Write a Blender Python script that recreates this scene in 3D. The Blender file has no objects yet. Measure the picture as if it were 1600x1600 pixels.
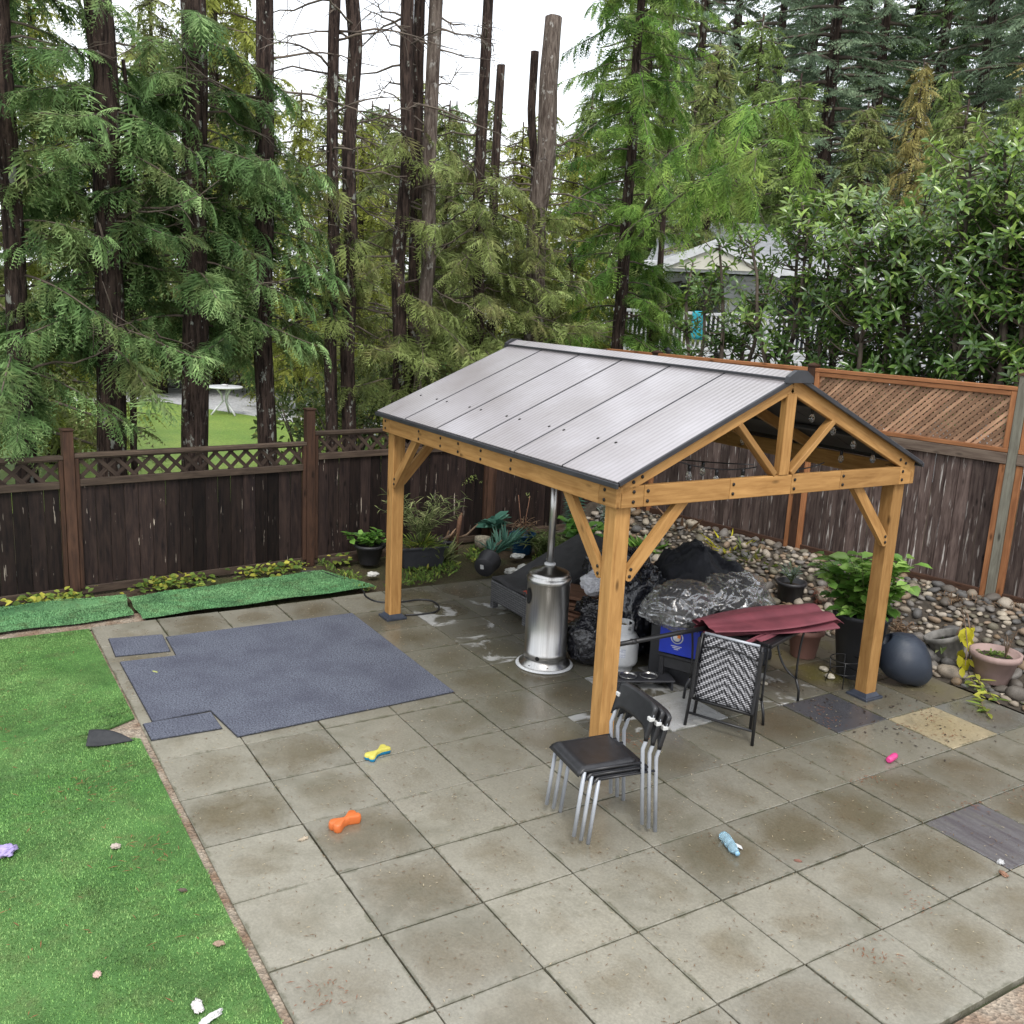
import bpy, math, random
import numpy as np
from mathutils import Matrix, Vector, Quaternion

random.seed(7)
RNG = np.random.default_rng(11)
SC = bpy.context.scene
COL = SC.collection

# ------------------------------------------------------------------ camera
CAM_LOC = np.array([5.86890431, -2.48161996, 3.26492567])
CAM_ROT = (1.35470252, -0.0498621847, 1.02036544)
FPX = 1496.62149
cam = bpy.data.cameras.new('camera')
cam.sensor_fit = 'HORIZONTAL'
cam.angle = 2 * math.atan(800 / FPX)
cam.clip_start = 0.05
cam.clip_end = 2000
camo = bpy.data.objects.new('camera', cam)
COL.objects.link(camo)
camo.location = CAM_LOC
camo.rotation_euler = CAM_ROT
SC.camera = camo

# ------------------------------------------------------------------ sky, sun, exposure
W = bpy.data.worlds.new('World')
SC.world = W
W.use_nodes = True
SUN_EL, SUN_AZ = math.radians(52), math.radians(118)      # azimuth clockwise from +Y
wn, wl = W.node_tree.nodes, W.node_tree.links
bg = wn['Background']
bg.inputs['Strength'].default_value = 0.12
sky = wn.new('ShaderNodeTexSky')
sky.sky_type = 'NISHITA'
sky.sun_disc = False
sky.sun_elevation = SUN_EL
sky.sun_rotation = SUN_AZ
sky.air_density = 1.2
sky.dust_density = 2.5
tc = wn.new('ShaderNodeTexCoord')
cn = wn.new('ShaderNodeTexNoise')
cn.inputs['Scale'].default_value = 2.2
cn.inputs['Detail'].default_value = 7
cn.inputs['Roughness'].default_value = 0.55
cr = wn.new('ShaderNodeMapRange')
cr.inputs['From Min'].default_value = 0.34
cr.inputs['From Max'].default_value = 0.6
cr.inputs['To Min'].default_value = 0.62
cr.inputs['To Max'].default_value = 1.0
cm = wn.new('ShaderNodeMix')
cm.data_type = 'RGBA'
cm.inputs['B'].default_value = (8.6, 8.9, 9.3, 1)           # overcast cloud deck
wl.new(tc.outputs['Generated'], cn.inputs['Vector'])
wl.new(cn.outputs['Fac'], cr.inputs['Value'])
wl.new(cr.outputs['Result'], cm.inputs['Factor'])
wl.new(sky.outputs['Color'], cm.inputs['A'])
wl.new(cm.outputs['Result'], bg.inputs['Color'])

sl = bpy.data.lights.new('sun', 'SUN')
sl.energy = 1.3
sl.angle = math.radians(16)
sl.color = (1.0, 0.965, 0.91)
so = bpy.data.objects.new('sun', sl)
COL.objects.link(so)
sd = Vector((math.sin(SUN_AZ) * math.cos(SUN_EL), math.cos(SUN_AZ) * math.cos(SUN_EL), math.sin(SUN_EL)))
so.rotation_euler = sd.to_track_quat('Z', 'Y').to_euler()
so.location = (3, -3, 9)

vs = SC.view_settings
vs.view_transform = 'Standard'
vs.look = 'None'
vs.exposure = 0.75
vs.gamma = 1.0
SC.cycles.max_bounces = 8
SC.cycles.transparent_max_bounces = 8

# ------------------------------------------------------------------ pixel helpers (photo pixels -> directions)
def _rot(r):
    rx, ry, rz = r
    return np.array((Matrix.Rotation(rz, 3, 'Z') @ Matrix.Rotation(ry, 3, 'Y') @ Matrix.Rotation(rx, 3, 'X')))
_R = _rot(CAM_ROT)
def ray(x, y):
    return _R @ np.array([(x - 800) / FPX, -(y - 800) / FPX, -1.0])
def gp(x, y, z=0.0):
    d = ray(x, y)
    t = (z - CAM_LOC[2]) / d[2]
    return Vector(CAM_LOC + t * d)
def pp(x, y, p0, n):
    d = ray(x, y)
    p0 = np.array(p0, float); n = np.array(n, float)
    t = ((p0 - CAM_LOC[:len(n)]) @ n) / (d[:len(n)] @ n)
    return Vector(CAM_LOC + t * d)

# ------------------------------------------------------------------ mesh helpers
class MB:
    def __init__(s):
        s.v = []; s.f = []; s.sm = []
    def add(s, vs_, fs, smooth=False):
        o = len(s.v)
        s.v += [tuple(v) for v in vs_]
        s.f += [tuple(i + o for i in f) for f in fs]
        s.sm += [smooth] * len(fs)
        return s
    def box(s, c, d, R=None):
        hx, hy, hz = d[0] / 2, d[1] / 2, d[2] / 2
        vv = [Vector((x, y, z)) for x in (-hx, hx) for y in (-hy, hy) for z in (-hz, hz)]
        if R is not None: vv = [R @ v for v in vv]
        c = Vector(c)
        return s.add([v + c for v in vv], [(0, 1, 3, 2), (4, 6, 7, 5), (0, 4, 5, 1), (2, 3, 7, 6), (0, 2, 6, 4), (1, 5, 7, 3)])
    def cbox(s, c, d, b=0.004, R=None):
        """box with chamfered edges"""
        h = [d[0] / 2, d[1] / 2, d[2] / 2]
        b = min(b, min(h) * 0.8)
        vv = []; idx = {}
        for sx in (-1, 1):
            for sy in (-1, 1):
                for sz in (-1, 1):
                    for ax in range(3):
                        q = [sx * (h[0] - b), sy * (h[1] - b), sz * (h[2] - b)]
                        q[ax] += b * (sx, sy, sz)[ax]
                        idx[(sx, sy, sz, ax)] = len(vv)
                        vv.append(Vector(q))
        fs = []
        def face(keys):
            ids = [idx[k] for k in keys]
            n = (vv[ids[1]] - vv[ids[0]]).cross(vv[ids[2]] - vv[ids[0]])
            m = sum((vv[i] for i in ids), Vector()) / len(ids)
            fs.append(ids if n.dot(m) > 0 else ids[::-1])
        P = (-1, 1)
        for ax in range(3):
            o = [a for a in range(3) if a != ax]
            for sg in P:
                ks = []
                for a, b_ in ((-1, -1), (1, -1), (1, 1), (-1, 1)):
                    k = [0, 0, 0]; k[ax] = sg; k[o[0]] = a; k[o[1]] = b_
                    ks.append((*k, ax))
                face(ks)
            for a in P:
                for b_ in P:
                    k0 = [0, 0, 0]; k1 = [0, 0, 0]
                    k0[ax] = -1; k1[ax] = 1
                    k0[o[0]] = k1[o[0]] = a; k0[o[1]] = k1[o[1]] = b_
                    face([(*k0, o[0]), (*k1, o[0]), (*k1, o[1]), (*k0, o[1])])
        for sx in P:
            for sy in P:
                for sz in P:
                    face([(sx, sy, sz, 0), (sx, sy, sz, 1), (sx, sy, sz, 2)])
        if R is not None: vv = [R @ v for v in vv]
        c = Vector(c)
        return s.add([v + c for v in vv], fs)
    def tube(s, pts, r, n=8, cap=True, smooth=True):
        pts = [Vector(p) for p in pts]
        m = len(pts)
        rs = [r] * m if isinstance(r, (int, float)) else list(r)
        t0 = (pts[1] - pts[0]).normalized()
        a = Vector((0, 0, 1)) if abs(t0.z) < 0.9 else Vector((1, 0, 0))
        nrm = t0.cross(a).normalized()
        vv = []; fs = []
        for i, p in enumerate(pts):
            t = (pts[min(i + 1, m - 1)] - pts[max(i - 1, 0)])
            if t.length < 1e-9: t = t0
            t = t.normalized()
            nrm = (nrm - t * nrm.dot(t))
            if nrm.length < 1e-6: nrm = t.orthogonal()
            nrm.normalize()
            bn = t.cross(nrm)
            for k in range(n):
                an = 2 * math.pi * k / n
                vv.append(p + (nrm * math.cos(an) + bn * math.sin(an)) * rs[i])
        for i in range(m - 1):
            for k in range(n):
                k2 = (k + 1) % n
                fs.append((i * n + k, i * n + k2, (i + 1) * n + k2, (i + 1) * n + k))
        s.add(vv, fs, smooth)
        if cap:
            o = len(s.v) - m * n
            s.f.append(tuple(o + k for k in range(n))[::-1]); s.sm.append(False)
            s.f.append(tuple(o + (m - 1) * n + k for k in range(n))); s.sm.append(False)
        return s
    def lathe(s, prof, n=24, M=None, smooth=True):
        vv = []; fs = []
        m = len(prof)
        for (r, z) in prof:
            for k in range(n):
                a = 2 * math.pi * k / n
                vv.append(Vector((r * math.cos(a), r * math.sin(a), z)))
        for i in range(m - 1):
            for k in range(n):
                k2 = (k + 1) % n
                fs.append((i * n + k, i * n + k2, (i + 1) * n + k2, (i + 1) * n + k))
        if prof[0][0] > 1e-6: fs.append(tuple(range(n))[::-1])
        if prof[-1][0] > 1e-6: fs.append(tuple((m - 1) * n + k for k in range(n)))
        if M is not None: vv = [M @ v for v in vv]
        return s.add(vv, fs, smooth)
    def prism(s, poly, z0, z1, M=None):
        n = len(poly)
        vv = [Vector((x, y, z0)) for x, y in poly] + [Vector((x, y, z1)) for x, y in poly]
        fs = [tuple(range(n))[::-1], tuple(range(n, 2 * n))]
        fs += [(i, (i + 1) % n, n + (i + 1) % n, n + i) for i in range(n)]
        if M is not None: vv = [M @ v for v in vv]
        return s.add(vv, fs)
    def grid(s, fn, nu, nv, smooth=True):
        vv = [Vector(fn(i / (nu - 1), j / (nv - 1))) for i in range(nu) for j in range(nv)]
        fs = [(i * nv + j, (i + 1) * nv + j, (i + 1) * nv + j + 1, i * nv + j + 1) for i in range(nu - 1) for j in range(nv - 1)]
        return s.add(vv, fs, smooth)
    def mesh(s, name, m=None):
        me = bpy.data.meshes.new(name)
        me.from_pydata([tuple(v) for v in s.v], [], s.f)
        me.polygons.foreach_set('use_smooth', s.sm)
        if m: me.materials.append(m)
        me.update()
        return me

def npmesh(name, V, F, m, shade=None, smooth=False):
    """large triangle / quad mesh from numpy arrays"""
    me = bpy.data.meshes.new(name)
    V = np.asarray(V, np.float32); F = np.asarray(F, np.int32)
    k = F.shape[1]
    me.vertices.add(len(V)); me.vertices.foreach_set('co', V.ravel())
    me.loops.add(F.size); me.loops.foreach_set('vertex_index', F.ravel())
    me.polygons.add(len(F))
    me.polygons.foreach_set('loop_start', np.arange(0, F.size, k, dtype=np.int32))
    me.polygons.foreach_set('loop_total', np.full(len(F), k, np.int32))
    if smooth: me.polygons.foreach_set('use_smooth', np.ones(len(F), bool))
    if shade is not None:
        at = me.attributes.new('shade', 'FLOAT', 'POINT')
        at.data.foreach_set('value', np.asarray(shade, np.float32))
    me.update(calc_edges=True)
    if m: me.materials.append(m)
    return me

_MW = {}
def mw(o):
    """world matrix of an object, without waiting for the depsgraph"""
    if o.rotation_mode == 'QUATERNION': q = o.rotation_quaternion
    else: q = o.rotation_euler.to_quaternion()
    B = Matrix.LocRotScale(o.location, q, o.scale)
    if o.parent: return mw(o.parent) @ o.matrix_parent_inverse @ B
    return B

def link(name, data, parent=None, loc=None, rot=None, world=False):
    o = bpy.data.objects.new(name, data)
    COL.objects.link(o)
    if loc is not None: o.location = loc
    if rot is not None:
        if isinstance(rot, Matrix): rot = rot.to_euler()
        o.rotation_euler = rot
    if parent is not None:
        o.parent = parent
        if world: o.matrix_parent_inverse = mw(parent).inverted()
    return o
def tag(o, label=None, cat=None, group=None, kind=None):
    if label: o['label'] = label
    if cat: o['category'] = cat
    if group: o['group'] = group
    if kind: o['kind'] = kind
    return o
def thing(name, label, cat, loc=(0, 0, 0), rz=0.0, group=None):
    o = link(name, None, None, loc, (0, 0, rz))
    o.empty_display_size = 0.1
    return tag(o, label, cat, group)
def part(name, mb, m, parent, loc=None, rot=None, world=False):
    return link(name, mb.mesh(name, m), parent, loc, rot, world)
_BC = {}
def frame(a, b, up=(0, 0, 1)):
    a = Vector(a); b = Vector(b)
    x = (b - a).normalized(); up = Vector(up)
    y = up.cross(x)
    if y.length < 1e-5: y = Vector((0, 1, 0)).cross(x)
    y.normalize(); z = x.cross(y)
    return Matrix((x, y, z)).transposed()
def bar(name, a, b, w, h, m, parent, up=(0, 0, 1), ch=0.004, world=True, plain=False):
    """timber from a to b: width w (sideways), height h (along up), local X along the grain"""
    a = Vector(a); b = Vector(b)
    L = (b - a).length
    key = (round(L, 3), round(w, 4), round(h, 4), m.name, ch, plain)
    if key not in _BC:
        mb = MB()
        if plain: mb.box((0, 0, 0), (L, w, h))
        else: mb.cbox((0, 0, 0), (L, w, h), ch)
        _BC[key] = mb.mesh(name, m)
    return link(name, _BC[key], parent, (a + b) / 2, frame(a, b, up), world)
def copy_tree(o, parent=None):
    c = o.copy(); COL.objects.link(c)
    if parent is not None: c.parent = parent
    for ch in [x for x in o.children]: copy_tree(ch, c)
    return c

# ------------------------------------------------------------------ materials
def S(r, g, b):
    f = lambda c: (c / 255 / 12.92) if c / 255 <= 0.04045 else ((c / 255 + 0.055) / 1.055) ** 2.4
    return (f(r), f(g), f(b))
class NT:
    def __init__(s, name):
        s.m = bpy.data.materials.new(name); s.m.use_nodes = True
        s.t = s.m.node_tree; s.n = s.t.nodes; s.l = s.t.links
        s.b = s.n['Principled BSDF']
    def N(s, typ, **kw):
        n = s.n.new(typ)
        for k, v in kw.items():
            if k in n.inputs: n.inputs[k].default_value = v
            else: setattr(n, k, v)
        return n
    def L(s, a, b): s.l.new(a, b)
    def coords(s, kind='Object', scale=(1, 1, 1), rand=True):
        t = s.N('ShaderNodeTexCoord')
        mp = s.N('ShaderNodeMapping'); mp.inputs['Scale'].default_value = scale
        s.L(t.outputs[kind], mp.inputs['Vector'])
        if rand:
            oi = s.N('ShaderNodeObjectInfo')
            ml = s.N('ShaderNodeMath', operation='MULTIPLY'); ml.inputs[1].default_value = 37.0
            s.L(oi.outputs['Random'], ml.inputs[0])
            s.L(ml.outputs[0], mp.inputs['Location'])
        return mp.outputs['Vector']
    def noise(s, vec, scale, detail=4, rough=0.55, dist=0.0):
        n = s.N('ShaderNodeTexNoise'); n.inputs['Scale'].default_value = scale
        n.inputs['Detail'].default_value = detail; n.inputs['Roughness'].default_value = rough
        n.inputs['Distortion'].default_value = dist
        s.L(vec, n.inputs['Vector'])
        return n.outputs['Fac']
    def rng(s, v, a, b, c=0.0, d=1.0):
        n = s.N('ShaderNodeMapRange'); n.inputs['From Min'].default_value = a; n.inputs['From Max'].default_value = b
        n.inputs['To Min'].default_value = c; n.inputs['To Max'].default_value = d
        s.L(v, n.inputs['Value'])
        return n.outputs['Result']
    def mix(s, f, a, b, typ='MIX'):
        n = s.N('ShaderNodeMix', data_type='RGBA', blend_type=typ)
        for v, k in ((f, 'Factor'), (a, 'A'), (b, 'B')):
            if isinstance(v, (int, float)): n.inputs[k].default_value = v
            elif isinstance(v, tuple): n.inputs[k].default_value = (*v[:3], 1)
            else: s.L(v, n.inputs[k])
        return n.outputs['Result']
    def math(s, op, a, b=None):
        n = s.N('ShaderNodeMath', operation=op)
        for i, v in enumerate((a, b)):
            if v is None: continue
            if isinstance(v, (int, float)): n.inputs[i].default_value = v
            else: s.L(v, n.inputs[i])
        return n.outputs[0]
    def bump(s, h, st=0.3, d=0.01):
        n = s.N('ShaderNodeBump'); n.inputs['Strength'].default_value = st; n.inputs['Distance'].default_value = d
        s.L(h, n.inputs['Height']); s.L(n.outputs['Normal'], s.b.inputs['Normal'])
        return n
    def objrand(s, a, b):
        oi = s.N('ShaderNodeObjectInfo')
        return s.rng(oi.outputs['Random'], 0, 1, a, b)
    def val(s, col, v):
        h = s.N('ShaderNodeHueSaturation')
        s.L(col, h.inputs['Color'])
        if isinstance(v, (int, float)): h.inputs['Value'].default_value = v
        else: s.L(v, h.inputs['Value'])
        return h.outputs['Color']
    def base(s, c):
        if isinstance(c, tuple): s.b.inputs['Base Color'].default_value = (*c[:3], 1)
        else: s.L(c, s.b.inputs['Base Color'])
    def rough(s, r):
        if isinstance(r, (int, float)): s.b.inputs['Roughness'].default_value = r
        else: s.L(r, s.b.inputs['Roughness'])

def simple(name, c1, c2=None, scale=8, rough=0.6, metal=0.0, bump=0.0, bscale=None, bd=0.005, stretch=(1, 1, 1), rand=0.0, spec=None, lo=0.35, hi=0.65):
    t = NT(name)
    c2 = c2 or tuple(x * 0.75 for x in c1)
    v = t.coords('Object', stretch)
    f = t.rng(t.noise(v, scale, 5, 0.6), lo, hi)
    c = t.mix(f, c2, c1)
    if rand: c = t.val(c, t.objrand(1 - rand, 1 + rand))
    t.base(c); t.rough(rough); t.b.inputs['Metallic'].default_value = metal
    if spec is not None: t.b.inputs['Specular IOR Level'].default_value = spec
    if bump: t.bump(t.noise(v, bscale or scale * 6, 3, 0.6), bump, bd)
    return t.m

def wood(name, c1, c2, rough=0.6, rand=0.12, knots=True, streak=None, sscale=1.0, samt=(0.6, 0.72), grain=26.0):
    """timber; grain along local X"""
    t = NT(name)
    v = t.coords('Object', (0.9, grain / 2, grain / 2))
    w = t.coords('Object', (2.2, 9, 9))
    f1 = t.noise(v, 3.0, 6, 0.65, 0.4)
    f2 = t.noise(w, 1.4, 3, 0.5, 1.2)
    f = t.math('ADD', t.math('MULTIPLY', f1, 0.6), t.math('MULTIPLY', f2, 0.4))
    c = t.mix(t.rng(f, 0.36, 0.64), c2, c1)
    if knots:
        k = t.N('ShaderNodeTexVoronoi'); k.inputs['Scale'].default_value = 1.0
        t.L(t.coords('Object', (2.6, 7.5, 7.5)), k.inputs['Vector'])
        c = t.mix(t.rng(k.outputs['Distance'], 0.05, 0.15, 0.85, 0.0), c, tuple(x * 0.32 for x in c2))
    if streak:
        st = t.noise(t.coords('Object', (2.0 * sscale, 26 * sscale, 26 * sscale)), 1.3, 4, 0.6, 0.3)
        c = t.mix(t.rng(st, samt[0], samt[1]), c, streak)
    c = t.val(c, t.objrand(1 - rand, 1 + rand))
    t.base(c); t.rough(rough); t.b.inputs['Specular IOR Level'].default_value = 0.18
    t.bump(f1, 0.35, 0.006)
    return t.m

M = {}
M['cedar_new'] = wood('gazebo_wood', (0.44, 0.245, 0.088), (0.275, 0.140, 0.045), 0.5, 0.18)
M['fence_dark'] = wood('fence_dark_wood', (0.036, 0.023, 0.019), (0.010, 0.007, 0.0075), 0.6, 0.6, True, (0.34, 0.29, 0.24), 1.0, (0.675, 0.69))
M['fence_post'] = wood('fence_post_wood', (0.085, 0.044, 0.028), (0.035, 0.020, 0.015), 0.65, 0.2)
M['fence_rail'] = wood('fence_rail_wood', (0.105, 0.075, 0.055), (0.045, 0.032, 0.025), 0.7, 0.2)
M['lattice_dark'] = wood('lattice_dark_wood', (0.075, 0.053, 0.04), (0.032, 0.022, 0.018), 0.7, 0.25, False)
M['fence_grey'] = wood('fence_weathered_wood', (0.125, 0.092, 0.080), (0.036, 0.023, 0.021), 0.7, 0.42, True, (0.46, 0.43, 0.40), 0.9, (0.60, 0.70))
M['fence_greyrail'] = wood('fence_weathered_rail', (0.20, 0.155, 0.12), (0.10, 0.07, 0.055), 0.7, 0.15)
M['fence_orange'] = wood('fence_orange_cedar', (0.38, 0.17, 0.075), (0.23, 0.095, 0.042), 0.6, 0.15)
M['lattice_orange'] = wood('lattice_cedar', (0.43, 0.265, 0.165), (0.21, 0.115, 0.07), 0.65, 0.4, False)
M['post_green'] = wood('treated_post_wood', (0.24, 0.235, 0.19), (0.13, 0.12, 0.095), 0.7, 0.1)
M['black_metal'] = simple('black_metal', (0.016, 0.016, 0.018), (0.010, 0.010, 0.011), 10, 0.38, 0.0)
M['dark_trim'] = simple('dark_trim', (0.035, 0.036, 0.042), (0.02, 0.02, 0.024), 6, 0.45)
M['bolt'] = simple('bolt_metal', (0.012, 0.010, 0.009), None, 10, 0.5, 0.3)
M['plate'] = simple('base_plate_metal', (0.055, 0.065, 0.09), (0.03, 0.035, 0.05), 8, 0.45, 0.2)
def roof_mat():
    t = NT('roof_panel_metal')
    v = t.coords('Object', (1, 1, 1))
    f = t.noise(v, 1.3, 6, 0.6)
    g = t.noise(t.coords('Object', (9, 0.8, 9)), 2.0, 4, 0.6)
    c = t.mix(t.rng(f, 0.3, 0.7), (0.285, 0.262, 0.262), (0.365, 0.345, 0.36))
    c = t.mix(t.rng(g, 0.62, 0.75, 0, 0.6), c, (0.17, 0.145, 0.14))
    wv = t.N('ShaderNodeTexWave', wave_type='BANDS', bands_direction='X'); wv.inputs['Scale'].default_value = 6.0
    t.L(v, wv.inputs['Vector'])
    c = t.val(c, t.rng(wv.outputs['Fac'], 0, 0.6, 0.86, 1.0))
    t.base(c); t.rough(t.rng(f, 0.3, 0.7, 0.26, 0.14)); t.b.inputs['Metallic'].default_value = 0.0
    t.bump(wv.outputs['Fac'], 0.3, 0.004)
    return t.m
M['roof'] = roof_mat()
M['roof_under'] = simple('roof_underside', (0.06, 0.06, 0.065), (0.035, 0.035, 0.04), 3, 0.6)
def soil():
    t = NT('damp_soil')
    v = t.coords('Object', rand=False)
    a = t.noise(v, 1.3, 6, 0.6); b = t.noise(v, 38, 5, 0.7)
    c = t.mix(t.rng(a, 0.4, 0.62), (0.075, 0.052, 0.034), (0.055, 0.062, 0.024))
    c = t.mix(t.rng(b, 0.35, 0.7), t.val(c, 0.55), t.val(c, 1.5))
    t.base(c); t.rough(0.85); t.b.inputs['Specular IOR Level'].default_value = 0.2; t.bump(b, 0.9, 0.02)
    return t.m
M['soil'] = soil()
def chips():
    t = NT('bark_and_gravel_ground')
    v = t.coords('Object', rand=False)
    k = t.N('ShaderNodeTexVoronoi'); k.inputs['Scale'].default_value = 55; t.L(v, k.inputs['Vector'])
    c = t.mix(t.rng(t.noise(v, 5, 4), 0.35, 0.65), (0.20, 0.13, 0.085), (0.32, 0.27, 0.21))
    c = t.val(c, t.rng(k.outputs['Color'], 0, 1, 0.6, 1.5))
    t.base(c); t.rough(0.85); t.bump(k.outputs['Distance'], 0.8, 0.02)
    return t.m
M['chips'] = chips()

def paver_mat(name, base=(0.265, 0.248, 0.200), dark=(0.142, 0.116, 0.072), wet=1.0, streaks=False, dry=None, damp=None):
    t = NT(name)
    t0 = t.N('ShaderNodeTexCoord')
    loc = t0.outputs['Object']
    rv = t.coords('Object')
    geo = t.N('ShaderNodeNewGeometry').outputs['Position']
    # blotch that pools in the middle of each slab
    sx = t.N('ShaderNodeSeparateXYZ'); t.L(loc, sx.inputs[0])
    ax = t.math('ABSOLUTE', sx.outputs[0]); ay = t.math('ABSOLUTE', sx.outputs[1])
    r = t.math('ADD', t.math('POWER', t.math('MULTIPLY', ax, 3.4), 2.0), t.math('POWER', t.math('MULTIPLY', ay, 3.4), 2.0))
    nz = t.noise(rv, 2.6, 5, 0.6, 0.5)
    pool = t.math('SUBTRACT', t.math('ADD', t.math('SUBTRACT', 1.0, r), t.math('MULTIPLY', t.math('SUBTRACT', nz, 0.5), 3.2)), t.objrand(-0.15, 1.15))
    poolm = t.rng(pool, -0.35, 1.0)
    big = t.noise(geo, 0.42, 3, 0.5)
    wetm = t.math('MULTIPLY', poolm, t.rng(big, 0.25, 0.5, 0.6, 1.0))
    fine = t.noise(rv, 60, 4, 0.7)
    med = t.noise(rv, 9, 5, 0.65)
    c = t.mix(t.rng(med, 0.3, 0.7), t.val(t.mix(0.0, base, base), 0.86), t.mix(0.0, base, base))
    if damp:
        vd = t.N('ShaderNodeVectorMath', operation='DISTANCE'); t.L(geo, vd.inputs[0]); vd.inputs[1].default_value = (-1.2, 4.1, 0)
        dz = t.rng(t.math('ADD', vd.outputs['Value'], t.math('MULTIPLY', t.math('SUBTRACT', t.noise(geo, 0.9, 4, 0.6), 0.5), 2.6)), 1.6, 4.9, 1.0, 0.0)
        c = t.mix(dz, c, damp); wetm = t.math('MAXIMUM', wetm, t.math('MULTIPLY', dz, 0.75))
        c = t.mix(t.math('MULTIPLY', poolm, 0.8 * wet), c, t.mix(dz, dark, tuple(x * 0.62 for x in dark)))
    else:
        c = t.mix(t.math('MULTIPLY', wetm, 0.85 * wet), c, dark)
    c = t.val(c, t.rng(fine, 0.25, 0.75, 0.78, 1.2))
    # damp rim darker joint-side
    gt = t.noise(geo, 1.6, 6, 0.65, 0.6)
    c = t.mix(t.rng(gt, 0.5, 0.7, 0, 0.55), c, (0.105, 0.098, 0.066))
    em = t.rng(t.math('ADD', t.math('MAXIMUM', ax, ay), t.math('MULTIPLY', t.math('SUBTRACT', t.noise(geo, 7, 5, 0.7), 0.5), 0.11)), 0.290, 0.305, 0.0, 0.6)
    c = t.mix(em, c, (0.075, 0.075, 0.042))
    if streaks:
        st = t.noise(t.coords('Object', (1.4, 16, 1)), 1.6, 4, 0.6)
        c = t.mix(t.rng(st, 0.42, 0.62), c, (0.075, 0.068, 0.075))
    if dry:
        dn = t.noise(geo, 2.4, 5, 0.6, 0.6)
        dm = t.rng(dn, dry[0], dry[0] + 0.06)
        c = t.mix(dm, c, (0.40, 0.40, 0.39))
    # specks of needle litter
    vo = t.N('ShaderNodeTexVoronoi'); vo.inputs['Scale'].default_value = 26; vo.inputs['Randomness'].default_value = 1.0
    t.L(t.coords('Object', (1, 1.9, 1)), vo.inputs['Vector'])
    c = t.mix(t.rng(vo.outputs['Distance'], 0.03, 0.07, 0.65, 0.0), c, (0.12, 0.085, 0.05))
    c = t.val(c, t.objrand(0.86, 1.12))
    t.base(c)
    wr = t.rng(t.noise(geo, 0.8, 4, 0.55), 0.35, 0.65, 0.20, 0.44)
    ro = t.N('ShaderNodeMix', data_type='FLOAT')
    t.L(wetm, ro.inputs['Factor']); t.L(wr, ro.inputs['A']); ro.inputs['B'].default_value = 0.17
    t.rough(ro.outputs['Result'])
    t.b.inputs['Specular IOR Level'].default_value = 0.55
    t.bump(t.math('ADD', fine, t.math('MULTIPLY', med, 2.0)), 0.22, 0.003)
    return t.m
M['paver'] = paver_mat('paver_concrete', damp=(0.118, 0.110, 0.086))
M['paver_wet'] = paver_mat('paver_concrete_damp', (0.185, 0.183, 0.165), (0.105, 0.093, 0.066), 1.0)
M['paver_dryspot'] = paver_mat('paver_concrete_half_dry', (0.125, 0.118, 0.095), (0.08, 0.068, 0.045), 0.8, dry=(0.53,))
M['paver_dry'] = paver_mat('paver_concrete_dry', (0.38, 0.38, 0.37), (0.20, 0.19, 0.175), 0.6)
M['paver_dark'] = paver_mat('paver_slate_dark', (0.060, 0.060, 0.068), (0.045, 0.042, 0.042), 0.7)
M['paver_streak'] = paver_mat('paver_slate_streaked', (0.115, 0.11, 0.115), (0.07, 0.068, 0.065), 0.3, True)
M['paver_beige'] = paver_mat('paver_beige', (0.36, 0.30, 0.19), (0.22, 0.17, 0.085), 0.7)
M['paver_moss'] = paver_mat('paver_mossy', (0.125, 0.108, 0.075), (0.125, 0.11, 0.03), 1.0)
# ================================================================== GROUND
SZ = 0.61
g = MB()
g.add([(-70, -60, -0.055), (40, -60, -0.055), (40, 60, -0.055), (-70, 60, -0.055)], [(0, 1, 2, 3)])
ground = part('ground', g, M['soil'], None)
tag(ground, kind='structure')

def verge(name, poly, z, m, label=None):
    mb = MB(); n = len(poly)
    mb.add([(x, y, z) for x, y in poly], [tuple(range(n))])
    return tag(part(name, mb, m, None), kind='structure')
verge('bark_strip', [(3.68, -1.2), (12, -1.2), (12, 9), (3.68, 9)], -0.02, M['chips'])

# patio: every slab its own piece on a sand bed
pb = MB(); pb.box((0.0, 2.13, -0.045), (7.34, 6.72, 0.01))
bed = simple('joint_bed', (0.040, 0.034, 0.024), (0.045, 0.062, 0.020), 5, 0.9, bump=0.5)
patio = tag(part('patio', pb, bed, None), kind='structure')
pm = {}
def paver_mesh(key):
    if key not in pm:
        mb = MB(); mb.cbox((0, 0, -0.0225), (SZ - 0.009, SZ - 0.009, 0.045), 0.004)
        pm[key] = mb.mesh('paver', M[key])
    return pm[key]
rp = random.Random(5)
special = {(1, 6): 'paver_dark', (2, 7): 'paver_beige', (4, 5): 'paver_streak', (0, 4): 'paver_dry', (0, 5): 'paver_dryspot',
           (0, 3): 'paver_dryspot', (-1, 5): 'paver_dry', (-1, 4): 'paver_dryspot', (-4, 3): 'paver_dryspot', (-5, 4): 'paver_dryspot', (-5, 3): 'paver_dryspot', 
           (-3, 3): 'paver_dryspot', (-3, 4): 'paver_dryspot', (0, 6): 'paver_dryspot', (0, 7): 'paver_moss', (0, 8): 'paver_moss', (1, 8): 'paver_moss', (-1, 7): 'paver_moss', (-1, 8): 'paver_moss', (2, 8): 'paver_wet'}
for i in range(-6, 6):
    for j in range(-2, 9):
        if (i, j) == (5, 8): continue
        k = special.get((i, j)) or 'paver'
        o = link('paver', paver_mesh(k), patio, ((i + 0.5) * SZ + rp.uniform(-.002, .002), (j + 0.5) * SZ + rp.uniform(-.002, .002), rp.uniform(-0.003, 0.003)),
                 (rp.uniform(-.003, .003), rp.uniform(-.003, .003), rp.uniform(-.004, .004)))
        if rp.random() < 0.5: o.rotation_euler.z += math.pi

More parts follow.
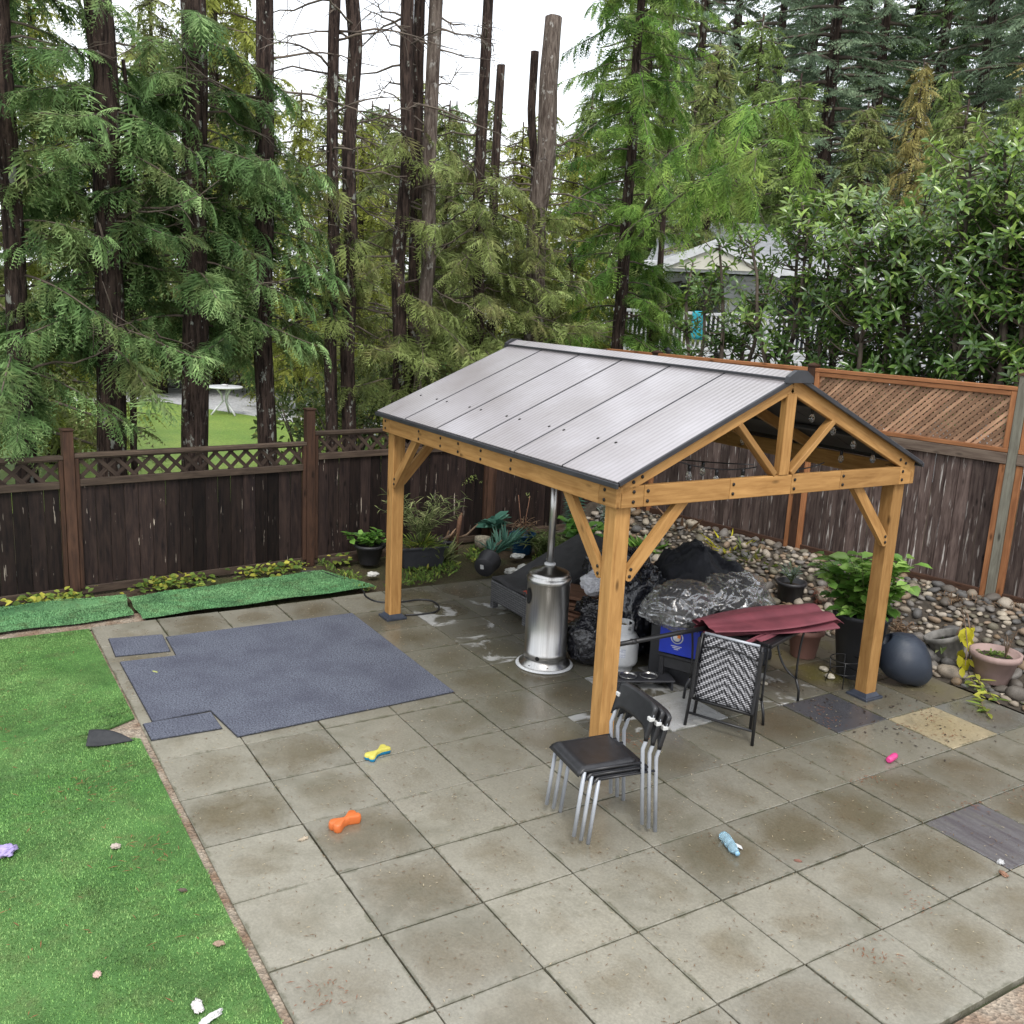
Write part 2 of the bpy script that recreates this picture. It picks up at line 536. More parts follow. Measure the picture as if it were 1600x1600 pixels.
# ================================================================== BACK FENCE (dark stained boards, lattice top)
def clip_line(p, d, x0, x1, z0, z1):
    t0, t1 = -1e9, 1e9
    for q, e, a, b in ((p[0], d[0], x0, x1), (p[1], d[1], z0, z1)):
        if abs(e) < 1e-9:
            if q < a or q > b: return None
            continue
        u, v = (a - q) / e, (b - q) / e
        if u > v: u, v = v, u
        t0 = max(t0, u); t1 = min(t1, v)
    return (t0, t1) if t1 - t0 > 0.03 else None
def lattice(parent, P, s0, s1, z0, z1, w, pitch, th, off, m, nrm, frontdir):
    """crossed slats between s0..s1 along the fence; P(s, off, z) gives the point"""
    k = 0
    for layer, sg in ((0, frontdir), (1, -frontdir)):
        t = s0 - (z1 - z0)
        while t < s1 + (z1 - z0):
            d = (0.7071, 0.7071 * sg)
            c = clip_line((t, (z0 + z1) / 2), d, s0, s1, z0, z1)
            if c:
                a = (t + d[0] * c[0], (z0 + z1) / 2 + d[1] * c[0]); b = (t + d[0] * c[1], (z0 + z1) / 2 + d[1] * c[1])
                oo = off + (th * 0.55 if layer == 0 else -th * 0.55)
                bar('lattice_slat', P(a[0], oo, a[1]), P(b[0], oo, b[1]), th, w, m, parent, up=nrm.cross(P(b[0], oo, b[1]) - P(a[0], oo, a[1])), plain=True)
            t += pitch
rf = random.Random(21)
BD = Vector((-0.10236, 0.99475, 0)); BN = Vector((0.99475, 0.10236, 0))   # along the back fence, and its face towards the patio
BO = Vector((-4.855, -1.2, 0))
def PB(s, off, z): return BO + BD * s + BN * off + Vector((0, 0, z))
bf = thing('wooden_fence', 'dark brown stained board fence with lattice top behind the green turf', 'fence', PB(1.5, 0, 0))
b_posts = [(-2.72, 1.72), (0.0, 1.74), (2.72, 1.88), (5.44, 1.86), (7.5, 1.86)]
for s, zt in b_posts:
    po = bar('fence_post', PB(s, 0, -0.05), PB(s, 0, zt), 0.105, 0.105, M['fence_post'], bf, up=BN)
    mbp = MB(); mbp.cbox((0, 0, 0), (0.125, 0.125, 0.022), 0.006)
    part('post_cap', mbp, M['fence_post'], bf, PB(s, 0, zt + 0.012), (0, 0, 0.1), True)
tops = [1.485, 1.50, 1.62, 1.62]
for k in range(4):
    s0 = b_posts[k][0] + 0.056; s1 = b_posts[k + 1][0] - 0.056
    zt = tops[k]; zl = zt - 0.335
    n = max(3, round((s1 - s0 - 0.09) / 0.152)); w = (s1 - s0 - 0.09) / n
    for i in range(n):
        c = s0 + 0.045 + (i + 0.5) * w
        bar('plank', PB(c, rf.uniform(-.006, .006), 0.06 + rf.uniform(-.015, .015)), PB(c, rf.uniform(-.006, .006), zl - 0.005), 0.018, w - 0.004, M['fence_dark'], bf, up=BD, ch=0.003)
    for e in (s0 + 0.022, s1 - 0.022):
        bar('trim_board', PB(e, 0.02, 0.04), PB(e, 0.02, zt - 0.045), 0.05, 0.042, M['fence_post'], bf, up=BD)
    bar('mid_rail', PB(s0 + .044, 0.018, zl + 0.03), PB(s1 - .044, 0.018, zl + 0.03), 0.062, 0.075, M['fence_rail'], bf)
    bar('top_rail', PB(s0, 0.0, zt - 0.02), PB(s1, 0.0, zt - 0.02), 0.10, 0.04, M['fence_rail'], bf)
    bar('lattice_rail', PB(s0 + .044, 0.02, zt - 0.049), PB(s1 - .044, 0.02, zt - 0.049), 0.03, 0.016, M['fence_rail'], bf)
    bar('bottom_rail', PB(s0, 0.0, 0.02), PB(s1, 0.0, 0.02), 0.05, 0.085, M['fence_rail'], bf)
    lattice(bf, PB, s0 + 0.03, s1 - 0.03, zl + 0.055, zt - 0.045, 0.040, 0.180, 0.009, 0.0, M['lattice_dark'], BN, -1)

# ================================================================== RIGHT FENCE (weathered boards, cedar lattice screen)
RA = math.radians(10.6)
RD = Vector((math.cos(RA), math.sin(RA), 0)); RN = Vector((math.sin(RA), -math.cos(RA), 0))
RO = Vector((-2.28, 6.9, 0))
def PR(s, off, z): return RO + RD * s + RN * off + Vector((0, 0, z))
rfn = thing('wooden_fence', 'weathered grey board fence with new orange cedar lattice screen above river stones', 'fence', PR(1.2, 0, 0.35))
r_posts = [(-3.42, 2.62), (-2.46, 2.66), (0.0, 2.68), (2.46, 2.78), (4.95, 2.78)]
for s, zt in r_posts:
    bar('fence_post', PR(s, 0, 0.1), PR(s, 0, zt), 0.10, 0.10, M['post_green' if s > 1 else 'fence_post'], rfn, up=RN)
    mbp = MB(); mbp.lathe([(0.085, 0), (0.085, 0.015), (0.05, 0.03), (0.0, 0.045)], 4, Matrix.Rotation(math.pi / 4, 4, 'Z'), False)
    part('post_cap', mbp, M['fence_post'], rfn, PR(s, 0, zt), (0, 0, RA), True)
for k in range(4):
    s0 = r_posts[k][0] + 0.052; s1 = r_posts[k + 1][0] - 0.052
    n = max(2, round((s1 - s0 - 0.14) / 0.142)); w = (s1 - s0 - 0.14) / n
    for i in range(n):
        c = s0 + 0.07 + (i + 0.5) * w
        bar('plank', PR(c, rf.uniform(-.008, .008), 0.36), PR(c, rf.uniform(-.008, .008), 1.87), 0.018, w - 0.005, M['fence_grey'], rfn, up=RD, ch=0.003)
    for e in (s0 + 0.034, s1 - 0.034):
        bar('trim_board', PR(e, 0.016, 0.34), PR(e, 0.016, 1.84), 0.045, 0.066, M['fence_orange'], rfn, up=RD)
    bar('bottom_rail', PR(s0 + .07, 0.022, 0.40), PR(s1 - .07, 0.022, 0.40), 0.04, 0.11, M['fence_post'], rfn)
    bar('mid_rail', PR(s0, 0.02, 1.905), PR(s1, 0.02, 1.905), 0.07, 0.115, M['fence_greyrail'], rfn)
    bar('lattice_rail', PR(s0, 0.01, 1.99), PR(s1, 0.01, 1.99), 0.085, 0.045, M['fence_orange'], rfn)
    bar('top_rail', PR(s0, 0.0, 2.64), PR(s1, 0.0, 2.64), 0.10, 0.042, M['fence_orange'], rfn)
    bar('lattice_rail', PR(s0 + .06, 0.012, 2.59), PR(s1 - .06, 0.012, 2.59), 0.06, 0.05, M['fence_orange'], rfn)
    for e in (s0 + 0.03, s1 - 0.03):
        bar('lattice_stile', PR(e, 0.012, 2.012), PR(e, 0.012, 2.618), 0.06, 0.058, M['fence_orange'], rfn, up=RD)
    lattice(rfn, PR, s0 + 0.05, s1 - 0.05, 2.0, 2.58, 0.036, 0.0735, 0.009, 0.0, M['lattice_orange'], RN, 1)

# ================================================================== GAZEBO
GX0, GX1, GY0, GY1 = -2.79, 0.80, 1.565, 4.50
GYM = (GY0 + GY1) / 2
gz = thing('gazebo', 'honey coloured timber gazebo with pale ribbed metal gable roof on patio', 'gazebo', ((GX0 + GX1) / 2, GYM, 0))
PW = 0.13
ZB0, ZB1 = 1.94, 2.09
bm_ = MB(); bm_.lathe([(0.013, 0), (0.013, 0.005), (0.006, 0.009), (0, 0.009)], 8)
bolt_me = bm_.mesh('bolt', M['bolt'])
def bolt(parent, p, n):
    link('bolt', bolt_me, parent, p, Vector(n).to_track_quat('Z', 'Y').to_euler(), True)
for px in (GX0, GX1):
    for py in (GY0, GY1):
        sx = 1 if px > -1 else -1; sy = 1 if py > 3 else -1
        po = bar('post', (px, py, 0.02), (px, py, ZB1 - .004), PW, PW, M['cedar_new'], gz, up=(0, 1, 0), ch=0.008)
        mb = MB(); a = 0.112
        mb.cbox((0, 0, 0.012), (2 * a, 2 * a, 0.024), 0.004)
        q = 0.092; r_ = 0.068
        mb.add([(-q, -q, .022), (q, -q, .022), (q, q, .022), (-q, q, .022), (-r_, -r_, .055), (r_, -r_, .055), (r_, r_, .055), (-r_, r_, .055)],
               [(0, 1, 5, 4), (1, 2, 6, 5), (2, 3, 7, 6), (3, 0, 4, 7), (4, 5, 6, 7)])
        bp = part('base_plate', mb, M['plate'], po, (px, py, 0.0), None, True)
# beams
BT = 0.045
yb = {GY0: GY0 - PW / 2 - BT / 2, GY1: GY1 + PW / 2 + BT / 2}
xb = {GX0: GX0 - PW / 2 - BT / 2, GX1: GX1 + PW / 2 + BT / 2}
zc = (ZB0 + ZB1) / 2
for py in (GY0, GY1):
    n = -1 if py == GY0 else 1
    xs = [GX0 - PW / 2 - BT, GX0 + 0.06, -1.45, -0.2 + 0.62, GX1 + PW / 2 + BT - 0.20, GX1 + PW / 2 + BT]
    xs = [GX0 - PW / 2 - BT, GX0 + 0.05, -1.28, GX1 - 0.09, GX1 + PW / 2 + BT]
    for i in range(len(xs) - 1):
        b = bar('beam', (xs[i] + .0015, yb[py], zc), (xs[i + 1] - .0015, yb[py], zc), BT, ZB1 - ZB0, M['cedar_new'], gz)
        span = xs[i + 1] - xs[i]
        bx = [xs[i] + 0.07] if span < 0.35 else ([xs[i] + span * 0.45, xs[i] + span * 0.75, xs[i + 1] - 0.035] if i == 1 else [xs[i] + span * .18, xs[i] + span * 0.42])
        for x in bx:
            for dz in (-.035, .035): bolt(b, (x, yb[py] + n * (BT / 2 + .0005), zc + dz), (0, n, 0))
for px in (GX0, GX1):
    n = -1 if px == GX0 else 1
    ys = [GY0 - PW / 2 + .002, GY0 + 0.13, GY0 + 0.93, GYM + 0.10, GY0 + 2.12, GY1 - 0.08, GY1 + PW / 2 - .002]
    for i in range(len(ys) - 1):
        b = bar('beam', (xb[px], ys[i] + .0015, zc), (xb[px], ys[i + 1] - .0015, zc), BT, ZB1 - ZB0, M['cedar_new'], gz)
        yy = [ys[i] + 0.10, ] if i == 0 else [ys[i] + 0.03]
        if i == 4: yy = [ys[i] - 0.03 + .06]
        for y in yy:
            for dz in (-.035, .035): bolt(b, (xb[px] + n * (BT / 2 + .0005), y, zc + dz), (n, 0, 0))
# knee braces
for px in (GX0, GX1):
    for py in (GY0, GY1):
        sx = 1 if px == GX0 else -1; sy = 1 if py == GY0 else -1
        oy = py - sy * (PW / 2 - 0.0225) * 0
        for dx, dy in ((sx, 0), (0, sy)):
            # seen face flush with the outer face of the post
            off = Vector((0, -sy * (PW / 2 - 0.024), 0)) if dx else Vector((-sx * (PW / 2 - 0.024), 0, 0))
            a = Vector((px, py, 1.43)) + off + Vector((dx, dy, 0)) * (PW / 2 + 0.005)
            e = Vector((px, py, 1.93)) + off + Vector((dx, dy, 0)) * (PW / 2 + 0.42)
            dirv = Vector((dx, dy, 0)); up = Vector((0, 0, 1))
            side = dirv.cross(up)
            def q2(u, z): return (u, z)
            h = 0.045
            u0, u1 = 0.0, 0.42
            z0, z1 = 1.40, ZB0
            poly = [(0.001, z0 + 0.01), (0.02, z0), (0.045, z0 + 0.0), (u1 + 0.105, z1 - .001), (u1 - 0.01, z1 - .001), (0.001, z0 + 0.085)]
            Rm = Matrix((dirv, up, side)).transposed().to_4x4()
            mb = MB(); mb.prism(poly, -0.0225, 0.0225)
            # re-axis so that the grain (local X) follows the brace
            base = Vector((px, py, 0)) + off + dirv * (PW / 2)
            ang = math.atan2(z1 - z0, u1)
            Q = Matrix.Rotation(-ang, 4, 'Z')
            ctr = Vector((u1 / 2 + .03, (z0 + z1) / 2, 0))
            mb.v = [tuple(Q @ (Vector(v) - ctr)) for v in mb.v]
            Wm = Matrix.Translation(base) @ Rm @ Matrix.Translation(ctr) @ Q.inverted()
            br = link('brace', mb.mesh('brace', M['cedar_new']), gz, Wm.translation, Wm.to_3x3(), True)
            nn = (off.normalized() if off.length else side)
            for du, dz in ((0.028, 0.035), (0.035, 0.095 - .01)):
                bolt(br, base + dirv * du + up * (z0 + dz) + nn * 0.0235, nn)
# roof geometry
RX0, RX1 = -2.985, 0.95
EY = 1.60; EZ, RZ = 2.125, 2.835
slope = math.atan2(RZ - EZ, EY)
SLs, SLc = math.sin(slope), math.cos(slope)
# gable trusses
for px in (GX0, GX1):
    x = xb[px] - 0.0
    for sg in (-1, 1):
        a = Vector((x, GYM + sg * (EY - 0.05), EZ - 0.045)); b = Vector((x, GYM + sg * 0.002, RZ - 0.068))
        a = b + (a - b).normalized() * ((a - b).length)
        rafter = bar('rafter', a, b, BT, 0.115, M['cedar_new'], gz)
        n = 1 if px == GX1 else -1
        d = (b - a).normalized()
        for t in (0.12, 0.20): bolt(rafter, a + d * t + Vector((n * (BT / 2 + .0005), 0, -0.01)), (n, 0, 0))
        s1 = Vector((x - n * 0.01, GYM + sg * 0.085, ZB1 + .01)); s2 = Vector((x - n * 0.01, GYM + sg * 0.50, EZ + (EY - 0.50) * math.tan(slope) - 0.125))
        bar('strut', s1, s2, BT, 0.075, M['cedar_new'], gz, up=(1, 0, 0))
    bar('king_post', (x - n * .003, GYM, ZB1 + .002), (x - n * .003, GYM, RZ - 0.13), BT + .02, 0.10, M['cedar_new'], gz, up=(0, 1, 0))
# inner rafters and ridge beam
M['cedar_dark'] = wood('roof_timber_dark', (0.10, 0.055, 0.03), (0.06, 0.032, 0.02), 0.6)
bar('ridge_beam', (GX0, GYM, RZ - 0.11), (GX1, GYM, RZ - 0.11), 0.05, 0.11, M['cedar_new'], gz)
for i in range(1, 4):
    x = GX0 + (GX1 - GX0) * i / 4
    for sg in (-1, 1):
        bar('rafter', (x, GYM + sg * (EY - 0.12), EZ - 0.02), (x, GYM + sg * 0.03, RZ - 0.085), 0.045, 0.09, M['cedar_new'], gz)
for sg in (-1, 1):
    for u in (0.33, 0.68):
        y = GYM + sg * EY * (1 - u); z = EZ + (RZ - EZ) * u - 0.035
        bar('purlin', (RX0 + .06, y, z), (RX1 - .06, y, z), 0.06, 0.035, M['roof_under'], gz, up=(0, -sg * -SLs, SLc))
# roof panels
pwid = (RX1 - RX0) / 6
Lsl = EY / SLc - 0.02
for sg in (-1, 1):
    for i in range(6):
        x0 = RX0 + i * pwid + 0.004; x1 = RX0 + (i + 1) * pwid - 0.004
        mb = MB(); mb.cbox((0, 0, 0), (x1 - x0, Lsl, 0.012), 0.002)
        cy = GYM + sg * (EY * 0.5 + .01); cz = (EZ + RZ) / 2
        R = Matrix.Rotation(-sg * slope, 3, 'X')
        mb2 = MB(); mb2.box((0, 0, -0.0085), (x1 - x0 - .004, Lsl - .004, 0.004))
        pnl = link('roof_panel', mb.mesh('roof_panel', M['roof']), gz, ((x0 + x1) / 2, cy, cz), R, True)
        link('panel_underside', mb2.mesh('panel_underside', M['roof_under']), pnl, ((x0 + x1) / 2, cy, cz), R, True)
        # screws beside the seams
        for xx in ([x0 + .11] if i == 5 else [x1 - 0.10] if i == 0 else [x0 + 0.10, x1 - 0.10]) if i else [x0 + .2, x1 - 0.1]:
            u = 0.24
            p = Vector((xx, GYM + sg * EY * (1 - u), EZ + (RZ - EZ) * u)) + Vector((0, sg * SLs, SLc)) * 0.0075
            link('screw', bolt_me, pnl, p, Vector((0, sg * SLs, SLc)).to_track_quat('Z', 'Y').to_euler(), True)
    for i in range(7):
        x = RX0 + i * pwid
        nrm = Vector((0, sg * SLs, SLc))
        a = Vector((x, GYM + sg * EY, EZ)) + nrm * 0.008; b = Vector((x, GYM + sg * 0.03, RZ - 0.012)) + nrm * 0.008
        edge = i in (0, 6)
        w_, h_ = (0.022, 0.034) if edge else (0.016, 0.014)
        if edge: a = a - nrm * 0.016; b = b - nrm * 0.016
        bar('roof_seam' if not edge else 'gable_trim', a, b, w_, h_, M['dark_trim'], gz, up=nrm)
    bar('eave_trim', (RX0 - .011, GYM + sg * (EY + 0.012), EZ - 0.02), (RX1 + .011, GYM + sg * (EY + 0.012), EZ - 0.02), 0.02, 0.036, M['dark_trim'], gz, up=(0, 0, 1))
# ridge cap: two pale strips with a dark lower edge, and dark end caps
for sg in (-1, 1):
    R = Matrix.Rotation(-sg * slope, 3, 'X')
    mb = MB(); mb.cbox((0, 0, 0), (RX1 - RX0 + .02, 0.115, 0.008), 0.002)
    link('ridge_cap', mb.mesh('ridge_cap', M['roof']), gz, ((RX0 + RX1) / 2, GYM + sg * 0.055 * SLc, RZ + 0.03 - 0.055 * SLs), R, True)
    bar('ridge_edge', (RX0 - .01, GYM + sg * 0.118, RZ - 0.02), (RX1 + .01, GYM + sg * 0.118, RZ - 0.02), 0.012, 0.022, M['dark_trim'], gz, up=(0, 0, 1))
for px, n in ((RX0 - .012, -1), (RX1 + .012, 1)):
    mb = MB()
    mb.prism([(-0.135, -0.045), (-0.125, 0.0), (-0.05, 0.045), (0.05, 0.045), (0.125, 0.0), (0.135, -0.045)], -0.02, 0.02)
    Rm = Matrix(((0, 0, 1), (1, 0, 0), (0, 1, 0)))
    link('ridge_end_cap', mb.mesh('ridge_end_cap', M['dark_trim']), gz, (px, GYM, RZ + 0.0), Rm, True)
# ================================================================== TURF, RUGS, ROCK BANK, NEIGHBOUR'S LAWN
def turf_mat(name, a, b, pile):
    t = NT(name)
    geo = t.N('ShaderNodeNewGeometry').outputs['Position']
    n1 = t.noise(geo, 1.1, 5, 0.6); n2 = t.noise(geo, 130, 3, 0.7); n3 = t.noise(geo, 5.5, 5, 0.65)
    c = t.mix(t.rng(n1, 0.36, 0.64), a, b)
    c = t.mix(t.rng(n3, 0.52, 0.72, 0, 0.55), c, (0.115, 0.135, 0.055))
    c = t.val(c, t.rng(t.noise(geo, 2.6, 5, 0.6), 0.3, 0.7, 0.72, 1.22))
    if pile:
        ri = t.N('ShaderNodeNewGeometry').outputs['Random Per Island']
        c = t.val(c, t.rng(ri, 0, 1, 0.68, 1.35))
        mpx = t.N('ShaderNodeMapping'); mpx.inputs['Scale'].default_value = (1.5, 0.35, 1); mpx.inputs['Rotation'].default_value = (0, 0, 0.15); t.L(geo, mpx.inputs['Vector'])
        rdg = t.math('ABSOLUTE', t.math('SUBTRACT', t.noise(mpx.outputs['Vector'], 1.0, 3, 0.6), 0.5))
        c = t.mix(t.rng(rdg, 0.0, 0.014, 0.55, 0.0), c, (0.030, 0.060, 0.035))  # turf wrinkles: crease shade painted in as thin dark lines
    else:
        c = t.val(c, t.rng(n2, 0.3, 0.7, 0.6, 1.3))
        t.bump(n2, 0.7, 0.01)
    t.base(c); t.rough(0.55)
    t.b.inputs['Specular IOR Level'].default_value = 0.12
    return t.m
M['turf_base'] = turf_mat('turf_backing', (0.070, 0.165, 0.045), (0.100, 0.205, 0.060), False)
M['turf_pile'] = turf_mat('turf_pile', (0.130, 0.275, 0.070), (0.215, 0.350, 0.120), True)
M['turf_flat'] = turf_mat('turf_flat_mat', (0.062, 0.160, 0.070), (0.105, 0.225, 0.100), False)
M['turf_flat_pile'] = turf_mat('turf_flat_pile', (0.105, 0.265, 0.110), (0.190, 0.370, 0.165), True)
M['turf_dark'] = simple('turf_back_side', (0.018, 0.019, 0.022), (0.03, 0.031, 0.034), 18, 0.75, bump=0.4)
def pile(poly_fn, x0, x1, y0, y1, n, m, hgt=0.010, seed=1):
    r = np.random.default_rng(seed)
    P = np.stack([r.uniform(x0, x1, n), r.uniform(y0, y1, n)], 1)
    P = P[poly_fn(P[:, 0], P[:, 1])]
    n = len(P)
    h = hgt * r.uniform(0.55, 1.3, n); az = r.uniform(0, 2 * np.pi, n); ln = r.uniform(0.2, 1.1, n) * h; w = 0.0034
    c, s = np.cos(az), np.sin(az)
    z0 = 0.004 * np.sin(P[:, 0] * 2.2 + 1) * np.sin(P[:, 1] * 1.7)
    V = np.zeros((n, 3, 3))
    V[:, 0] = np.stack([P[:, 0] - s * w, P[:, 1] + c * w, z0], 1)
    V[:, 1] = np.stack([P[:, 0] + s * w, P[:, 1] - c * w, z0], 1)
    V[:, 2] = np.stack([P[:, 0] + c * ln, P[:, 1] + s * ln, z0 + h], 1)
    return npmesh('pile', V.reshape(-1, 3), np.arange(3 * n).reshape(-1, 3), m)
def sheet(poly, z, th, m, name, parent, loc):
    mb = MB(); mb.prism([(x - loc[0], y - loc[1]) for x, y in poly], z - th, z)
    return part(name, mb, m, parent)
TY = -1.265
# strip nearer the house, its corner by the patio turned over
t1 = thing('turf_strip', 'bright green artificial turf strip with a turned up corner beside the patio', 'turf', (1.2, -2.6, 0))
sheet([(-1.03, TY), (6, TY), (6, -6.5), (-1.26, -6.5), (-1.26, -1.68)], 0.0, 0.012, M['turf_base'], 'backing', t1, (1.2, -2.6))
pl = link('pile', pile(lambda x, y: (y < TY + 0.008 * np.sin(x * 9)) & (x > -1.25) & (x > -1.03 - (TY - y) * 0.61), -1.26, 3.6, -5.6, TY + .01, 190000, M['turf_pile'], seed=3), t1, None, None, True)
tag(pl, kind='stuff')
mb = MB()
fA = Vector(gp(209, 1157, 0.012)); fB = Vector(gp(139, 1141, 0.055)); fC = Vector(gp(134, 1166, 0.03))
def flap(u, v):
    e = fB.lerp(fC, v)
    p = fA.lerp(e, u)
    p.z += 0.035 * math.sin(math.pi * u) * (1 - v) - 0.02 * math.sin(math.pi * u) * v * v + 0.004
    p.z = max(p.z, 0.016)
    return p
mb.grid(flap, 12, 8)
fo = part('folded_corner', mb, M['turf_dark'], t1, None, None, True)
fo.modifiers.new('thick', 'SOLIDIFY').thickness = 0.006
t2 = thing('turf_strip', 'bright green artificial turf strip reaching the corner of the patio', 'turf', (-2.4, -2.6, 0))
sheet([(-3.62, TY + .03), (-1.41, TY + .03), (-1.30, -1.44), (-1.26, -1.62), (-1.26, -6.5), (-3.7, -6.5)], 0.002, 0.014, M['turf_base'], 'backing', t2, (-2.4, -2.6))
pl = link('pile', pile(lambda x, y: (x < -1.255 + 0.006 * np.sin(y * 6)) & (x > -3.6 + 0.02 * np.sin(y * 4)) & (x < -1.41 + (-1.27 - y) * 0.66), -3.66, -1.23, -3.9, TY + .03, 80000, M['turf_pile'], 0.0095, 4), t2, None, None, True)
tag(pl, kind='stuff')
# two thin mats in front of the back fence
def mat_sheet(name, label, poly, bulge):
    c = Vector((sum(p[0] for p in poly) / 4, sum(p[1] for p in poly) / 4, 0))
    o = thing(name, label, 'turf', c)
    mb = MB()
    a, b, d, e = [Vector((*p, 0)) for p in poly]
    def fn(u, v):
        p = a.lerp(b, u).lerp(e.lerp(d, u), v)
        z = 0.012 + bulge(u, v)
        return p + Vector((0.012 * math.sin(u * 17), 0.012 * math.sin(v * 9), z)) - c
    mb.grid(fn, 40, 16)
    part('mat', mb, M['turf_flat'], o)
    rr = np.random.default_rng(len(label)); n = 34000
    U = rr.uniform(0, 1, (n, 2)); Pm = np.array([fn(u, v) for u, v in U]); az = rr.uniform(0, 6.28, n); h = rr.uniform(.004, .011, n); w = .0036
    c2, s2 = np.cos(az), np.sin(az); V = np.zeros((n, 3, 3))
    V[:, 0] = Pm + np.stack([-s2 * w, c2 * w, 0 * h], 1); V[:, 1] = Pm + np.stack([s2 * w, -c2 * w, 0 * h], 1); V[:, 2] = Pm + np.stack([c2 * h, s2 * h, h], 1)
    tag(link('pile', npmesh('pile', V.reshape(-1, 3), np.arange(3 * n).reshape(-1, 3), M['turf_flat_pile']), o), kind='stuff')
    return o
mat_sheet('turf_mat', 'flat dark green turf mat lying along the top edge of the patio', [(-4.44, -0.74), (-4.66, 1.50), (-3.80, 1.82), (-3.69, -0.74)], lambda u, v: 0.012 * math.sin(u * 9 + v * 3) ** 2)
mat_sheet('turf_mat', 'rumpled green turf mat with a raised fold beside the dark fence', [(-4.62, -3.4), (-4.50, -0.76), (-3.80, -0.80), (-3.72, -3.4)],
          lambda u, v: 0.012 * math.sin(u * 8) ** 2 + 0.075 * math.exp(-((v - 0.12 - 0.25 * (1 - u)) / 0.07) ** 2) * max(0, 1 - abs(u - 0.75) / 0.3))
verge('gravel_gap', [(-3.95, -4), (-3.62, -4), (-3.62, -0.9), (-3.7, -0.7), (-3.95, -0.7)], -0.012, M['chips'])
verge('gravel_gap', [(-1.55, -1.75), (-0.95, -1.75), (-0.95, -1.36), (-1.55, -1.36)], -0.0195, M['chips'])
verge('gravel_gap', [(-3.6, -1.36), (3.7, -1.36), (3.7, -1.215), (-3.6, -1.215)], -0.018, M['chips'])

# rugs
def rug_mat():
    t = NT('blue_grey_carpet')
    geo = t.N('ShaderNodeNewGeometry').outputs['Position']
    a = t.noise(geo, 75, 4, 0.75); b = t.noise(geo, 2.0, 4, 0.6)
    c = t.mix(t.rng(a, 0.32, 0.68), (0.022, 0.026, 0.038), (0.215, 0.230, 0.285))
    c = t.mix(t.rng(b, 0.42, 0.7, 0, 0.5), c, (0.055, 0.055, 0.080))
    t.base(c); t.rough(0.9); t.b.inputs['Specular IOR Level'].default_value = 0.1; t.bump(a, 0.9, 0.012)
    return t.m
M['rug'] = rug_mat()
def rug(name, label, poly, ctr):
    o = thing(name, label, 'rug', (*ctr, 0))
    mb = MB()
    mb.prism([(x - ctr[0], y - ctr[1]) for x, y in poly], 0.004, 0.014)
    part('carpet', mb, M['rug'], o)
    mb2 = MB(); mb2.prism([(x - ctr[0] + (.006 if x < ctr[0] else -.006) * -1, y - ctr[1] + (.006 if y < ctr[1] else -.006) * -1) for x, y in poly], 0.003, 0.007)
    part('rubber_edge', mb2, M['turf_dark'], o)
rug('rug', 'large blue grey carpet with notched edges laid on the pavers', [(-3.08, -0.64), (-3.05, 1.22), (-0.80, 1.22), (-0.74, -0.63), (-1.28, -0.69), (-1.26, -1.13), (-2.60, -1.13), (-2.56, -0.66)], (-1.9, 0.25))
rug('rug', 'small blue grey carpet piece laid by the turf at the far patio corner', [(-3.24, -1.12), (-3.16, -0.66), (-2.70, -0.69), (-2.76, -1.14)], (-2.96, -0.9))
rug('rug', 'small blue grey carpet piece poking out under the large rug near folded turf', [(-1.245, -1.20), (-1.24, -0.70), (-0.93, -0.70), (-0.95, -1.20)], (-1.09, -0.95))

# ---- rock bank along the right fence
def toe(x): return 5.62 + 0.03 * (x + 1)
def fenceY(x): return 6.9 + (x + 2.28) * math.tan(RA)
def bankz(x, y):
    a, b = toe(x), fenceY(x) - 0.05
    t = max(0, min(1.15, (y - a) / max(0.2, b - a)))
    return -0.03 + 0.40 * (t * t * (3 - 2 * t) if t < 1 else 1)
mb = MB()
def bk(u, v):
    x = -5.6 + u * 11.5
    y = toe(x) - 0.1 + v * (fenceY(x) + 1.6 - toe(x))
    return (x, y, bankz(x, y) + 0.01 * math.sin(x * 7) * math.cos(y * 9))
mb.grid(bk, 60, 24)
M['bank_soil'] = simple('bank_soil', (0.07, 0.055, 0.04), (0.035, 0.028, 0.02), 14, 0.9, bump=0.6, bscale=30, bd=0.02)
bank = tag(part('rock_bank', mb, M['bank_soil'], None), kind='structure')
def stone_mat(name, cols):
    t = NT(name)
    oi = t.N('ShaderNodeObjectInfo')
    ri = t.N('ShaderNodeNewGeometry').outputs['Random Per Island']
    rr = t.math('FRACT', t.math('ADD', t.math('MULTIPLY', oi.outputs['Random'], 1.0), ri))
    cr = t.N('ShaderNodeValToRGB'); cr.color_ramp.interpolation = 'CONSTANT'
    el = cr.color_ramp.elements
    while len(el) < len(cols): el.new(0.5)
    for i, c in enumerate(cols):
        el[i].position = i / len(cols); el[i].color = (*c, 1)
    t.L(rr, cr.inputs[0])
    v = t.coords('Object')
    n = t.noise(v, 14, 5, 0.65)
    c = t.val(cr.outputs[0], t.rng(n, 0.3, 0.7, 0.7, 1.25))
    t.base(c); t.rough(0.55); t.b.inputs['Specular IOR Level'].default_value = 0.3; t.bump(t.noise(v, 40, 4), 0.3, 0.004)
    return t.m
M['stone'] = stone_mat('river_stone', [(0.24, 0.20, 0.155), (0.34, 0.295, 0.24), (0.115, 0.10, 0.085), (0.25, 0.185, 0.13), (0.17, 0.155, 0.14), (0.37, 0.32, 0.25), (0.11, 0.105, 0.10), (0.19, 0.135, 0.085), (0.145, 0.13, 0.095)])
